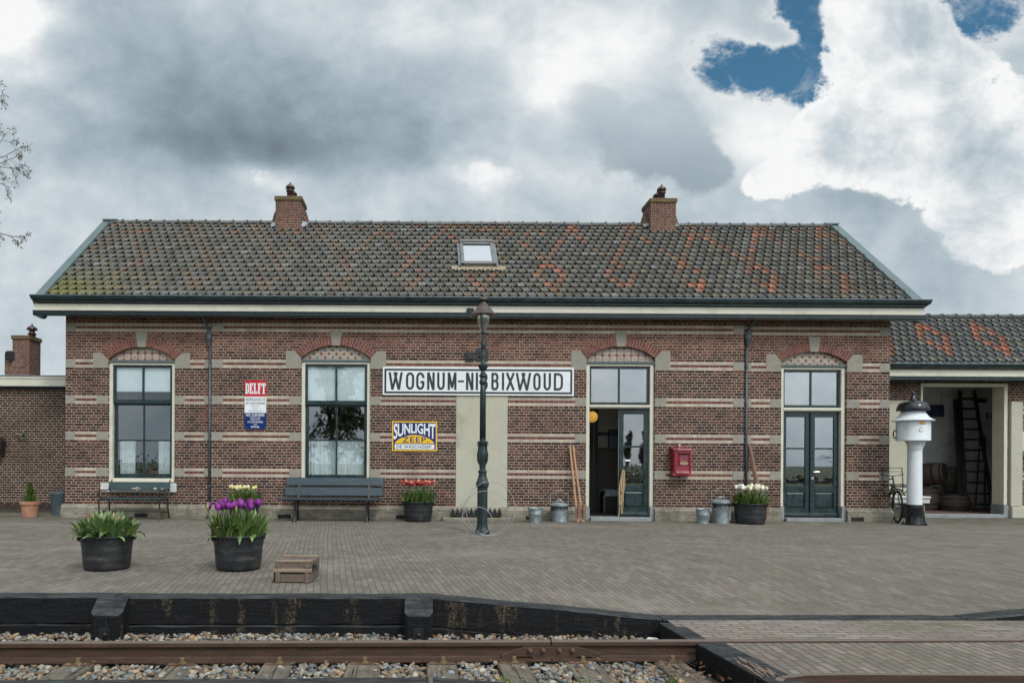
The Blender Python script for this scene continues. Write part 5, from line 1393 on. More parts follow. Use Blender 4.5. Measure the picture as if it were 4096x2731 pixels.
def glyph(ch,hw,hz):
    """centre lines in a unit box, hw / hz = half stroke in x / z"""
    l,r,bt,tp=hw,1-hw,hz,1-hz; m=.5
    if ch=='W': return [[(l*.9,1),(.27,0)],[(.27+.0,0.0),(.58,1)],[(.42,1),(.73,0)],[(.73,0),(1-l*.9,1)]]
    if ch=='I': return [[(.5,0),(.5,1)]]
    if ch=='-': return [[(0,.5),(1,.5)]]
    if ch=='X': return [[(l,1),(r,0)],[(l,0),(r,1)]]
    if ch=='N': return [[(l,0),(l,1)],[(r,0),(r,1)],[(l*1.25,1),(1-l*1.25,0)]]
    if ch=='M': return [[(l,0),(l,1)],[(r,0),(r,1)],[(l*1.1,1),(.5,.12)],[(.5,.12),(1-l*1.1,1)]]
    rx,rz=min(.42,.5-hw),.24
    if ch=='O': return [arc(r-rx,tp-rz,rx,rz,0,90)+arc(l+rx,tp-rz,rx,rz,90,180)+arc(l+rx,bt+rz,rx,rz,180,270)+arc(r-rx,bt+rz,rx,rz,270,360)]
    if ch=='U': return [[(l,1)]+arc(l+rx,bt+rz,rx,rz,180,270)+arc(r-rx,bt+rz,rx,rz,270,360)+[(r,1)]]
    if ch=='D': return [[(l,bt),(l,tp)]+arc(r-rx,tp-rz,rx,rz,90,0)+arc(r-rx,bt+rz,rx,rz,0,-90)]
    if ch=='G': return [[(r,.68)]+arc(r-rx,tp-rz,rx,rz,0,90)+arc(l+rx,tp-rz,rx,rz,90,180)+arc(l+rx,bt+rz,rx,rz,180,270)+arc(r-rx,bt+rz,rx,rz,270,360)+[(r,.44),(.5,.44)]]
    if ch=='B':
        z2=.53; h=(tp-z2)/2; h2=(z2-bt)/2
        return [[(l,bt),(l,tp)]+arc(r-rx*.8-.03,tp-h,rx*.8,h,90,-90,8)+[(l,z2)],[(l,z2)]+arc(r-rx*.8,z2-h2,rx*.8,h2,90,-90,8)+[(l,bt)]]
    if ch=='V': return [[(l,1),(.5,0)],[(.5,0),(r,1)]]
    if ch=='E': return [[(r+hw,tp),(l,tp),(l,bt),(r+hw,bt)],[(l,.52),(r,.52)]]
    if ch=='R':
        return [[(l,0),(l,tp)]+arc(r-rx,tp-.22,rx,.22,90,-90,8)+[(l,tp-.44)],[(.5,tp-.44),(r,0)]]
    return []
def put_glyph(b,ch,x0,x1,z0,z1,sw,y):
    w,h=x1-x0,z1-z0
    for k,pl in enumerate(glyph(ch,sw/2/w if ch not in 'I-' else .5,sw/2/h)):
        cl=ch=='O'
        if cl: pl=pl[:-1]
        ribbon(b,[(x0+p[0]*w,z0+p[1]*h) for p in pl],sw,y-.0006*k,closed=cl or (ch=='D'))
_tc={}
def textgeo(body,bold=0.,spacing=1.):
    k=(body,bold,spacing)
    if k not in _tc:
        cu=bpy.data.curves.new('t','FONT'); cu.body=body; cu.offset=bold; cu.space_character=spacing; cu.resolution_u=3
        o=bpy.data.objects.new('t',cu); C.objects.link(o); bpy.context.view_layer.update()
        me=bpy.data.meshes.new_from_object(o.evaluated_get(bpy.context.evaluated_depsgraph_get()))
        v=[(q.co.x,q.co.y) for q in me.vertices]; f=[tuple(p.vertices) for p in me.polygons]
        bpy.data.objects.remove(o); bpy.data.curves.remove(cu); bpy.data.meshes.remove(me)
        x0=min(p[0] for p in v); x1=max(p[0] for p in v); y0=min(p[1] for p in v); y1=max(p[1] for p in v)
        _tc[k]=([((p[0]-x0)/(x1-x0),(p[1]-y0)/(y1-y0)) for p in v],f)
    return _tc[k]
def text(b,body,x0,x1,z0,z1,y,bold=0.,warp=None,spacing=1.):
    v,f=textgeo(body,bold,spacing); q=len(b.v)
    for (u,w) in v:
        X,Z=(x0+u*(x1-x0),z0+w*(z1-z0)) if warp is None else warp(u,w)
        b.v.append((X,y,Z))
    for p in f: b.face([q+i for i in p])

# VER on the shed wall
t=thing('wall_lettering','black painted letters VER high on the whitewashed shed wall','lettering',(WX(2276,YI),YI-.008,0))
b=MB(); zz0,zz1=WZ(963,YI,2276),WZ(947,YI,2276)
for ch,p0,p1 in (('V',2263,2270.5),('E',2274,2281),('R',2284,2291)): put_glyph(b,ch,WX(p0,YI)-t.location.x,WX(p1,YI)-t.location.x,zz0,zz1,.026,0)
b.build('letters',M['black'],t)

# ------------------------------------------------------------------ station name board
Y=YC; bx0,bx1=WX(878,Y-.04),WX(1317,Y-.04); bz0,bz1=WZ(908,Y-.04,1098),WZ(843.5,Y-.04,1098); xm=(bx0+bx1)/2
t=thing('station_name_board','long white name board with black border reading WOGNUM-NIBBIXWOUD','sign',(xm,Y-.05,bz0))
w,h=bx1-bx0,bz1-bz0
b=MB(); b.box(-w/2,w/2,0,.045,0,h); b.build('board',M['signwhite'],t,bevel=.004)
b=MB(); i0=.058; bw=.042
ribbon(b,[(-w/2+i0,i0),(w/2-i0,i0),(w/2-i0,h-i0),(-w/2+i0,h-i0)],bw,-.003,closed=True); b.build('border_line',M['black'],t)
lz0,lz1=WZ(896,Y,1098)-bz0,WZ(856.3,Y,1098)-bz0
seq=[('W',892,924),('O',931.5,950.5),('G',955,974),('N',980,997.3),('U',1003,1020.5),('M',1027,1047.3),('-',1050.5,1064.5),('N',1069,1086.2),('I',1091.5,1096.5),('B',1102,1119),('B',1127,1144),('I',1151,1156.4),('X',1160,1181),('W',1183,1218),('O',1223,1240),('U',1246.5,1263.5),('D',1270,1291)]
for ch,p0,p1 in seq:
    b=MB(); x0,x1=WX(p0,Y)-xm,WX(p1,Y)-xm
    if ch=='-': z_=(lz0+lz1)/2; b.box(x0,x1,-.004,-.001,z_-.02,z_+.02)
    else: put_glyph(b,ch,x0,x1,lz0,lz1,.049,-.004)
    b.build('letter',M['black'],t)
# ------------------------------------------------------------------ enamel signs
def signplane(px0,px1,py0,py1,Y): 
    xm=(px0+px1)/2; return WX(px0,Y),WX(px1,Y),WZ(py1,Y,xm),WZ(py0,Y,xm)
x0,x1,z0,z1=signplane(561,610.7,873,985,YC-.02); xm=(x0+x1)/2; w=x1-x0; h=z1-z0
t=thing('enamel_sign','tall red, white and blue enamel sign headed DELFT on the brick wall','sign',(xm,YC-.02,z0))
za,zb=h*.333,h*.667
b=MB(); b.box(-w/2,w/2,0,.012,zb,h); b.build('red_panel',M['enred'],t)
b=MB(); b.box(-w/2,w/2,0,.012,za,zb); b.build('white_panel',M['enwhite'],t)
b=MB(); b.box(-w/2,w/2,0,.012,0,za); b.build('blue_panel',M['enblue'],t)
# DELFT in slab capitals
b=MB(); lx=-w*.475; lw=w*.95/5.15; Z0,Z1=h*.722,h*.94; s_=lw*.36; y=-.003; se=.022
def R_(a,c,d,e): b.box(a,c,y,-.0005,d,e)
cx=lx
H=Z1-Z0
R_(cx+.012,cx+.012+s_,Z0+se,Z1-se); R_(cx,cx+lw*.55,Z1-se,Z1); R_(cx,cx+lw*.55,Z0,Z0+se); ribbon(b,[(cx+lw*.5,Z1-.014)]+arc(cx+lw*.5,Z1-.075,lw*.36,.061,90,0,5)+arc(cx+lw*.5,Z0+.075,lw*.36,.061,0,-90,5)+[(cx+lw*.5,Z0+.014)],s_*.85,y)
for ch in 'EL':
    cx+=lw*1.04
    R_(cx+.012,cx+.012+s_,Z0+se,Z1-se); R_(cx,cx+.02+s_,Z1-se,Z1) if ch=='L' else R_(cx,cx+lw*.9,Z1-se,Z1); R_(cx,cx+lw*.92,Z0,Z0+se); R_(cx+lw*.72,cx+lw*.92,Z0+se,Z0+se+.045)
    if ch=='E': R_(cx+lw*.7,cx+lw*.9,Z1-se-.045,Z1-se); R_(cx+.012+s_,cx+lw*.66,Z0+H/2-.011,Z0+H/2+.011); R_(cx+lw*.56,cx+lw*.66,Z0+H/2-.03,Z0+H/2+.03)
cx+=lw*1.04
R_(cx+.012,cx+.012+s_,Z0+se,Z1-se); R_(cx,cx+lw*.9,Z1-se,Z1); R_(cx,cx+.025+s_,Z0,Z0+se); R_(cx+lw*.7,cx+lw*.9,Z1-se-.045,Z1-se); R_(cx+.012+s_,cx+lw*.66,Z0+H/2-.011,Z0+H/2+.011); R_(cx+lw*.56,cx+lw*.66,Z0+H/2-.03,Z0+H/2+.03)
cx+=lw*1.02
R_(cx+lw*.5-s_/2,cx+lw*.5+s_/2,Z0+se,Z1-se); R_(cx,cx+lw,Z1-se,Z1); R_(cx,cx+lw*.2,Z1-se-.05,Z1-se); R_(cx+lw*.8,cx+lw,Z1-se-.05,Z1-se); R_(cx+lw*.18,cx+lw*.82,Z0,Z0+se)
b.build('heading',M['enwhite'],t)
b=MB(); text(b,'NEDERLANDSCHE',-w*.455,w*.455,h*.575,h*.64,-.002); text(b,'GIST & SPIRITUSFABRIEK',-w*.455,w*.455,h*.505,h*.55,-.002,.005); b.build('dark_lettering',M['black'],t)
b=MB(); text(b,'KONINGSGIST',-w*.18,w*.18,h*.458,h*.482,-.002); text(b,'SPIRITUS',-w*.12,w*.12,h*.41,h*.432,-.002); text(b,'GEDROOGDE SPOELING',-w*.30,w*.30,h*.358,h*.384,-.002); b.build('grey_lettering',M['grey_letter'],t)
b=MB(); 
for s,a,c,d in (('NED. OLIEFABRIEK',.43,.262,.315),('SLAOLIE',.23,.224,.246),('VEEKOEK',.23,.184,.206),('LYM & GELATINEFABRIEK',.355,.128,.162),('LYM',.065,.08,.112),('BEENDERMEEL',.20,.028,.062)): text(b,s,-w*a,w*a,h*c,h*d,-.002,.012)
b.build('white_lettering',M['enwhite'],t)
b=MB()
for sx in (-1,1):
    for zz in (.02,.985,.50): b.lathe([(.006,0),(.004,.004),(0,.005)],k=6); b.xf(Matrix.Translation((sx*(w/2-.014),0,h*zz))@Matrix.Rotation(radians(90),4,'X'),len(b.v)-14-4 if False else len(b.v)-18)
b.build('screws',M['galv'],t)
x0,x1,z0,z1=signplane(900,1003.5,967,1035.5,YC-.02); xm=(x0+x1)/2; w=x1-x0; h=z1-z0
t=thing('enamel_sign','yellow-edged blue enamel sign reading SUNLIGHT ZEEP','sign',(xm,YC-.02,z0))
b=MB(); b.box(-w/2,w/2,0,.012,0,h); b.build('yellow_plate',M['enyellow'],t)
b=MB(); e=.028; b.box(-w/2+e,w/2-e,-.0015,0,e,h-e); b.build('blue_field',M['sunblue'],t)
b=MB(); n=24; prof=[(-w*.445+w*.89*i/n,h*.255+h*.285*(1-((2*i/n-1))**2)**.75) for i in range(n+1)]; b.poly([(p[0],-.003,p[1]) for p in prof]); b.build('yellow_arc',M['enyellow'],t)
b=MB(); b.prism([(-w*.44,h*.075),(-w*.43,h*.06),(w*.43,h*.06),(w*.44,h*.075),(w*.44,h*.215),(w*.43,h*.23),(-w*.43,h*.23),(-w*.44,h*.215)],'y',-.003,-.0016); b.build('white_strip',M['enwhite'],t)
b=MB()
def wp(u,v):
    q=2*u-1; bot=h*(.355+.245*(1-abs(q)**2.0)); bot=bot if u>.001 else bot; return (-w*.465+w*.93*u, bot+(h*.925-bot)*v)
text(b,'SUNLIGHT',0,1,0,1,-.0045,.022,wp,.95); b.build('arched_lettering',M['enwhite'],t)
b=MB(); text(b,'ZEEP.',-w*.27,w*.31,h*.285,h*.475,-.0045,.012,spacing=1.15); text(b,'DE WASCHZEEP.',-w*.40,w*.40,h*.095,h*.198,-.0045,.012); b.build('navy_lettering',M['sunblue'],t)

# ------------------------------------------------------------------ letter box
x0,x1,z0,z1=signplane(1540,1586.5,1028,1092,YC-.15); xm=(x0+x1)/2; w=(x1-x0); h=z1-z0
t=thing('letter_box','dark red antique letter box with hooded slot on the brick wall','letter box',(xm+.015,YC-.005,z0))
hw=w/2-.03; D=.22
b=MB(); b.box(-hw,hw,-D,0,.035,h-.04); b.build('case',M['red'],t,bevel=.006)
b=MB(); b.prism([(-D-.03,0),(-D-.03,.022),(-D-.012,.045),(0,.045),(0,0)],'x',-hw-.025,hw+.025); b.build('base_moulding',M['red'],t,bevel=.003)
b=MB(); b.prism([(-D-.03,h-.055),(-D-.03,h-.035),(-D-.01,h-.012),(-.02,h+.02),(0,h+.02),(0,h-.055)],'x',-hw-.022,hw+.022); lid=b.build('lid',M['red'],t,bevel=.003)
b=MB(); b.prism([(-.05,0),(.05,0),(.045,.05),(.0,.085),(-.045,.05)],'y',-.03,0); b.lathe([(.036,0),(.036,.03),(0,.03)],k=14); n0=len(b.v); b.xf(Matrix(((1,0,0,0),(0,1,0,0),(0,0,1,h+.015),(0,0,0,1)))); b.build('top_lug',M['red'],t)
b=MB(); b.lathe([(.024,0),(.026,.008),(.014,.009),(.013,.002),(0,.002)],k=14); b.xf(Matrix.Translation((0,-.031,h+.052))@Matrix.Rotation(radians(90),4,'X')); b.build('fixing_ring',M['chrome'],t)
b=MB(); b.lathe([(.022,0),(.022,.03),(0,.03)],k=12); b.xf(Matrix.Translation((0,-.0,-.03))@Matrix.Rotation(radians(90),4,'X')); b.build('bottom_bolt',M['iron'],t)
# front: raised frame, hood, flap, concave apron
fw=hw-.008; b=MB(); y0=-D-.018
frame_rect(b,-fw,fw,.05,h-.075,y0,-D,.035,.02,.025); b.build('front_frame',M['red'],t,bevel=.004)
b=MB(); aw=fw-.04
b.prism([(y0-.02,.05),(y0+.012,.10),(-D-.002,.20),(-D-.002,.05)],'x',-aw,aw); b.build('apron',M['red'],t,bevel=.003)
b=MB(); b.box(-aw*.78+.03,aw*.78+.03,y0-.012,-D,h-.125,h-.10); b.box(-aw*.78+.03,-aw*.70+.03,y0-.008,-D,.22,h-.12); b.box(aw*.70+.03,aw*.78+.03,y0-.008,-D,.22,h-.12); b.build('hood',M['red'],t,bevel=.003)
b=MB(); b.box(-aw*.70+.03,aw*.70+.03,-D-.004,-D-.001,h-.155,h-.125); b.build('slot',M['dark'],t)
b=MB(); b.box(-aw*.70+.03,aw*.70+.03,-D-.01,-D-.0045,.215,h-.158); fl_=b.build('flap',plain('faded_red_flap',(.17,.03,.04),.35,.2,6),t,bevel=.003)
b=MB(); r0=.2
text(b,'BRIEVENBUS',0,1,0,1,-D-.012,.01,lambda u,v:(.03+(u-.5)*.165,.243+.018*(2*u-1)**2+v*.026)); b.build('lettering',M['enwhite'],fl_)
b=MB(); text(b,'ADMINISTRATIE DER POSTERIJEN',-hw*.62,hw*.98,h-.052,h-.037,-D-.0315,.012); b.build('lettering',M['enwhite'],lid)
b=MB()
for sx in (-.035,0,.035):
    b.box(.03+sx-.008,.03+sx+.008,-D-.0125,-D-.0105,.288,.312); b.box(.03+sx-.004,.03+sx+.004,-D-.0125,-D-.0105,.312,.326)
b.box(.03-.055,.03+.055,-D-.0125,-D-.0105,.280,.287); b.build('emblem',M['gold'],fl_)
b=MB(); b.box(hw-.03,hw-.012,y0-.012,y0,.16,.21); b.build('hinge',M['red'],t)

# ------------------------------------------------------------------ wall plates behind the lamp, fascia box, boot scraper
t=thing('wall_plate','small black square wall plate left of the lamp post','wall plate',(WX(1077.5,YC),YC,WZ(820,YC,1077)))
b=MB(); b.box(-.10,.10,-.03,0,-.10,.10); b.box(-.055,.055,-.07,-.03,-.05,.05); b.build('plate',M['iron'],t,bevel=.006)
b=MB(); 
for sx in (-1,1):
    for sz in (-1,1): b.box(sx*.08-.012,sx*.08+.012,-.042,-.03,sz*.08-.012,sz*.08+.012)
b.build('bolt',M['iron'],t)
t=thing('wall_plate','larger black wall plate partly hidden behind the lamp post','wall plate',(WX(1105,YC),YC,WZ(815,YC,1105)))
b=MB(); b.box(-.13,.13,-.03,0,-.14,.14); b.box(-.06,.06,-.08,-.03,-.06,.06); b.build('plate',M['iron'],t,bevel=.006)
t=thing('fascia_box','small black box fixed to the cream fascia beside the lamp','box',(WX(1078,YE),YE,WZ(714,YE,1078)))
b=MB(); b.box(-.075,.075,-.05,0,-.04,.05); b.build('case',M['iron'],t,bevel=.004)
b=MB(); b.box(-.055,-.01,-.056,-.05,0,.035); b.box(.02,.06,-.056,-.05,0,.035); b.build('bracket_holes',M['dark'],t)
# spiked grate with step
t=thing('boot_scraper','black iron rack of spikes on a low brick step behind the lamp post','boot scraper',(WX(1098,YC-.2),YC-.19,0))
b=MB(); x0,x1=WX(1017,YC-.3)-t.location.x,WX(1160,YC-.3)-t.location.x; b.box(x0,x1,-.22,.12,-.01,.075); b.build('brick_step',M['brickplinth'],t,bevel=.012)
b=MB(); x0,x1=WX(1036,YC-.3)-t.location.x,WX(1155,YC-.3)-t.location.x; b.box(x0,x1,-.13,.10,.115,.135); b.box(x0+.05,x0+.08,-.1,.08,.07,.115); b.box(x1-.08,x1-.05,-.1,.08,.07,.115); b.build('tray',M['iron'],t,bevel=.004)
for i in range(11):
    b=MB(); x=x0+.05+(x1-x0-.1)*i/10; b.prism([(x-.036,.1355),(x+.036,.1355),(x+.022,.185),(x+.002,.262),(x-.016,.268),(x-.030,.20)],'y',-.08,.06); b.build('spike',M['iron'],t,bevel=.004)

# ------------------------------------------------------------------ lamp post
LY=12.1; lx=WX(1107.5,LY,1227)
t=thing('lamp_post','tall dark green cast-iron lamp post with bell-shaped brown hood','lamp post',(lx,LY,0))
S=F/LY; zz=lambda py: HC-((py-VY)-ROLL*(1107.5-VX))/F*LY
rr=lambda p: p/S/2
b=MB(); pr=[(rr(34),0),(rr(34),.05),(rr(30),.07),(rr(26),.12),(rr(25),.16)]
b.lathe(pr,(0,0,0),8)
b.lathe([(rr(24),.16),(rr(24),zz(1120)),(rr(29),zz(1116)),(rr(30),zz(1108)),(rr(26),zz(1104)),(rr(24),zz(1100))],(0,0,0),8)
b.build('base',M['post_green'],t,bevel=.004)
b=MB(); b.lathe([(rr(23),zz(1101)),(rr(20),zz(1096)),(rr(17),zz(1088)),(rr(20),zz(1084)),(rr(20),zz(1081)),(rr(14),zz(1078)),(rr(15),zz(1068)),(rr(19),zz(1060)),(rr(21),zz(1048)),(rr(21),zz(1040)),(rr(17),zz(1030)),(rr(14),zz(1024)),(rr(25),zz(1017)),(rr(25),zz(1014)),(rr(14),zz(1012)),(rr(13.5),zz(1006))],(0,0,0),20)
for k in range(8):
    a=2*pi*k/8; pts=[]
    for py,wd in ((1066,19),(1056,22),(1044,23.5),(1032,19),(1024,19),(1019,28)): pts.append((rr(wd)*cos(a),rr(wd)*sin(a),zz(py)))
    b.tube(pts,[.004,.010,.012,.010,.010,.005],5)
b.build('ornament',M['post_green'],t,auto=40)
b=MB(); nfl=16
b.lathe([(rr(13.5),zz(1010)),(rr(12.6),zz(900)),(rr(11.5),zz(880))],(0,0,0),32,wob=lambda a,z:1+.05*cos(nfl*a)); b.build('shaft',M['post_green'],t,smooth=True)
b=MB(); b.lathe([(rr(11.5),zz(884)),(rr(17),zz(880)),(rr(18),zz(876)),(rr(14),zz(872)),(rr(12),zz(868)),(rr(18),zz(864)),(rr(17),zz(860)),(rr(12),zz(858)),(rr(10),zz(852)),(rr(18),zz(846)),(rr(23),zz(842)),(rr(23),zz(838)),(rr(12),zz(834)),(rr(9),zz(828)),(rr(12),zz(818)),(rr(12),zz(812)),(rr(8),zz(806)),(rr(10),zz(798)),(rr(13),zz(790)),(rr(13),zz(784)),(rr(6),zz(782))],(0,0,0),20); b.build('collar',M['post_green'],t,auto=40)
b=MB(); b.lathe([(.012,0),(.03,.01),(.03,.045),(.012,.06)],(.005,-.07,zz(800)),8); b.bar((.0,-.02,zz(792)),(.0,-.09,zz(790)),.03,.03); b.build('socket',M['post_green'],t)
# two uprights, glass, hood
for sx in (-1,1):
    b=MB(); a=radians(65) if sx>0 else radians(245); 
    b.tube([(.035*cos(a),.035*sin(a),zz(785)),(.04*cos(a),.04*sin(a),zz(760)),(.145*cos(a)*1.02,-.17 if sx<0 else .17,zz(735)) if False else (.055*cos(a),.055*sin(a),zz(764)),(rr(31)*cos(a),rr(31)*sin(a),zz(735)),(rr(33)*cos(a),rr(33)*sin(a),zz(722))],.010,8); b.build('upright',M['post_green'],t)
b=MB(); b.tube([(0,0,zz(786)),(0,0,zz(764))],.014,8); b.lathe([(.02,0),(.055,.02),(.05,.03),(0,.03)],(0,0,zz(768)),12); b.build('stem',M['post_green'],t)
b=MB(); b.lathe([(.012,zz(765)),(rr(8),zz(763)),(rr(14),zz(757)),(rr(21),zz(749)),(rr(27),zz(741)),(rr(30.5),zz(732)),(rr(31.5),zz(724)),(rr(31.5),zz(718))],(0,0,0),24); b.build('glass_bowl',M['lampglass'],t,smooth=True)
b=MB(); hood=[(rr(33),zz(719)),(rr(48),zz(722)),(rr(62),zz(725)),(rr(64.5),zz(725)),(rr(64.5),zz(723.6)),(rr(61),zz(721.6)),(rr(52),zz(719)),(rr(46),zz(716)),(rr(40),zz(712)),(rr(34),zz(708)),(rr(27),zz(704)),(rr(21),zz(701.5)),(rr(19),zz(699.5)),(rr(17),zz(698.5)),(rr(16),zz(697.5)),(rr(15),zz(688)),(rr(17),zz(688)),(rr(10),zz(684)),(rr(4),zz(681)),(0,zz(679))]
b.lathe(hood,(0,0,0),28); b.build('hood',M['copper'],t,auto=35)
b=MB(); b.lathe([(rr(19),zz(687)),(rr(23),zz(692)),(rr(19),zz(686.5)),(rr(6),zz(682))],(0,0,0),32,wob=lambda a,z:1+.07*cos(10*a)); b.build('frilled_cap',M['copper'],t,smooth=True)
# wire coil leaning on the lamp post
t=thing('wire_coil','loose coil of thin steel wire standing round the foot of the lamp post','wire',(lx,LY-.28,0))
b=MB()
def loop(cx,R,tilt,y,a0=-90,a1=270,n=48,Rz=None):
    Rz=Rz or R
    return [(cx+R*cos(radians(a0+(a1-a0)*i/n)),y+ (Rz+Rz*sin(radians(a0+(a1-a0)*i/n)))*tilt,.006+Rz+Rz*sin(radians(a0+(a1-a0)*i/n))) for i in range(n+1)]
S2=F/(LY-.28); c0=1107.5
pth=[((1018-c0)/S2,-.17,.006),((1060-c0)/S2,-.12,.006)]+loop((1123-c0)/S2,.415,.05,-.05,-95,265,56,.455)[1:]+loop((1114-c0)/S2,.405,.04,.0,-95,265,56,.375)[1:]+loop((1092-c0)/S2,.265,.03,.02,-95,250,40,.24)[1:]+[((1060-c0)/S2,.03,.02),((1030-c0)/S2,.02,.006)]
b.tube(pth,.0052,6); b.build('loops',M['wire'],t,smooth=True)

# ------------------------------------------------------------------ tulip tubs
def tubmesh(R,H,handles=True):
    b=MB(); b.lathe([(0,0),(R*.72,0),(R*.79,.012),(R*.82,.05),(R*.845,H*.3),(R*.85,H*.32),(R*.845,H*.34),(R*.87,H*.55),(R*.875,H*.57),(R*.87,H*.59),(R*.90,H*.78),(R*.905,H*.80),(R*.90,H*.82),(R*.93,H-.045),(R*.94,H-.03),(R*.99,H-.02),(R,H-.010),(R*.985,H),(R*.95,H-.002),(R*.93,H-.03),(R*.90,H*.72)],(0,0,0),40)
    return b
TULIP={}
def tulip_mesh(kind):
    """egg-shaped flower of six petals, about 6 cm"""
    if kind in TULIP: return TULIP[kind]
    c1,c2,op=kind; b=MB(); n=6
    for k in range(6):
        a=2*pi*k/6; lay=1 if k%2 else .9; pts=[]
        for i in range(n+1):
            f=i/n; R=.026*lay*(sin(pi*min(1,.16+f*.80))**.75)*(1+.25*op*f); z=.062*f
            wd=.85*(sin(pi*(.08+.86*f))**.7)+.05
            pts.append((R,z,wd,f))
        q=len(b.v)
        for (R,z,wd,f) in pts:
            for s in (-1,0,1):
                t=a+s*wd*.62; rr_=R*(1.0 if s==0 else .95); b.v.append((rr_*cos(t),rr_*sin(t),z))
        for i in range(n):
            for s in range(2):
                f=i/n; cc=tuple(c1[j]*(1-f)+c2[j]*f for j in range(3)) if s==0 or True else c1
                b.face((q+i*3+s,q+i*3+s+1,q+i*3+s+4,q+i*3+s+3),cc)
    TULIP[kind]=b.mesh('tulip_flower',M['petal'],True); return TULIP[kind]
def leafblade(b,p,az,L,lean,wd,col,r,tw=0):
    n=6; d=Vector((cos(az),sin(az),0)); s=Vector((-sin(az),cos(az),0)); q=len(b.v); ang=radians(90-lean*.35); pos=Vector(p)
    for i in range(n+1):
        f=i/n; w_=wd*(sin(pi*(.12+.86*f)**1.1)**.8 if f<1 else .02); w_=max(w_,.001)
        up=Vector((0,0,1))*sin(ang)+d*cos(ang); nrm=up.cross(s).normalized(); cup=.35*w_*(1-f)
        b.v+=[tuple(pos-s*w_/2+nrm*cup*-1),tuple(pos),tuple(pos+s*w_/2-nrm*cup)]
        ang-=radians(lean)*(.9/n)*(1+f); pos=pos+up*(L/n)
    for i in range(n):
        k=1+.25*(i/n)
        for j in range(2): b.face((q+i*3+j,q+i*3+j+1,q+i*3+j+4,q+i*3+j+3),tuple(c*k*(1 if j else .86) for c in col))
def tulips(label,px,py,Y,R,H,nleaf,LL,kind,nfl,hf,seed,rot=0,leafc=(.075,.125,.036),spread=1.,flr=None,buds=0,budc=None,tilt=None,xo=0):
    X=WX(px,Y,py); r=random.Random(seed)
    t=thing('tulip_tub',label,'planter',(X,Y,0),rot,'black tubs of tulips')
    if tilt: t.rotation_euler=tilt
    b=tubmesh(R,H)
    for sx in (-1,1):
        b.tube([(sx*R*.96,-.08,H-.02),(sx*(R*.955),-.08,H-.05),(sx*(R*.955),.08,H-.05),(sx*R*.96,.08,H-.02)],.010,6)
    for k in range(10):
        a=2*pi*k/10+.2; b.bar((R*.94*cos(a),R*.94*sin(a),H-.07),(R*.985*cos(a),R*.985*sin(a),H-.018),.012,.02)
    b.build('tub',M['plastic'],t,auto=50)
    b=MB(); b.lathe([(R*.92,H-.075),(R*.5,H-.05),(0,H-.045)],(0,0,0),24); b.build('soil',M['soil'],t)
    b=MB()
    for k in range(nleaf):
        q=sqrt(r.random())*R*.84; a=r.uniform(0,2*pi); az=a+r.gauss(0,.7); out=q/R
        L=LL*r.uniform(.7,1.15)*(1-.12*out); lean=6+58*out*out*out*spread+r.uniform(0,22)+(r.uniform(25,75) if r.random()<.16 else 0)
        g0=r.uniform(.65,1.3); y_=r.uniform(-.15,.35)
        col=(leafc[0]*g0*(1+y_),leafc[1]*g0,leafc[2]*g0*(1-.3*y_))
        leafblade(b,(q*cos(a),q*sin(a),H-.06),az,L,lean,r.uniform(.036,.066)*(LL/.30)**.5,col,r)
    fs=[]
    for k in range(nfl+buds):
        bud=k>=nfl
        q=sqrt(r.random())*R*(flr or .8); a=r.uniform(0,2*pi); h=(hf if not bud else hf*.9)*r.uniform(.88,1.08); px_,py_=q*cos(a)+xo,q*sin(a)
        ox,oy=r.gauss(0,.02)+px_*.16,r.gauss(0,.02)
        b.tube([(px_,py_,H-.06),(px_+ox*.4,py_+oy*.4,H+h*.5),(px_+ox,py_+oy,H+h)],[.0055,.005,.0045],5,(.10,.13,.05) if kind[0][0][0]>.3 else (.075,.085,.045))
        fs.append((px_+ox,py_+oy,H+h-.004,bud))
    b.build('foliage',M['leafcol'],t,smooth=True)
    for (x,y,z,bud) in fs:
        kk=kind[r.randrange(len(kind))] if not bud else budc[r.randrange(len(budc))]
        o=bpy.data.objects.new('tulip_flower' if not bud else 'tulip_bud',tulip_mesh(kk)); C.objects.link(o); o.parent=t; o.location=(x,y,z); s=r.uniform(.9,1.2)*FSC
        if bud: o.scale=(s*.42,s*.42,s*.95)
        else: o.scale=(s,s,s)
        o.rotation_euler=(r.uniform(-.25,.25),r.uniform(-.25,.25),r.uniform(0,6))
    return t
FSC=.8
pinkbud=[((.45,.10,.13),(.5,.14,.16),0),((.55,.36,.2),(.55,.3,.24),0),((.42,.05,.06),(.5,.10,.12),0),((.25,.3,.08),(.5,.4,.2),0)]
tulips('tub of leafy tulips with a few pink buds, front left of the platform',246,1300,7.92,.302,.39,260,.315,[pinkbud[0]],0,.215,31,rot=.2,leafc=(.115,.19,.065),buds=11,budc=pinkbud,spread=1.1)
FSC=1.32
purple=[((.12,.010,.13),(.22,.018,.23),.1),((.085,.008,.10),(.18,.012,.19),.1),((.16,.012,.17),(.27,.03,.27),.2)]
tulips('tub of tall dark purple tulips, front of the platform',548,1300,7.95,.305,.40,210,.35,purple,30,.315,12,rot=.9,leafc=(.10,.17,.045),flr=.86,buds=5,budc=[((.25,.3,.08),(.4,.4,.12),0)],xo=-.07)
FSC=1.15
white=[((.66,.62,.42),(.72,.70,.58),0),((.70,.68,.58),(.74,.73,.68),0),((.62,.55,.22),(.70,.64,.34),0)]
tulips('tub of pale yellow tulips by the left rain pipe, half hidden behind the purple ones',560,1190,14.55,.345,.42,130,.33,white+[((.62,.56,.14),(.66,.6,.22),0)],26,.26,13,leafc=(.075,.125,.03),spread=.8)
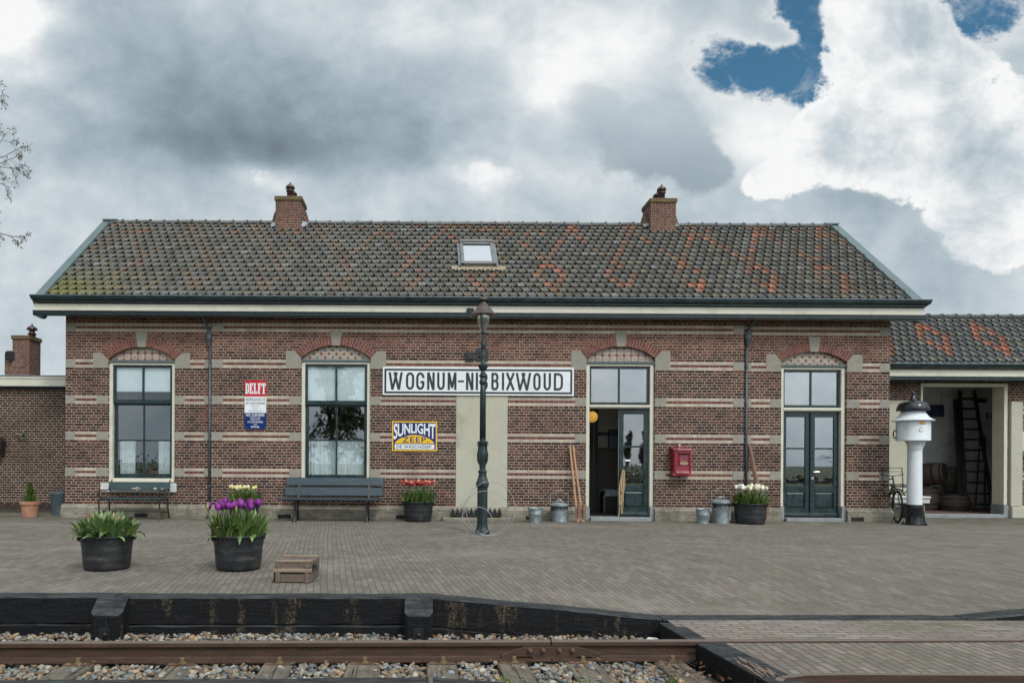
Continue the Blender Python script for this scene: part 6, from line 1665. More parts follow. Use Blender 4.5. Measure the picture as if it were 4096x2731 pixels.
redw=[((.36,.010,.018),(.48,.09,.05),.2),((.28,.008,.016),(.44,.05,.04),.2),((.38,.012,.02),(.64,.34,.22),.25)]
FSC=1.3
tulips('tub of red tulips with cream-edged petals, against the middle wall',960.5,1197,14.72,.345,.42,150,.35,redw,44,.36,14,leafc=(.075,.14,.035),spread=.7)
FSC=1.4
tulips('tub of white tulips beside the right-hand buckets',1723,1199,14.55,.345,.43,150,.31,white,38,.30,15,leafc=(.085,.14,.03),spread=.75)
# terracotta pot with a small conifer
Yp=15.3; X=WX(69,Yp,1180)
t=thing('potted_conifer','small green conifer in a terracotta pot by the dark annex wall','potted plant',(X,Yp,0))
b=MB(); R=.20; b.lathe([(0,0),(R*.78,0),(R*.82,.02),(R*.9,.25),(R*.92,.27),(R*1.02,.275),(R*1.05,.34),(R*1.0,.345),(R*.93,.33),(R*.9,.28)],(0,0,0),26); b.build('pot',M['terra'],t,auto=40)
b=MB(); b.lathe([(R*.92,.30),(0,.315)],(0,0,0),16); b.build('soil',M['soil'],t)
def conifer(b,R,H,z0,n,r,c=(.07,.10,.028)):
    for _ in range(n):
        f=r.random()**.8; rad=R*(1-f)**.75*sqrt(r.uniform(.15,1))*(1 if f>.1 else .8); a=r.uniform(0,2*pi); p=Vector((rad*cos(a),rad*sin(a),z0+f*H))
        d=Vector((cos(a)*.6,sin(a)*.6,1)).normalized(); s=d.cross(Vector((r.gauss(0,1),r.gauss(0,1),r.gauss(0,1)))).normalized(); L=r.uniform(.03,.06); g0=r.uniform(.5,1.6)*(.55+.6*rad/(R*(1-f)**.75+.01))
        b.poly([p-s*.010,p+s*.010,p+d*L+s*.006,p+d*L*1.15,p+d*L-s*.006],tuple(k*g0 for k in c))
b=MB(); r=random.Random(6); conifer(b,.13,.40,.32,1100,r,(.085,.125,.03)); conifer(b,.17,.12,.32,160,r,(.085,.125,.03)); b.build('foliage',M['leafcol'],t)
b=MB(); b.tube([(0,0,.3),(0.01,0,.6)],.01,6); b.build('stem',M['trunk'],t)
# ------------------------------------------------------------------ buckets and bins
def bucket(label,px,py,Y,R,H,seed=0,bail=True):
    X=WX(px,Y,py); t=thing('bucket',label,'bucket',(X,Y,0),seed*.7,'zinc buckets')
    b=MB(); b.lathe([(0,.02),(R*.70,.02),(R*.71,0),(R*.73,.0),(R*.72,.03),(R*.86,H*.58),(R*.885,H*.6),(R*.87,H*.63),(R*.895,H*.66),(R*.88,H*.69),(R*.97,H-.01),(R*1.0,H-.008),(R*1.01,H),(R*.98,H+.003),(R*.95,H-.01),(R*.7,.035),(0,.03)],(0,0,0),28); b.build('pail',M['galv'],t,auto=35)
    b=MB(); 
    b.tube([(R*1.0*cos(a),R*1.02*sin(a)*.9-.01,H-.0-.0*abs(sin(a))) for a in [pi+pi*i/12 for i in range(13)]],.005,6); b.build('bail',M['wire'],t)
    for sx in (-1,1): b=MB(); b.box(sx*R-.02,sx*R+.02,-.02,.02,H-.035,H+.02); b.build('ear',M['galv'],t,bevel=.004)
    return t
def bin_(label,px,py,Y,R,H,bag=True,bailup=True,name='dust_bin',mat='galv',seed=0,rot=0):
    X=WX(px,Y,py); t=thing(name,label,'dust bin',(X,Y,0),rot,'lidded dust bins')
    M_=M[mat]
    b=MB(); b.lathe([(0,.03),(R*.83,.03),(R*.84,0),(R*.865,0),(R*.86,.05),(R*.855,.06),(R*.98,H-.10),(R,H-.09),(R,H-.05),(R*.97,H-.05)],(0,0,0),30)
    for k in range(8 if seed else 0):
        a=-.9+.28*k; b.tube([(R*.885*cos(a),R*.885*sin(a),.07),(R*.985*cos(a),R*.985*sin(a),H-.12)],.010,5)
    b.build('body',M_,t,auto=40)
    if bag:
        b=MB(); r=random.Random(seed+3); n=40
        ring=lambda k,z,o: [(R*(1.0+o)*cos(2*pi*i/n)*(1+.012*sin(i*2.3+k)),R*(1.0+o)*sin(2*pi*i/n)*(1+.012*sin(i*1.7+k)),z+.018*sin(i*1.9+k*2)*(k>0)+(-.05*max(0,sin(2*pi*i/n*1-1.2)) if k==2 else 0)) for i in range(n)]
        q=len(b.v); b.v+=ring(0,H-.045,.012)+ring(1,H-.075,.03)+ring(2,H-.115,.022)
        for k in range(2):
            for i in range(n): j=(i+1)%n; b.face((q+k*n+i,q+k*n+j,q+(k+1)*n+j,q+(k+1)*n+i))
        b.build('bin_liner',M['bag'],t,smooth=True)
    b=MB(); b.lathe([(R*1.02,H-.06),(R*1.05,H-.055),(R*1.05,H-.03),(R*1.0,H-.02),(R*.6,H+.012),(0,H+.022)],(0,0,0),30); lid=b.build('lid',M_,t,auto=40)
    b=MB(); b.tube([(-.07,0,H+.01),(-.055,0,H+.06),(0,0,H+.072),(.055,0,H+.06),(.07,0,H+.01)],.009,6); b.build('lid_handle',M_,lid)
    if bailup:
        b=MB(); Rr=R*1.03; up=.26
        b.tube([(-Rr,0,H-.10),(-Rr,.01,H+up-.07),(-Rr*.8,.01,H+up-.055),(-.09,.01,H+up-.04),(-.06,.01,H+up),(.06,.01,H+up),(.09,.01,H+up-.04),(Rr*.8,.01,H+up-.055),(Rr,.01,H+up-.07),(Rr,0,H-.10)],.006,6); b.build('bail',M['wire'],t)
    for sx in (-1,1): b=MB(); b.box(sx*R-.018,sx*R+.018,-.03,.03,H-.15,H-.09); b.build('ear',M_,t,bevel=.005)
    return t
bucket('open zinc bucket left of the lidded bin in the middle of the wall',1229,1197,14.62,.158,.30,1)
bin_('zinc bin with black liner folded over its rim, near the left pair of stilts',1284.5,1194,14.80,.185,.395,seed=0)
bucket('open zinc bucket left of the ribbed bin, below the letter box',1615,1199,14.58,.155,.30,3)
bin_('taller ribbed zinc bin next to the tub of white tulips',1656.5,1198,14.68,.195,.48,seed=4)
bin_('grey plastic bin half hidden by the left corner of the station',137,1180,15.95,.19,.53,bag=False,bailup=False,mat='greyplastic')
# ------------------------------------------------------------------ stilts
def stilt(name,label,top,bot,Ytop,Ybot,mat,grp,foot=1):
    xt,zt=W(*top,Ytop); xb,zb=W(*bot,Ybot)
    t=thing('stilt',label,'stilt',(xb,Ybot,0),0,grp)
    a=Vector((0,0,0)); c=Vector((xt-xb,Ytop-Ybot,zt))
    b=MB(); b.bar(a,c,.042,.042,(1,0,0)); b.build('pole',M[mat],t,bevel=.004)
    d=(c-a).normalized(); f=a+d*.06
    b=MB(); sx=d.cross(Vector((0,1,0))).normalized(); 
    p=[f+Vector((.022*foot,-.02,0)),f+Vector((.022*foot,-.02,.30)),f+Vector((.055*foot,-.03,.33)),f+Vector((.10*foot,-.03,.30)),f+Vector((.055*foot,-.03,.12))]
    q=len(b.v); b.v+=[tuple(v+Vector((-.02*foot,-.03,0))) for v in p]+[tuple(v+Vector((-.02*foot,.035,0))) for v in p]
    n=5
    for i in range(n): j=(i+1)%n; b.face((q+i,q+j,q+n+j,q+n+i))
    b.face([q+i for i in reversed(range(n))]); b.face([q+n+i for i in range(n)])
    b.build('foot_block',plain('foot_wood_'+name,(.22,.125,.075),.7,.3,6),t,bevel=.004)
    return t
stilt('a','orange-brown wooden stilt leaning by the open door, left of its pair',(1309,1024),(1327,1200),YC-.03,14.72,'stilt','wooden stilts by the open door')
stilt('b','orange-brown wooden stilt leaning by the open door, right of its pair',(1316,1024),(1339,1200),YC-.03,14.72,'stilt','wooden stilts by the open door')
stilt('c','grey-brown wooden stilt behind the white tulips, its foot showing right of the tub',(1719.5,1019),(1752,1201),YS-.03,14.78,'stiltdark','wooden stilts behind the white tulips')
stilt('d','second grey-brown stilt behind the white tulips, slightly to the right',(1723,1025),(1758,1203),YS-.06,14.74,'stiltdark','wooden stilts behind the white tulips')
# ------------------------------------------------------------------ rope on the door handle
hp=M3@Vector((.085,-.058,1.025))
t=thing('rope','hank of pale hemp rope hanging from the handle of the open door','rope',tuple(hp))
b=MB(); r=random.Random(8)
for k in range(9):
    wv=r.uniform(.02,.055); hh=r.uniform(.42,.80) if k<7 else r.uniform(.75,.98); ox=r.uniform(-.05,.02); pts=[]
    for i in range(15):
        a=2*pi*i/14; pts.append((ox*(1-cos(a))/2+wv*sin(a)*(.6+.5*(1-cos(a))/2)-.03*(1-cos(a))/2,-.015-.012*k%.04+r.uniform(-.006,.006),-.0-hh*(1-cos(a))/2))
    b.tube(pts,.0085,6)
pts=[]; 
for i in range(12): f=i/11; pts.append((-.03-.075*f+.02*sin(f*9),-.03,-.05-.97*f))
b.tube(pts+[(-.16,-.05,-1.085),(-.13,-.07,-1.09),(-.04,-.06,-1.09),(.03,-.07,-1.09)],.0085,6)
b.tube([(-.01,-.03,.0),(.03,-.05,-.06),(.0,-.05,-.12),(-.03,-.04,-.06),(-.01,-.03,.0)],.009,6)
b.build('strands',M['rope'],t,smooth=True)
# ------------------------------------------------------------------ hall: globe lamp, chest, picture, rail
gm=bpy.data.materials.new('glowing_amber_globe'); gm.use_nodes=True; pbn=gm.node_tree.nodes['Principled BSDF']; pbn.inputs['Base Color'].default_value=(.60,.33,.06,1); pbn.inputs['Emission Color'].default_value=(1,.52,.09,1); pbn.inputs['Emission Strength'].default_value=.36; pbn.inputs['Roughness'].default_value=.5
YH=15.9; X,Z=W(1360,957,YH)
t=thing('globe_lamp','round amber globe lamp glowing inside the open doorway','lamp',(X,YH,Z))
b=MB(); b.lathe([(.128*sin(pi*i/14),-.128*cos(pi*i/14)) for i in range(15)],(0,0,0),24); b.build('globe',gm,t,smooth=True)
b=MB(); b.tube([(0,0,.126),(0,0,3.93-Z)],.008,6); b.lathe([(.04,.12),(.03,.15),(0,.15)],(0,0,0),12); b.build('rod',M['iron'],t)
t=thing('chest','dark chest with pale corner bar standing in the hall behind the open door','chest',(WX(1402,17.1),17.0,.06))
b=MB(); b.box(-.22,.45,-.2,.2,.0,.48); b.build('body',M['blackwood'],t,bevel=.01)
b=MB(); b.box(-.235,-.215,-.21,-.19,.0,.58); b.box(-.235,.45,-.21,-.2,.40,.56); b.build('trim',M['galv'],t)
t=thing('picture','dark framed picture hanging in the hall from a coat rail','picture',(WX(1411,17.28),17.28,WZ(1010,17.28,1411)))
b=MB(); frame_rect(b,-.16,.16,-.26,.26,-.03,.0,.03); b.build('frame',M['blackwood'],t)
b=MB(); b.box(-.13,.13,-.01,-.002,-.23,.23); b.build('print',M['greyplastic'],t)
t=thing('coat_rail','dark coat rail across the hall wall above the picture','coat rail',(WX(1400,17.28),17.28,WZ(995,17.28,1400)))
b=MB(); b.box(-.35,.5,-.05,.0,-.03,.03); b.build('board',M['blackwood'],t)
for i in range(4): b=MB(); b.tube([(-.25+.2*i,-.05,-.01),(-.25+.2*i,-.10,-.03),(-.25+.2*i,-.11,.02)],.007,5); b.build('hook',M['iron'],t)
t=thing('hall_cupboard','tall dark cupboard just inside the open door','cupboard',(WX(1362,16.9),17.0,.06))
b=MB(); b.box(-.22,.10,-.2,.25,0,2.6); b.build('body',M['dark'],t,bevel=.01)
b=MB(); b.box(-.02,.0,-.215,-.2,.1,2.5); b.build('edge_strip',M['iron'],t)
# plants on the sill of the left window
wx0,wx1,wz,wy=WIN1
def sillplant(label,px,h,w,seed,flower=False):
    t=thing('sill_plant',label,'pot plant',(WX(px,wy+.3),wy+.31,wz+.042))
    b=MB(); b.lathe([(0,0),(.05,0),(.065,.10),(.07,.10),(.07,.12),(.06,.12)],(0,0,0),14); b.build('pot',M['terra'],t)
    b=MB(); r=random.Random(seed)
    for _ in range(170):
        a=r.uniform(0,6.28); p=Vector((r.gauss(0,w*.4),r.gauss(0,w*.3),.12+r.random()*h)); d=Vector((cos(a),sin(a),r.uniform(-.2,.8)))*r.uniform(.012,.028); s=Vector((-sin(a),cos(a),.2))*.008; g0=r.uniform(.6,1.4)
        b.poly([p-s,p+d*.5-s*.6,p+d,p+d*.5+s*.6,p+s],(.07*g0,.11*g0,.035*g0))
    b.tube([(0,0,.1),(.01,0,.12+h*.6)],.006,5,(.06,.08,.03)); b.build('foliage',M['leafcol'],t)
    if flower:
        b=MB()
        for k in range(3): b.lathe([(.0,-.02),(.022,0),(.0,.02)],(r.gauss(0,.03),r.gauss(0,.02),.14+h+r.gauss(0,.02)),7)
        b.build('blossom',plain('pink_blossom',(.5,.18,.16),.6,.1,20),t)
sillplant('pink flowering pot plant behind the left window, between the curtains',349,.30,.07,1,True)
sillplant('small leafy plant at the curtain edge behind the left window',311,.16,.05,2)
sillplant('green pot plant touching the right curtain behind the left window',360,.22,.07,3)

# ------------------------------------------------------------------ benches
def bench_iron():
    Yb=14.72; X=WX(306,Yb,1150)
    t=thing('bench','old bench with scrolled brown iron ends and one peeling green back board','bench',(X,Yb,0))
    hw=.63
    b=MB(); b.bar((-hw-.02,.30,.715),(hw+.02,.30,.715),.16,.028,(0,-.25,1)) if False else b.box(-hw-.03,hw+.03,-.014,.014,-.088,.088); b.xf(Matrix.Translation((0,.315,.70))@Matrix.Rotation(radians(-12),4,'X')); bk=b.build('backrest',M['greenbench'],t,bevel=.006)
    b=MB(); r=random.Random(2)
    for (cx,w_,h_) in ((-.06,.20,.05),(.35,.09,.045),(.50,.06,.035),(-.04,.08,.09)):
        n=14; b.poly([(cx+w_*.5*cos(2*pi*i/n)*r.uniform(.7,1.15),-.0155,-.055+h_*.45*sin(2*pi*i/n)*r.uniform(.6,1.2)) for i in range(n)])
    b.xf(Matrix.Translation((0,.315,.70))@Matrix.Rotation(radians(-12),4,'X')); b.build('bare_patches',plain('bare_wood_patch',(.33,.28,.215),.8,.3,12),bk)
    for i in range(4): b=MB(); y=-.17+.115*i; b.box(-hw-.04,hw+.04,y,y+.09,.425+.004*abs(i-1.5),.448+.004*abs(i-1.5)); b.build('seat_slat',M['greenbench'],t,bevel=.004)
    for sx in (-1,1):
        x=sx*hw; b=MB()
        b.tube([(x,-.26,0),(x,-.215,.10),(x,-.19,.22),(x,-.205,.34),(x,-.22,.42)],[.022,.018,.016,.018,.018],8)
        b.tube([(x,.36,0),(x,.30,.14),(x,.265,.28),(x,.28,.42),(x,.315,.56),(x,.35,.72),(x,.385,.815),(x,.40,.84)],[.022,.018,.017,.018,.017,.016,.015,.012],8)
        b.tube([(x,-.22,.42),(x,.28,.42)],.017,8); b.tube([(x,-.20,.14),(x,.0,.17),(x,.30,.14)],.013,8); b.lathe([(.03,-.03),(.035,0),(.03,.03)],(x,.05,.17),8)
        # arm with scroll
        b.tube([(x,.335,.66),(x,.25,.63),(x,.10,.61),(x,-.10,.625),(x,-.20,.62),(x,-.265,.58),(x,-.27,.53),(x,-.235,.505),(x,-.205,.53),(x,-.215,.555)],[.014,.014,.015,.017,.018,.018,.017,.015,.013,.012],8)
        b.tube([(x,-.20,.42),(x,-.17,.48),(x,-.19,.54),(x,-.22,.60)],[.014,.012,.012,.013],8)
        b.tube([(x,.2,.42),(x,.15,.50),(x,.2,.57),(x,.28,.56)],.010,6)
        b.build('end_frame',M['rust_iron'],t,auto=60)
    b=MB(); b.tube([(-hw,.05,.17),(hw,.05,.17)],.010,6); b.build('stretcher',M['rust_iron'],t)
bench_iron()
def bench_park():
    Yb=14.62; x0,x1=WX(649,Yb),WX(879,Yb); X=(x0+x1)/2; hw=(x1-x0)/2
    t=thing('bench','long dark blue-green park bench with two wide back boards under the window','bench',(X,Yb,0))
    for z,yy,h_,dx in ((.475+.10,.33,.185,-.01),(.475+.31,.385,.17,0.0)):
        b=MB(); b.box(-hw,hw,-.02,.02,-h_/2,h_/2); b.xf(Matrix.Translation((dx,yy,z+.03))@Matrix.Rotation(radians(-13),4,'X')); b.build('back_slat',M['bluebench'],t,bevel=.008)
    for i in range(3): b=MB(); y=-.20+.165*i; b.box(-hw-.07,hw-.02,y,y+.145,.44+.004*(i==0),.475); b.build('seat_slat',M['bluebench'],t,bevel=.008)
    for px in (681,845):
        x=WX(px,Yb)-X; b=MB()
        b.tube([(x,-.19,0),(x,-.17,.06),(x,-.15,.12),(x,-.16,.2),(x,-.14,.28),(x,-.17,.36),(x,-.19,.44)],[.035,.022,.028,.02,.027,.02,.028],8)
        b.tube([(x,.22,0),(x,.19,.1),(x,.16,.2),(x,.18,.32),(x,.22,.44)],[.035,.024,.027,.022,.026],8)
        b.box(x-.025,x+.025,-.22,.30,.41,.44); b.bar((x,.24,.44),(x,.42,.92),.045,.02,(0,-1,0)); b.tube([(x,-.16,.17),(x,.17,.17)],.014,6)
        b.box(x-.045,x+.045,-.23,-.14,0,.018); b.box(x-.045,x+.045,.17,.26,0,.018)
        b.build('leg',M['iron'],t,auto=50)
bench_park()
# ------------------------------------------------------------------ wooden crate
Yc_=7.05; X=WX(677,Yc_+.1,1330)
t=thing('crate','small weathered wooden crate with battens and a leather handle','crate',(X,Yc_,0),-.03)
w=.375; d=.46; h=.195
for k in range(2):
    b=MB(); b.box(-w/2+.004,w/2-.004,0,.016,.008+k*h/2,h/2-.004+k*h/2); b.build('front_board',M['wood'],t,bevel=.003)
b=MB(); b.box(-w/2+.004,w/2-.004,d-.016,d,.008,h-.004); b.build('rear_board',M['wood'],t)
for s in (-1,1): b=MB(); b.box(s*w/2-.016*(s>0),s*w/2+.016*(s<0),.016,d-.016,.006,h-.004); b.build('side_board',M['wood'],t,bevel=.003)
for k in range(3): b=MB(); b.box(-w/2+k*w/3+.003,-w/2+(k+1)*w/3-.003,.0,d,h,h+.014); b.build('lid_board',M['wood'],t,bevel=.003)
for y in (.012,d-.075): b=MB(); b.box(-w/2-.012,w/2-.005,y,y+.05,h+.0145,h+.030); b.build('lid_batten',M['woodlight'],t,bevel=.004)
b=MB(); b.box(-w/2-.014,w/2+.006,-.022,-.001,.108,.146); b.build('front_batten',M['woodlight'],t,bevel=.005)
for x in (-w/2+.012,w/2-.065): 
    for z0_,z1_ in ((.004,.106),(.148,h-.002)): b=MB(); b.box(x,x+.05,-.018,-.001,z0_,z1_); b.build('corner_batten',M['wood'],t,bevel=.004)
b=MB(); b.tube([(w/2+.004,.10,h*.9),(w/2+.022,.11,h*.75),(w/2+.024,.16,h*.6),(w/2+.022,.21,h*.75),(w/2+.004,.22,h*.9)],.008,6); b.build('handle',M['iron'],t)
b=MB(); b.box(-w/2-.008,-w/2-.0005,.0,.05,.01,.10); b.box(w/2+.0005,w/2+.010,.05,.10,.11,.17); b.build('hasp',M['iron'],t)
# ------------------------------------------------------------------ signal bell
YB_=14.55; X=WX(2100,YB_,1200); S=F/YB_; zz=lambda py: HC-((py-VY)-ROLL*(2100-VX))/F*YB_
t=thing('signal_bell','white cast-iron railway signal bell on a column with black dome','signal bell',(X,YB_,0))
q=lambda p:p/S/2
b=MB(); b.lathe([(q(50),0),(q(50),.025),(q(36),.03),(q(34.5),.05),(q(33.5),zz(1167)),(q(35),zz(1165)),(q(35),zz(1163)),(q(33.5),zz(1162)),(q(33.5),zz(1160.5)),(q(34.5),zz(1160)),(q(34),zz(1158))],(0,0,0),28)
for k in range(4): a=pi/4+k*pi/2; b.lathe([(.02,.025),(.02,.045),(.012,.045),(.012,.06),(0,.06)],(q(43)*cos(a),q(43)*sin(a),0),6)
b.build('black_foot',M['blackgloss'],t,auto=35)
b=MB(); cx=WX(2094,YB_)-X
b.lathe([(q(31),zz(1158)),(q(28.5),zz(1034)),(q(31),zz(1033)),(q(31),zz(1031.5)),(q(28),zz(1031)),(q(28),zz(1030)),(q(31),zz(1029)),(q(29),zz(1027)),(q(30),zz(1022)),(q(36),zz(1015)),(q(44),zz(1011.5))],(0,0,0),28); b.build('column',M['white'],t,auto=35)
b=MB(); ox=WX(2096.5,YB_)-X
b.lathe([(0,zz(1012)),(q(67.5),zz(1012)),(q(68),zz(1010)),(q(66.5),zz(1008)),(q(66.5),zz(968))],(ox,0,0),32); b.build('drum',M['white'],t,auto=35)
b=MB(); b.lathe([(q(66),zz(968)),(q(83),zz(967)),(q(84),zz(965.5)),(q(66),zz(960)),(q(56),zz(954)),(q(50),zz(949)),(q(47),zz(945)),(0,zz(944))],(ox,0,0),32); b.build('skirt_roof',M['white'],t,auto=30)
b=MB(); b.lathe([(0,zz(945.5)),(q(48),zz(945.5)),(q(50),zz(944)),(q(65),zz(943)),(q(66),zz(941)),(q(63),zz(933)),(q(54),zz(926)),(q(40),zz(922.5)),(q(20),zz(920.5)),(q(17),zz(920)),(q(17),zz(918.5)),(q(13),zz(917)),(q(8),zz(911)),(q(5),zz(907)),(q(10),zz(905.5)),(q(11),zz(904)),(q(6),zz(902)),(q(2.5),zz(898)),(0,zz(896))],(ox,0,0),32); b.build('bell_dome',M['blackgloss'],t,auto=40)
b=MB(); b.box(ox-q(4),ox+q(4),-.02,.02,zz(948),zz(943)); b.build('striker',M['white'],t)
b=MB(); 
HA=radians(-198); Rr_=q(66.5); hp_=lambda d,py,da=0: (ox+(Rr_+d)*cos(HA+da),(Rr_+d)*sin(HA+da),zz(py))
b.tube([hp_(-.01,988),hp_(.03,988),hp_(.05,991),hp_(.05,1002),hp_(.03,1005),hp_(-.01,1005)],.013,8); b.lathe([(.022,-.015),(.026,0),(.022,.015)],hp_(.0,988),8); b.lathe([(.022,-.015),(.026,0),(.022,.015)],hp_(.0,1005),8); b.build('handle',M['blackgloss'],t,auto=50)
pm=Matrix.Translation((ox,0,0))
b=MB(); a0=radians(-100)
for i in range(4):
    a=a0-.06+.09*i; a2=a+.09; R=q(66.5)+.004; b.poly([(ox+R*cos(a),R*sin(a),zz(976)),(ox+R*cos(a2),R*sin(a2),zz(976)),(ox+R*cos(a2),R*sin(a2),zz(970)),(ox+R*cos(a),R*sin(a),zz(970))])
b.build('name_plate',M['gold'],t)
b=MB(); R=q(66.5)+.006; ac=radians(-97); c_=Vector((ox+R*cos(ac),R*sin(ac),zz(988))); tx=Vector((-sin(ac),cos(ac),0))
b.tube([tuple(c_+tx*.035*cos(u)+Vector((0,0,.035*sin(u)))) for u in [2.2+i*.33 for i in range(14)]],.006,5); b.tube([tuple(c_+Vector((0,0,.06))),tuple(c_+Vector((0,0,.03)))],.008,5); b.build('keyhole_cover',M['whitestone'],t)
b=MB(); ax=ox+q(66.5)*cos(radians(-8)); b.box(ox+q(58),ox+q(60),-q(33),-q(30),zz(1011),zz(969)); b.build('door_edge',M['white'],t)
b=MB(); P=lambda px,py,y=-.05:(WX(px,YB_)-X,y,zz(py)); b.tube([P(2120,1011),P(2119,1018),P(2112,1030),P(2109,1040),P(2109,1125)],.020,8); b.tube([P(2109,1125),P(2109.5,1133),P(2112,1158)],.030,8); b.lathe([(.027,-.01),(.03,0),(.027,.01)],P(2109,1043),8); b.lathe([(.03,-.01),(.033,0),(.03,.01)],P(2109,1128),8); b.build('conduit',M['white'],t,auto=50)
b=MB(); b.tube([P(2111.5,1158),P(2114,1170),P(2117,1185),P(2118,1198)],[.03,.033,.033,.034],8); b.build('black_pipe',M['blackgloss'],t,auto=50)
# ------------------------------------------------------------------ bicycle
t=thing('bicycle','black carrier bicycle parked behind the signal bell at the station corner','bicycle',(10.10,14.98,0),radians(83))
# local frame: front wheel centre at x=0, bike extends to +x (rotated to lie along +Y)
RW=.35
def wheel(x,rz=0,lab='front_wheel'):
    w=bpy.data.objects.new(lab,None); 
    Mx=Matrix.Translation((x,0,RW))@Matrix.Rotation(rz,4,'Z')@Matrix.Rotation(radians(90),4,'X')
    b=MB(); b.tube([(RW*.955*cos(2*pi*i/40),RW*.955*sin(2*pi*i/40),0) for i in range(40)],.019,8,closed=True); b.xf(Mx); o=b.build('wheel',M['rubber'],t,smooth=True)
    b=MB(); b.tube([(RW*.885*cos(2*pi*i/40),RW*.885*sin(2*pi*i/40),0) for i in range(40)],.012,6,closed=True); b.xf(Mx); b.build('rim',M['blackgloss'],o,smooth=True)
    b=MB()
    for k in range(32):
        a=2*pi*k/32; s=(-1)**k*.025; b.tube([(.02*cos(a+.9*(-1)**(k//2)),.02*sin(a+.9*(-1)**(k//2)),s),(RW*.88*cos(a),RW*.88*sin(a),0)],.0014,3,cap=False)
    b.xf(Mx); b.build('spokes',M['wire'],o)
    b=MB(); b.lathe([(.008,-.05),(.02,-.035),(.022,0),(.02,.035),(.008,.05)],(0,0,0),10); b.xf(Mx); b.build('hub',M['chrome'],o)
    return o
bpy.data.objects
wheel(0,radians(-12)); wheel(1.12)
b=MB()
for s in (-.05,.05): b.tube([(0,s,RW),(.10,s,.70),(.13,s*.4,.76)],.011,8)
b.tube([(.13,0,.76),(.20,0,1.0)],.017,8); b.build('fork',M['blackgloss'],t)
b=MB(); b.tube([(.19,0,.95),(.62,0,.90)],.015,8); b.tube([(.16,0,.84),(.55,0,.30)],.016,8); b.tube([(.55,0,.30),(.66,0,.95)],.015,8)
for s in (-.05,.05): b.tube([(.55,s*.6,.30),(1.12,s,RW)],.010,6); b.tube([(.62,s*.5,.86),(1.12,s,RW)],.009,6)
b.build('frame',M['blackgloss'],t)
b=MB(); b.tube([(-RW*.0+ (RW+.03)*cos(a),0,RW+(RW+.03)*sin(a)) for a in [radians(-5+12*i) for i in range(13)]],.016,6); b.build('mudguard',M['blackgloss'],t); b=MB(); b.tube([(1.12+(RW+.03)*cos(a),0,RW+(RW+.03)*sin(a)) for a in [radians(-5+12*i) for i in range(16)]],.016,6); b.build('mudguard',M['blackgloss'],t)
# front carrier and upright
b=MB(); zc=.80
for s in (-.2,.2): b.tube([(-.30,s,zc-.02),(.22,s,zc+.03)],.012,6)
for x in (-.30,-.13,.04,.2): b.tube([(x,-.2,zc-.02+.05*(x+.3)/.5),(x,.2,zc-.02+.05*(x+.3)/.5)],.010,6)
for s in (-.17,.17): b.tube([(-.22,s,zc-.01),(0.02,s*.4,.56)],.010,6); b.tube([(.1,s,zc),(0.02,s*.4,.56)],.010,6)
for s in (-.2,.2): b.tube([(.18,s,zc-.12),(.18,s,zc+.05),(.22,s,1.18)],.011,6)
b.tube([(.22,-.2,1.18),(.22,.2,1.18)],.011,6); b.tube([(.21,-.2,1.10),(.21,.2,1.10)],.009,6); b.tube([(.18,-.2,zc-.12),(.18,.2,zc-.12)],.009,6)
b.build('front_carrier',M['iron'],t)
b=MB(); b.tube([(.20,0,1.0),(.20,-.2,1.04),(.32,-.28,1.05)],.012,6); b.tube([(.20,0,1.0),(.20,.2,1.04),(.32,.28,1.05)],.012,6); b.build('handlebar',M['iron'],t)
b=MB(); b.prism([(-.10,-.03),(.16,-.09),(.17,.09),(-.10,.03)],'z',0,.05); b.xf(Matrix.Translation((.62,0,.98))); b.build('saddle',M['rubber'],t,bevel=.02)
b=MB(); b.lathe([(0,-.03),(.03,-.02),(.038,.02),(.04,.03),(0,.035)],(0,0,0),12); b.xf(Matrix.Translation((-.10,-.20,.52))@Matrix.Rotation(radians(-90),4,'Y')); b.build('headlamp',M['chrome'],t); b=MB(); b.tube([(-.09,-.20,.5),(-.05,-.18,.42),(-.02,-.08,.40),(0,-.04,.36)],.010,6); b.build('lamp_bracket',M['iron'],t)
b=MB(); b.lathe([(.09,-.004),(.09,.004)],(0,0,0),18); b.xf(Matrix.Translation((.55,-.05,.30))@Matrix.Rotation(radians(90),4,'X')); b.bar((.55,-.08,.30),(.50,-.08,.15),.02,.015); b.bar((.55,.08,.30),(.60,.08,.45),.02,.015); b.box(.45,.55,-.17,-.08,.13,.155); b.box(.55,.65,.08,.17,.44,.465); b.build('crank',M['iron'],t)
# ------------------------------------------------------------------ left annex wall: dried wreath and dark lantern box
X,Z=W(48,998,YA); t=thing('wall_wreath','small dried flower bunch hung on the dark annex wall','wreath',(X,YA-.05,Z))
b=MB(); r=random.Random(3)
for _ in range(70):
    a=r.uniform(0,6.28); rad=abs(r.gauss(.07,.03)); p=Vector((rad*cos(a),r.uniform(-.04,.02),rad*sin(a))); d=Vector((r.gauss(0,1),r.gauss(0,.6),r.gauss(0,1))).normalized()*.045; s=Vector((d.z,0,-d.x))*.35
    b.poly([p-d,p+s,p+d,p-s],r.choice([(.06,.075,.035),(.09,.08,.05),(.22,.11,.03),(.05,.06,.04),(.2,.19,.17)]))
b.build('dried_leaves',M['leafcol'],t)
X,Z=W(3,1025,YA); t=thing('wall_lantern','dark wall lantern cut by the left edge of the annex','lantern',(X,YA-.02,Z))
b=MB(); b.prism([(-.10,-.20),(.10,-.20),(.12,.10),(-.12,.10)],'y',-.20,0); b.prism([(-.14,.10),(.14,.10),(.05,.22),(-.05,.22)],'y',-.22,0); b.build('case',M['rust_iron'],t,bevel=.006)
b=MB(); b.prism([(-.08,-.16),(.08,-.16),(.095,.07),(-.095,.07)],'y',-.205,-.201); b.build('pane',M['iron'],t)
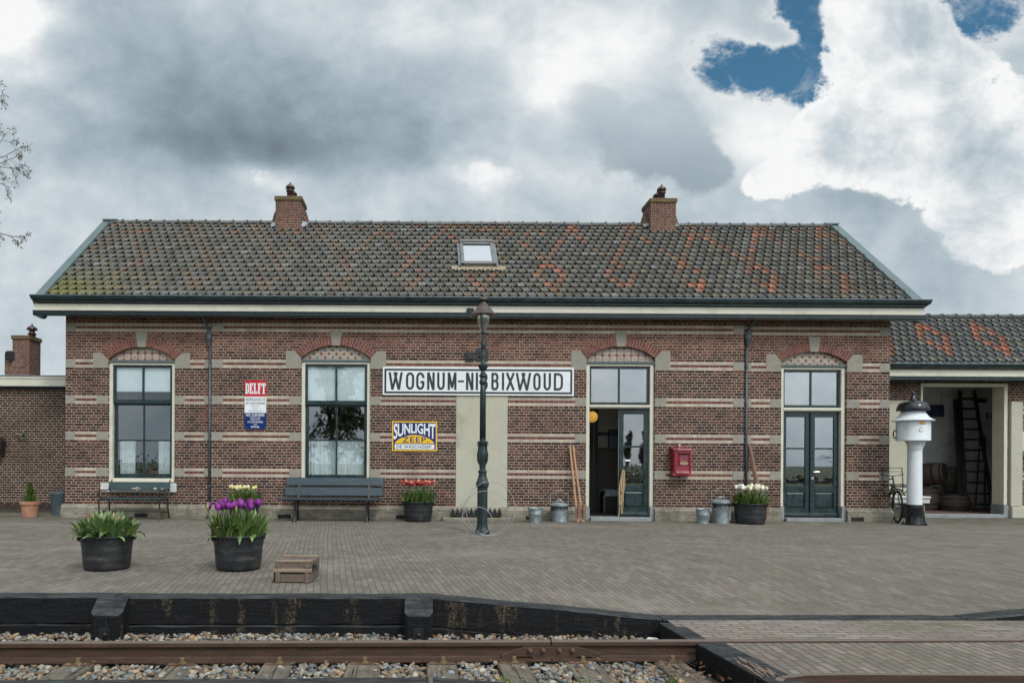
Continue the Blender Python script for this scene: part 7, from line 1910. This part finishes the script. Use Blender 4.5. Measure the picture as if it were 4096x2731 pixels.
# ------------------------------------------------------------------ trees
def grow(b,lb,p,d,L,R,depth,r,prm,out=None):
    """tapered limb with side limbs; leaves on the last twigs"""
    n=5 if depth>0 else 4; pts=[Vector(p)]; rad=[R]; d=Vector(d).normalized()
    dirs=[d.copy()]
    for i in range(n):
        d=(d+Vector((r.gauss(0,1),r.gauss(0,1),r.gauss(0,1)))*prm['wob']+Vector((0,0,prm['up'] if depth>1 else prm.get('droop',0)))).normalized()
        pts.append(pts[-1]+d*(L/n)); rad.append(R*(1-.62*(i+1)/n)); dirs.append(d.copy())
    b.tube(pts,rad,6 if depth>=3 else (4 if depth==2 else 3),cap=False)
    if depth==0:
        for i in range(1,n+1):
            for _ in range(prm['leaf']):
                if r.random()<prm['lp']:
                    q=pts[i]+Vector((r.gauss(0,.02),r.gauss(0,.02),r.gauss(0,.02))); s=prm['ls']*r.uniform(.6,1.3)
                    a=(dirs[i]*.3+Vector((r.gauss(0,.6),r.gauss(0,.6),r.gauss(-.4,.6)))).normalized(); w_=a.cross(Vector((r.gauss(0,1),r.gauss(0,1),.2))).normalized()*s*prm.get('lw',.28); g0=r.uniform(.6,1.5); c=r.choice(prm['lc'])
                    lb.poly([q,q+a*s*.5+w_,q+a*s,q+a*s*.5-w_],tuple(k*g0 for k in c))
        return
    k=prm['n'][depth] if depth<len(prm['n']) else 5
    for j in range(k):
        f=prm['f0'] + (1-prm['f0'])*(j+r.random())/k
        i=min(n-1,int(f*n)); t=f*n-i; q=pts[i].lerp(pts[i+1],t)
        ax=dirs[i].orthogonal().normalized(); ax.rotate(Matrix.Rotation(r.uniform(0,2*pi),3,dirs[i]))
        sp=prm['sp']*r.uniform(.7,1.25); nd=(dirs[i]*cos(sp)+ax*sin(sp)).normalized()
        grow(b,lb,q,nd,L*prm['lr']*r.uniform(.75,1.2)*(1-.3*f),max(rad[i]*.55,prm['rmin']),depth-1,r,prm)
def tree(name,label,loc,H,R,depth,seed,prm,cat='tree',group=None,lean=(0,0,1),rz=0):
    t=thing(name,label,cat,loc,rz,group); r=random.Random(seed); b=MB(); lb=MB()
    grow(b,lb,(0,0,0),lean,H,R,depth,r,prm)
    b.build('trunk',M['trunk'],t); 
    if lb.f: lb.build('crown',M['leafcol'],t)
    return t
bare=dict(wob=.16,up=.05,droop=-.10,leaf=2,lp=.5,ls=.11,lw=.2,lc=[(.10,.085,.04),(.07,.075,.03),(.13,.10,.05)],n=[0,7,7,8,13],f0=.22,sp=.85,lr=.47,rmin=.008)
# the bare tree whose branches reach in at the left edge
tree('bare_tree','bare spring tree reaching in at the left edge with thin catkin twigs',(-19.2,23.5,-.3),12.0,.22,4,7,dict(bare,lr=.46,f0=.58,wob=.11,lp=.18,ls=.09,rmin=.006),lean=(.12,0,1))
# trees across the track, seen as reflections in the panes
lush=dict(wob=.15,up=.02,droop=-.16,leaf=4,lp=.62,ls=.26,lw=.22,lc=[(.075,.085,.022),(.10,.10,.03),(.06,.07,.02)],n=[0,7,7,7],f0=.25,sp=.75,lr=.52,rmin=.012)
GT='trees across the track'
tree('willow_tree','leafy willow across the track, mirrored in the right window',(-5.3,-9.0,-.5),6.2,.17,3,11,dict(lush,f0=.12),group=GT,lean=(.16,0,1))
tree('willow_tree','second willow across the track with a slanting trunk',(-7.9,-9.6,-.5),7.,.2,3,12,dict(lush,f0=.14),group=GT,lean=(-.18,.0,1))
tree('bare_tree','small leafless tree across the track, mirrored in the closed green door',(37,-32,-.5),4.4,.10,3,9,dict(bare,leaf=0,lp=0,sp=.6),group=GT)
pop=dict(wob=.05,up=.10,droop=.25,leaf=4,lp=.95,ls=.9,lw=.4,lc=[(.05,.06,.022),(.07,.075,.03)],n=[0,7,16],f0=.10,sp=.45,lr=.30,rmin=.03)
for i,xx in enumerate((8,13,18.5,21.5,25,60,95,130)):
    tree('poplar_tree','slim dark poplar in a far row across the track',(xx+random.uniform(-.6,.6),-250+random.uniform(-5,5),-.6),random.uniform(8.5,12.5),.25,2,30+i,pop,group='row of far poplars',lean=(.03,0,1))
b=MB(); r=random.Random(77)
for i in range(30000):
    x=r.uniform(-90,130); hgt=.9+.8*sin(x*.13)+.5*sin(x*.41+1); z=-.6+abs(r.gauss(0,.55))*max(.5,hgt); y=-44+r.gauss(0,.9)
    a=r.uniform(0,6.28); s=r.uniform(.06,.15); d=Vector((cos(a)*s,r.gauss(0,.2),sin(a)*s)); e=Vector((-sin(a)*s*.6,r.gauss(0,.2),cos(a)*s*.6)); g0=r.uniform(.5,1.4)
    c=r.choice([(.06,.05,.025),(.09,.06,.03),(.05,.055,.02)]); p=Vector((x,y,z)); b.poly([p-d,p+e,p+d,p-e],tuple(k*g0 for k in c))
tag(b.build('hedge',M['leafcol']),'brownish far hedge across the fields',None,None,'stuff')
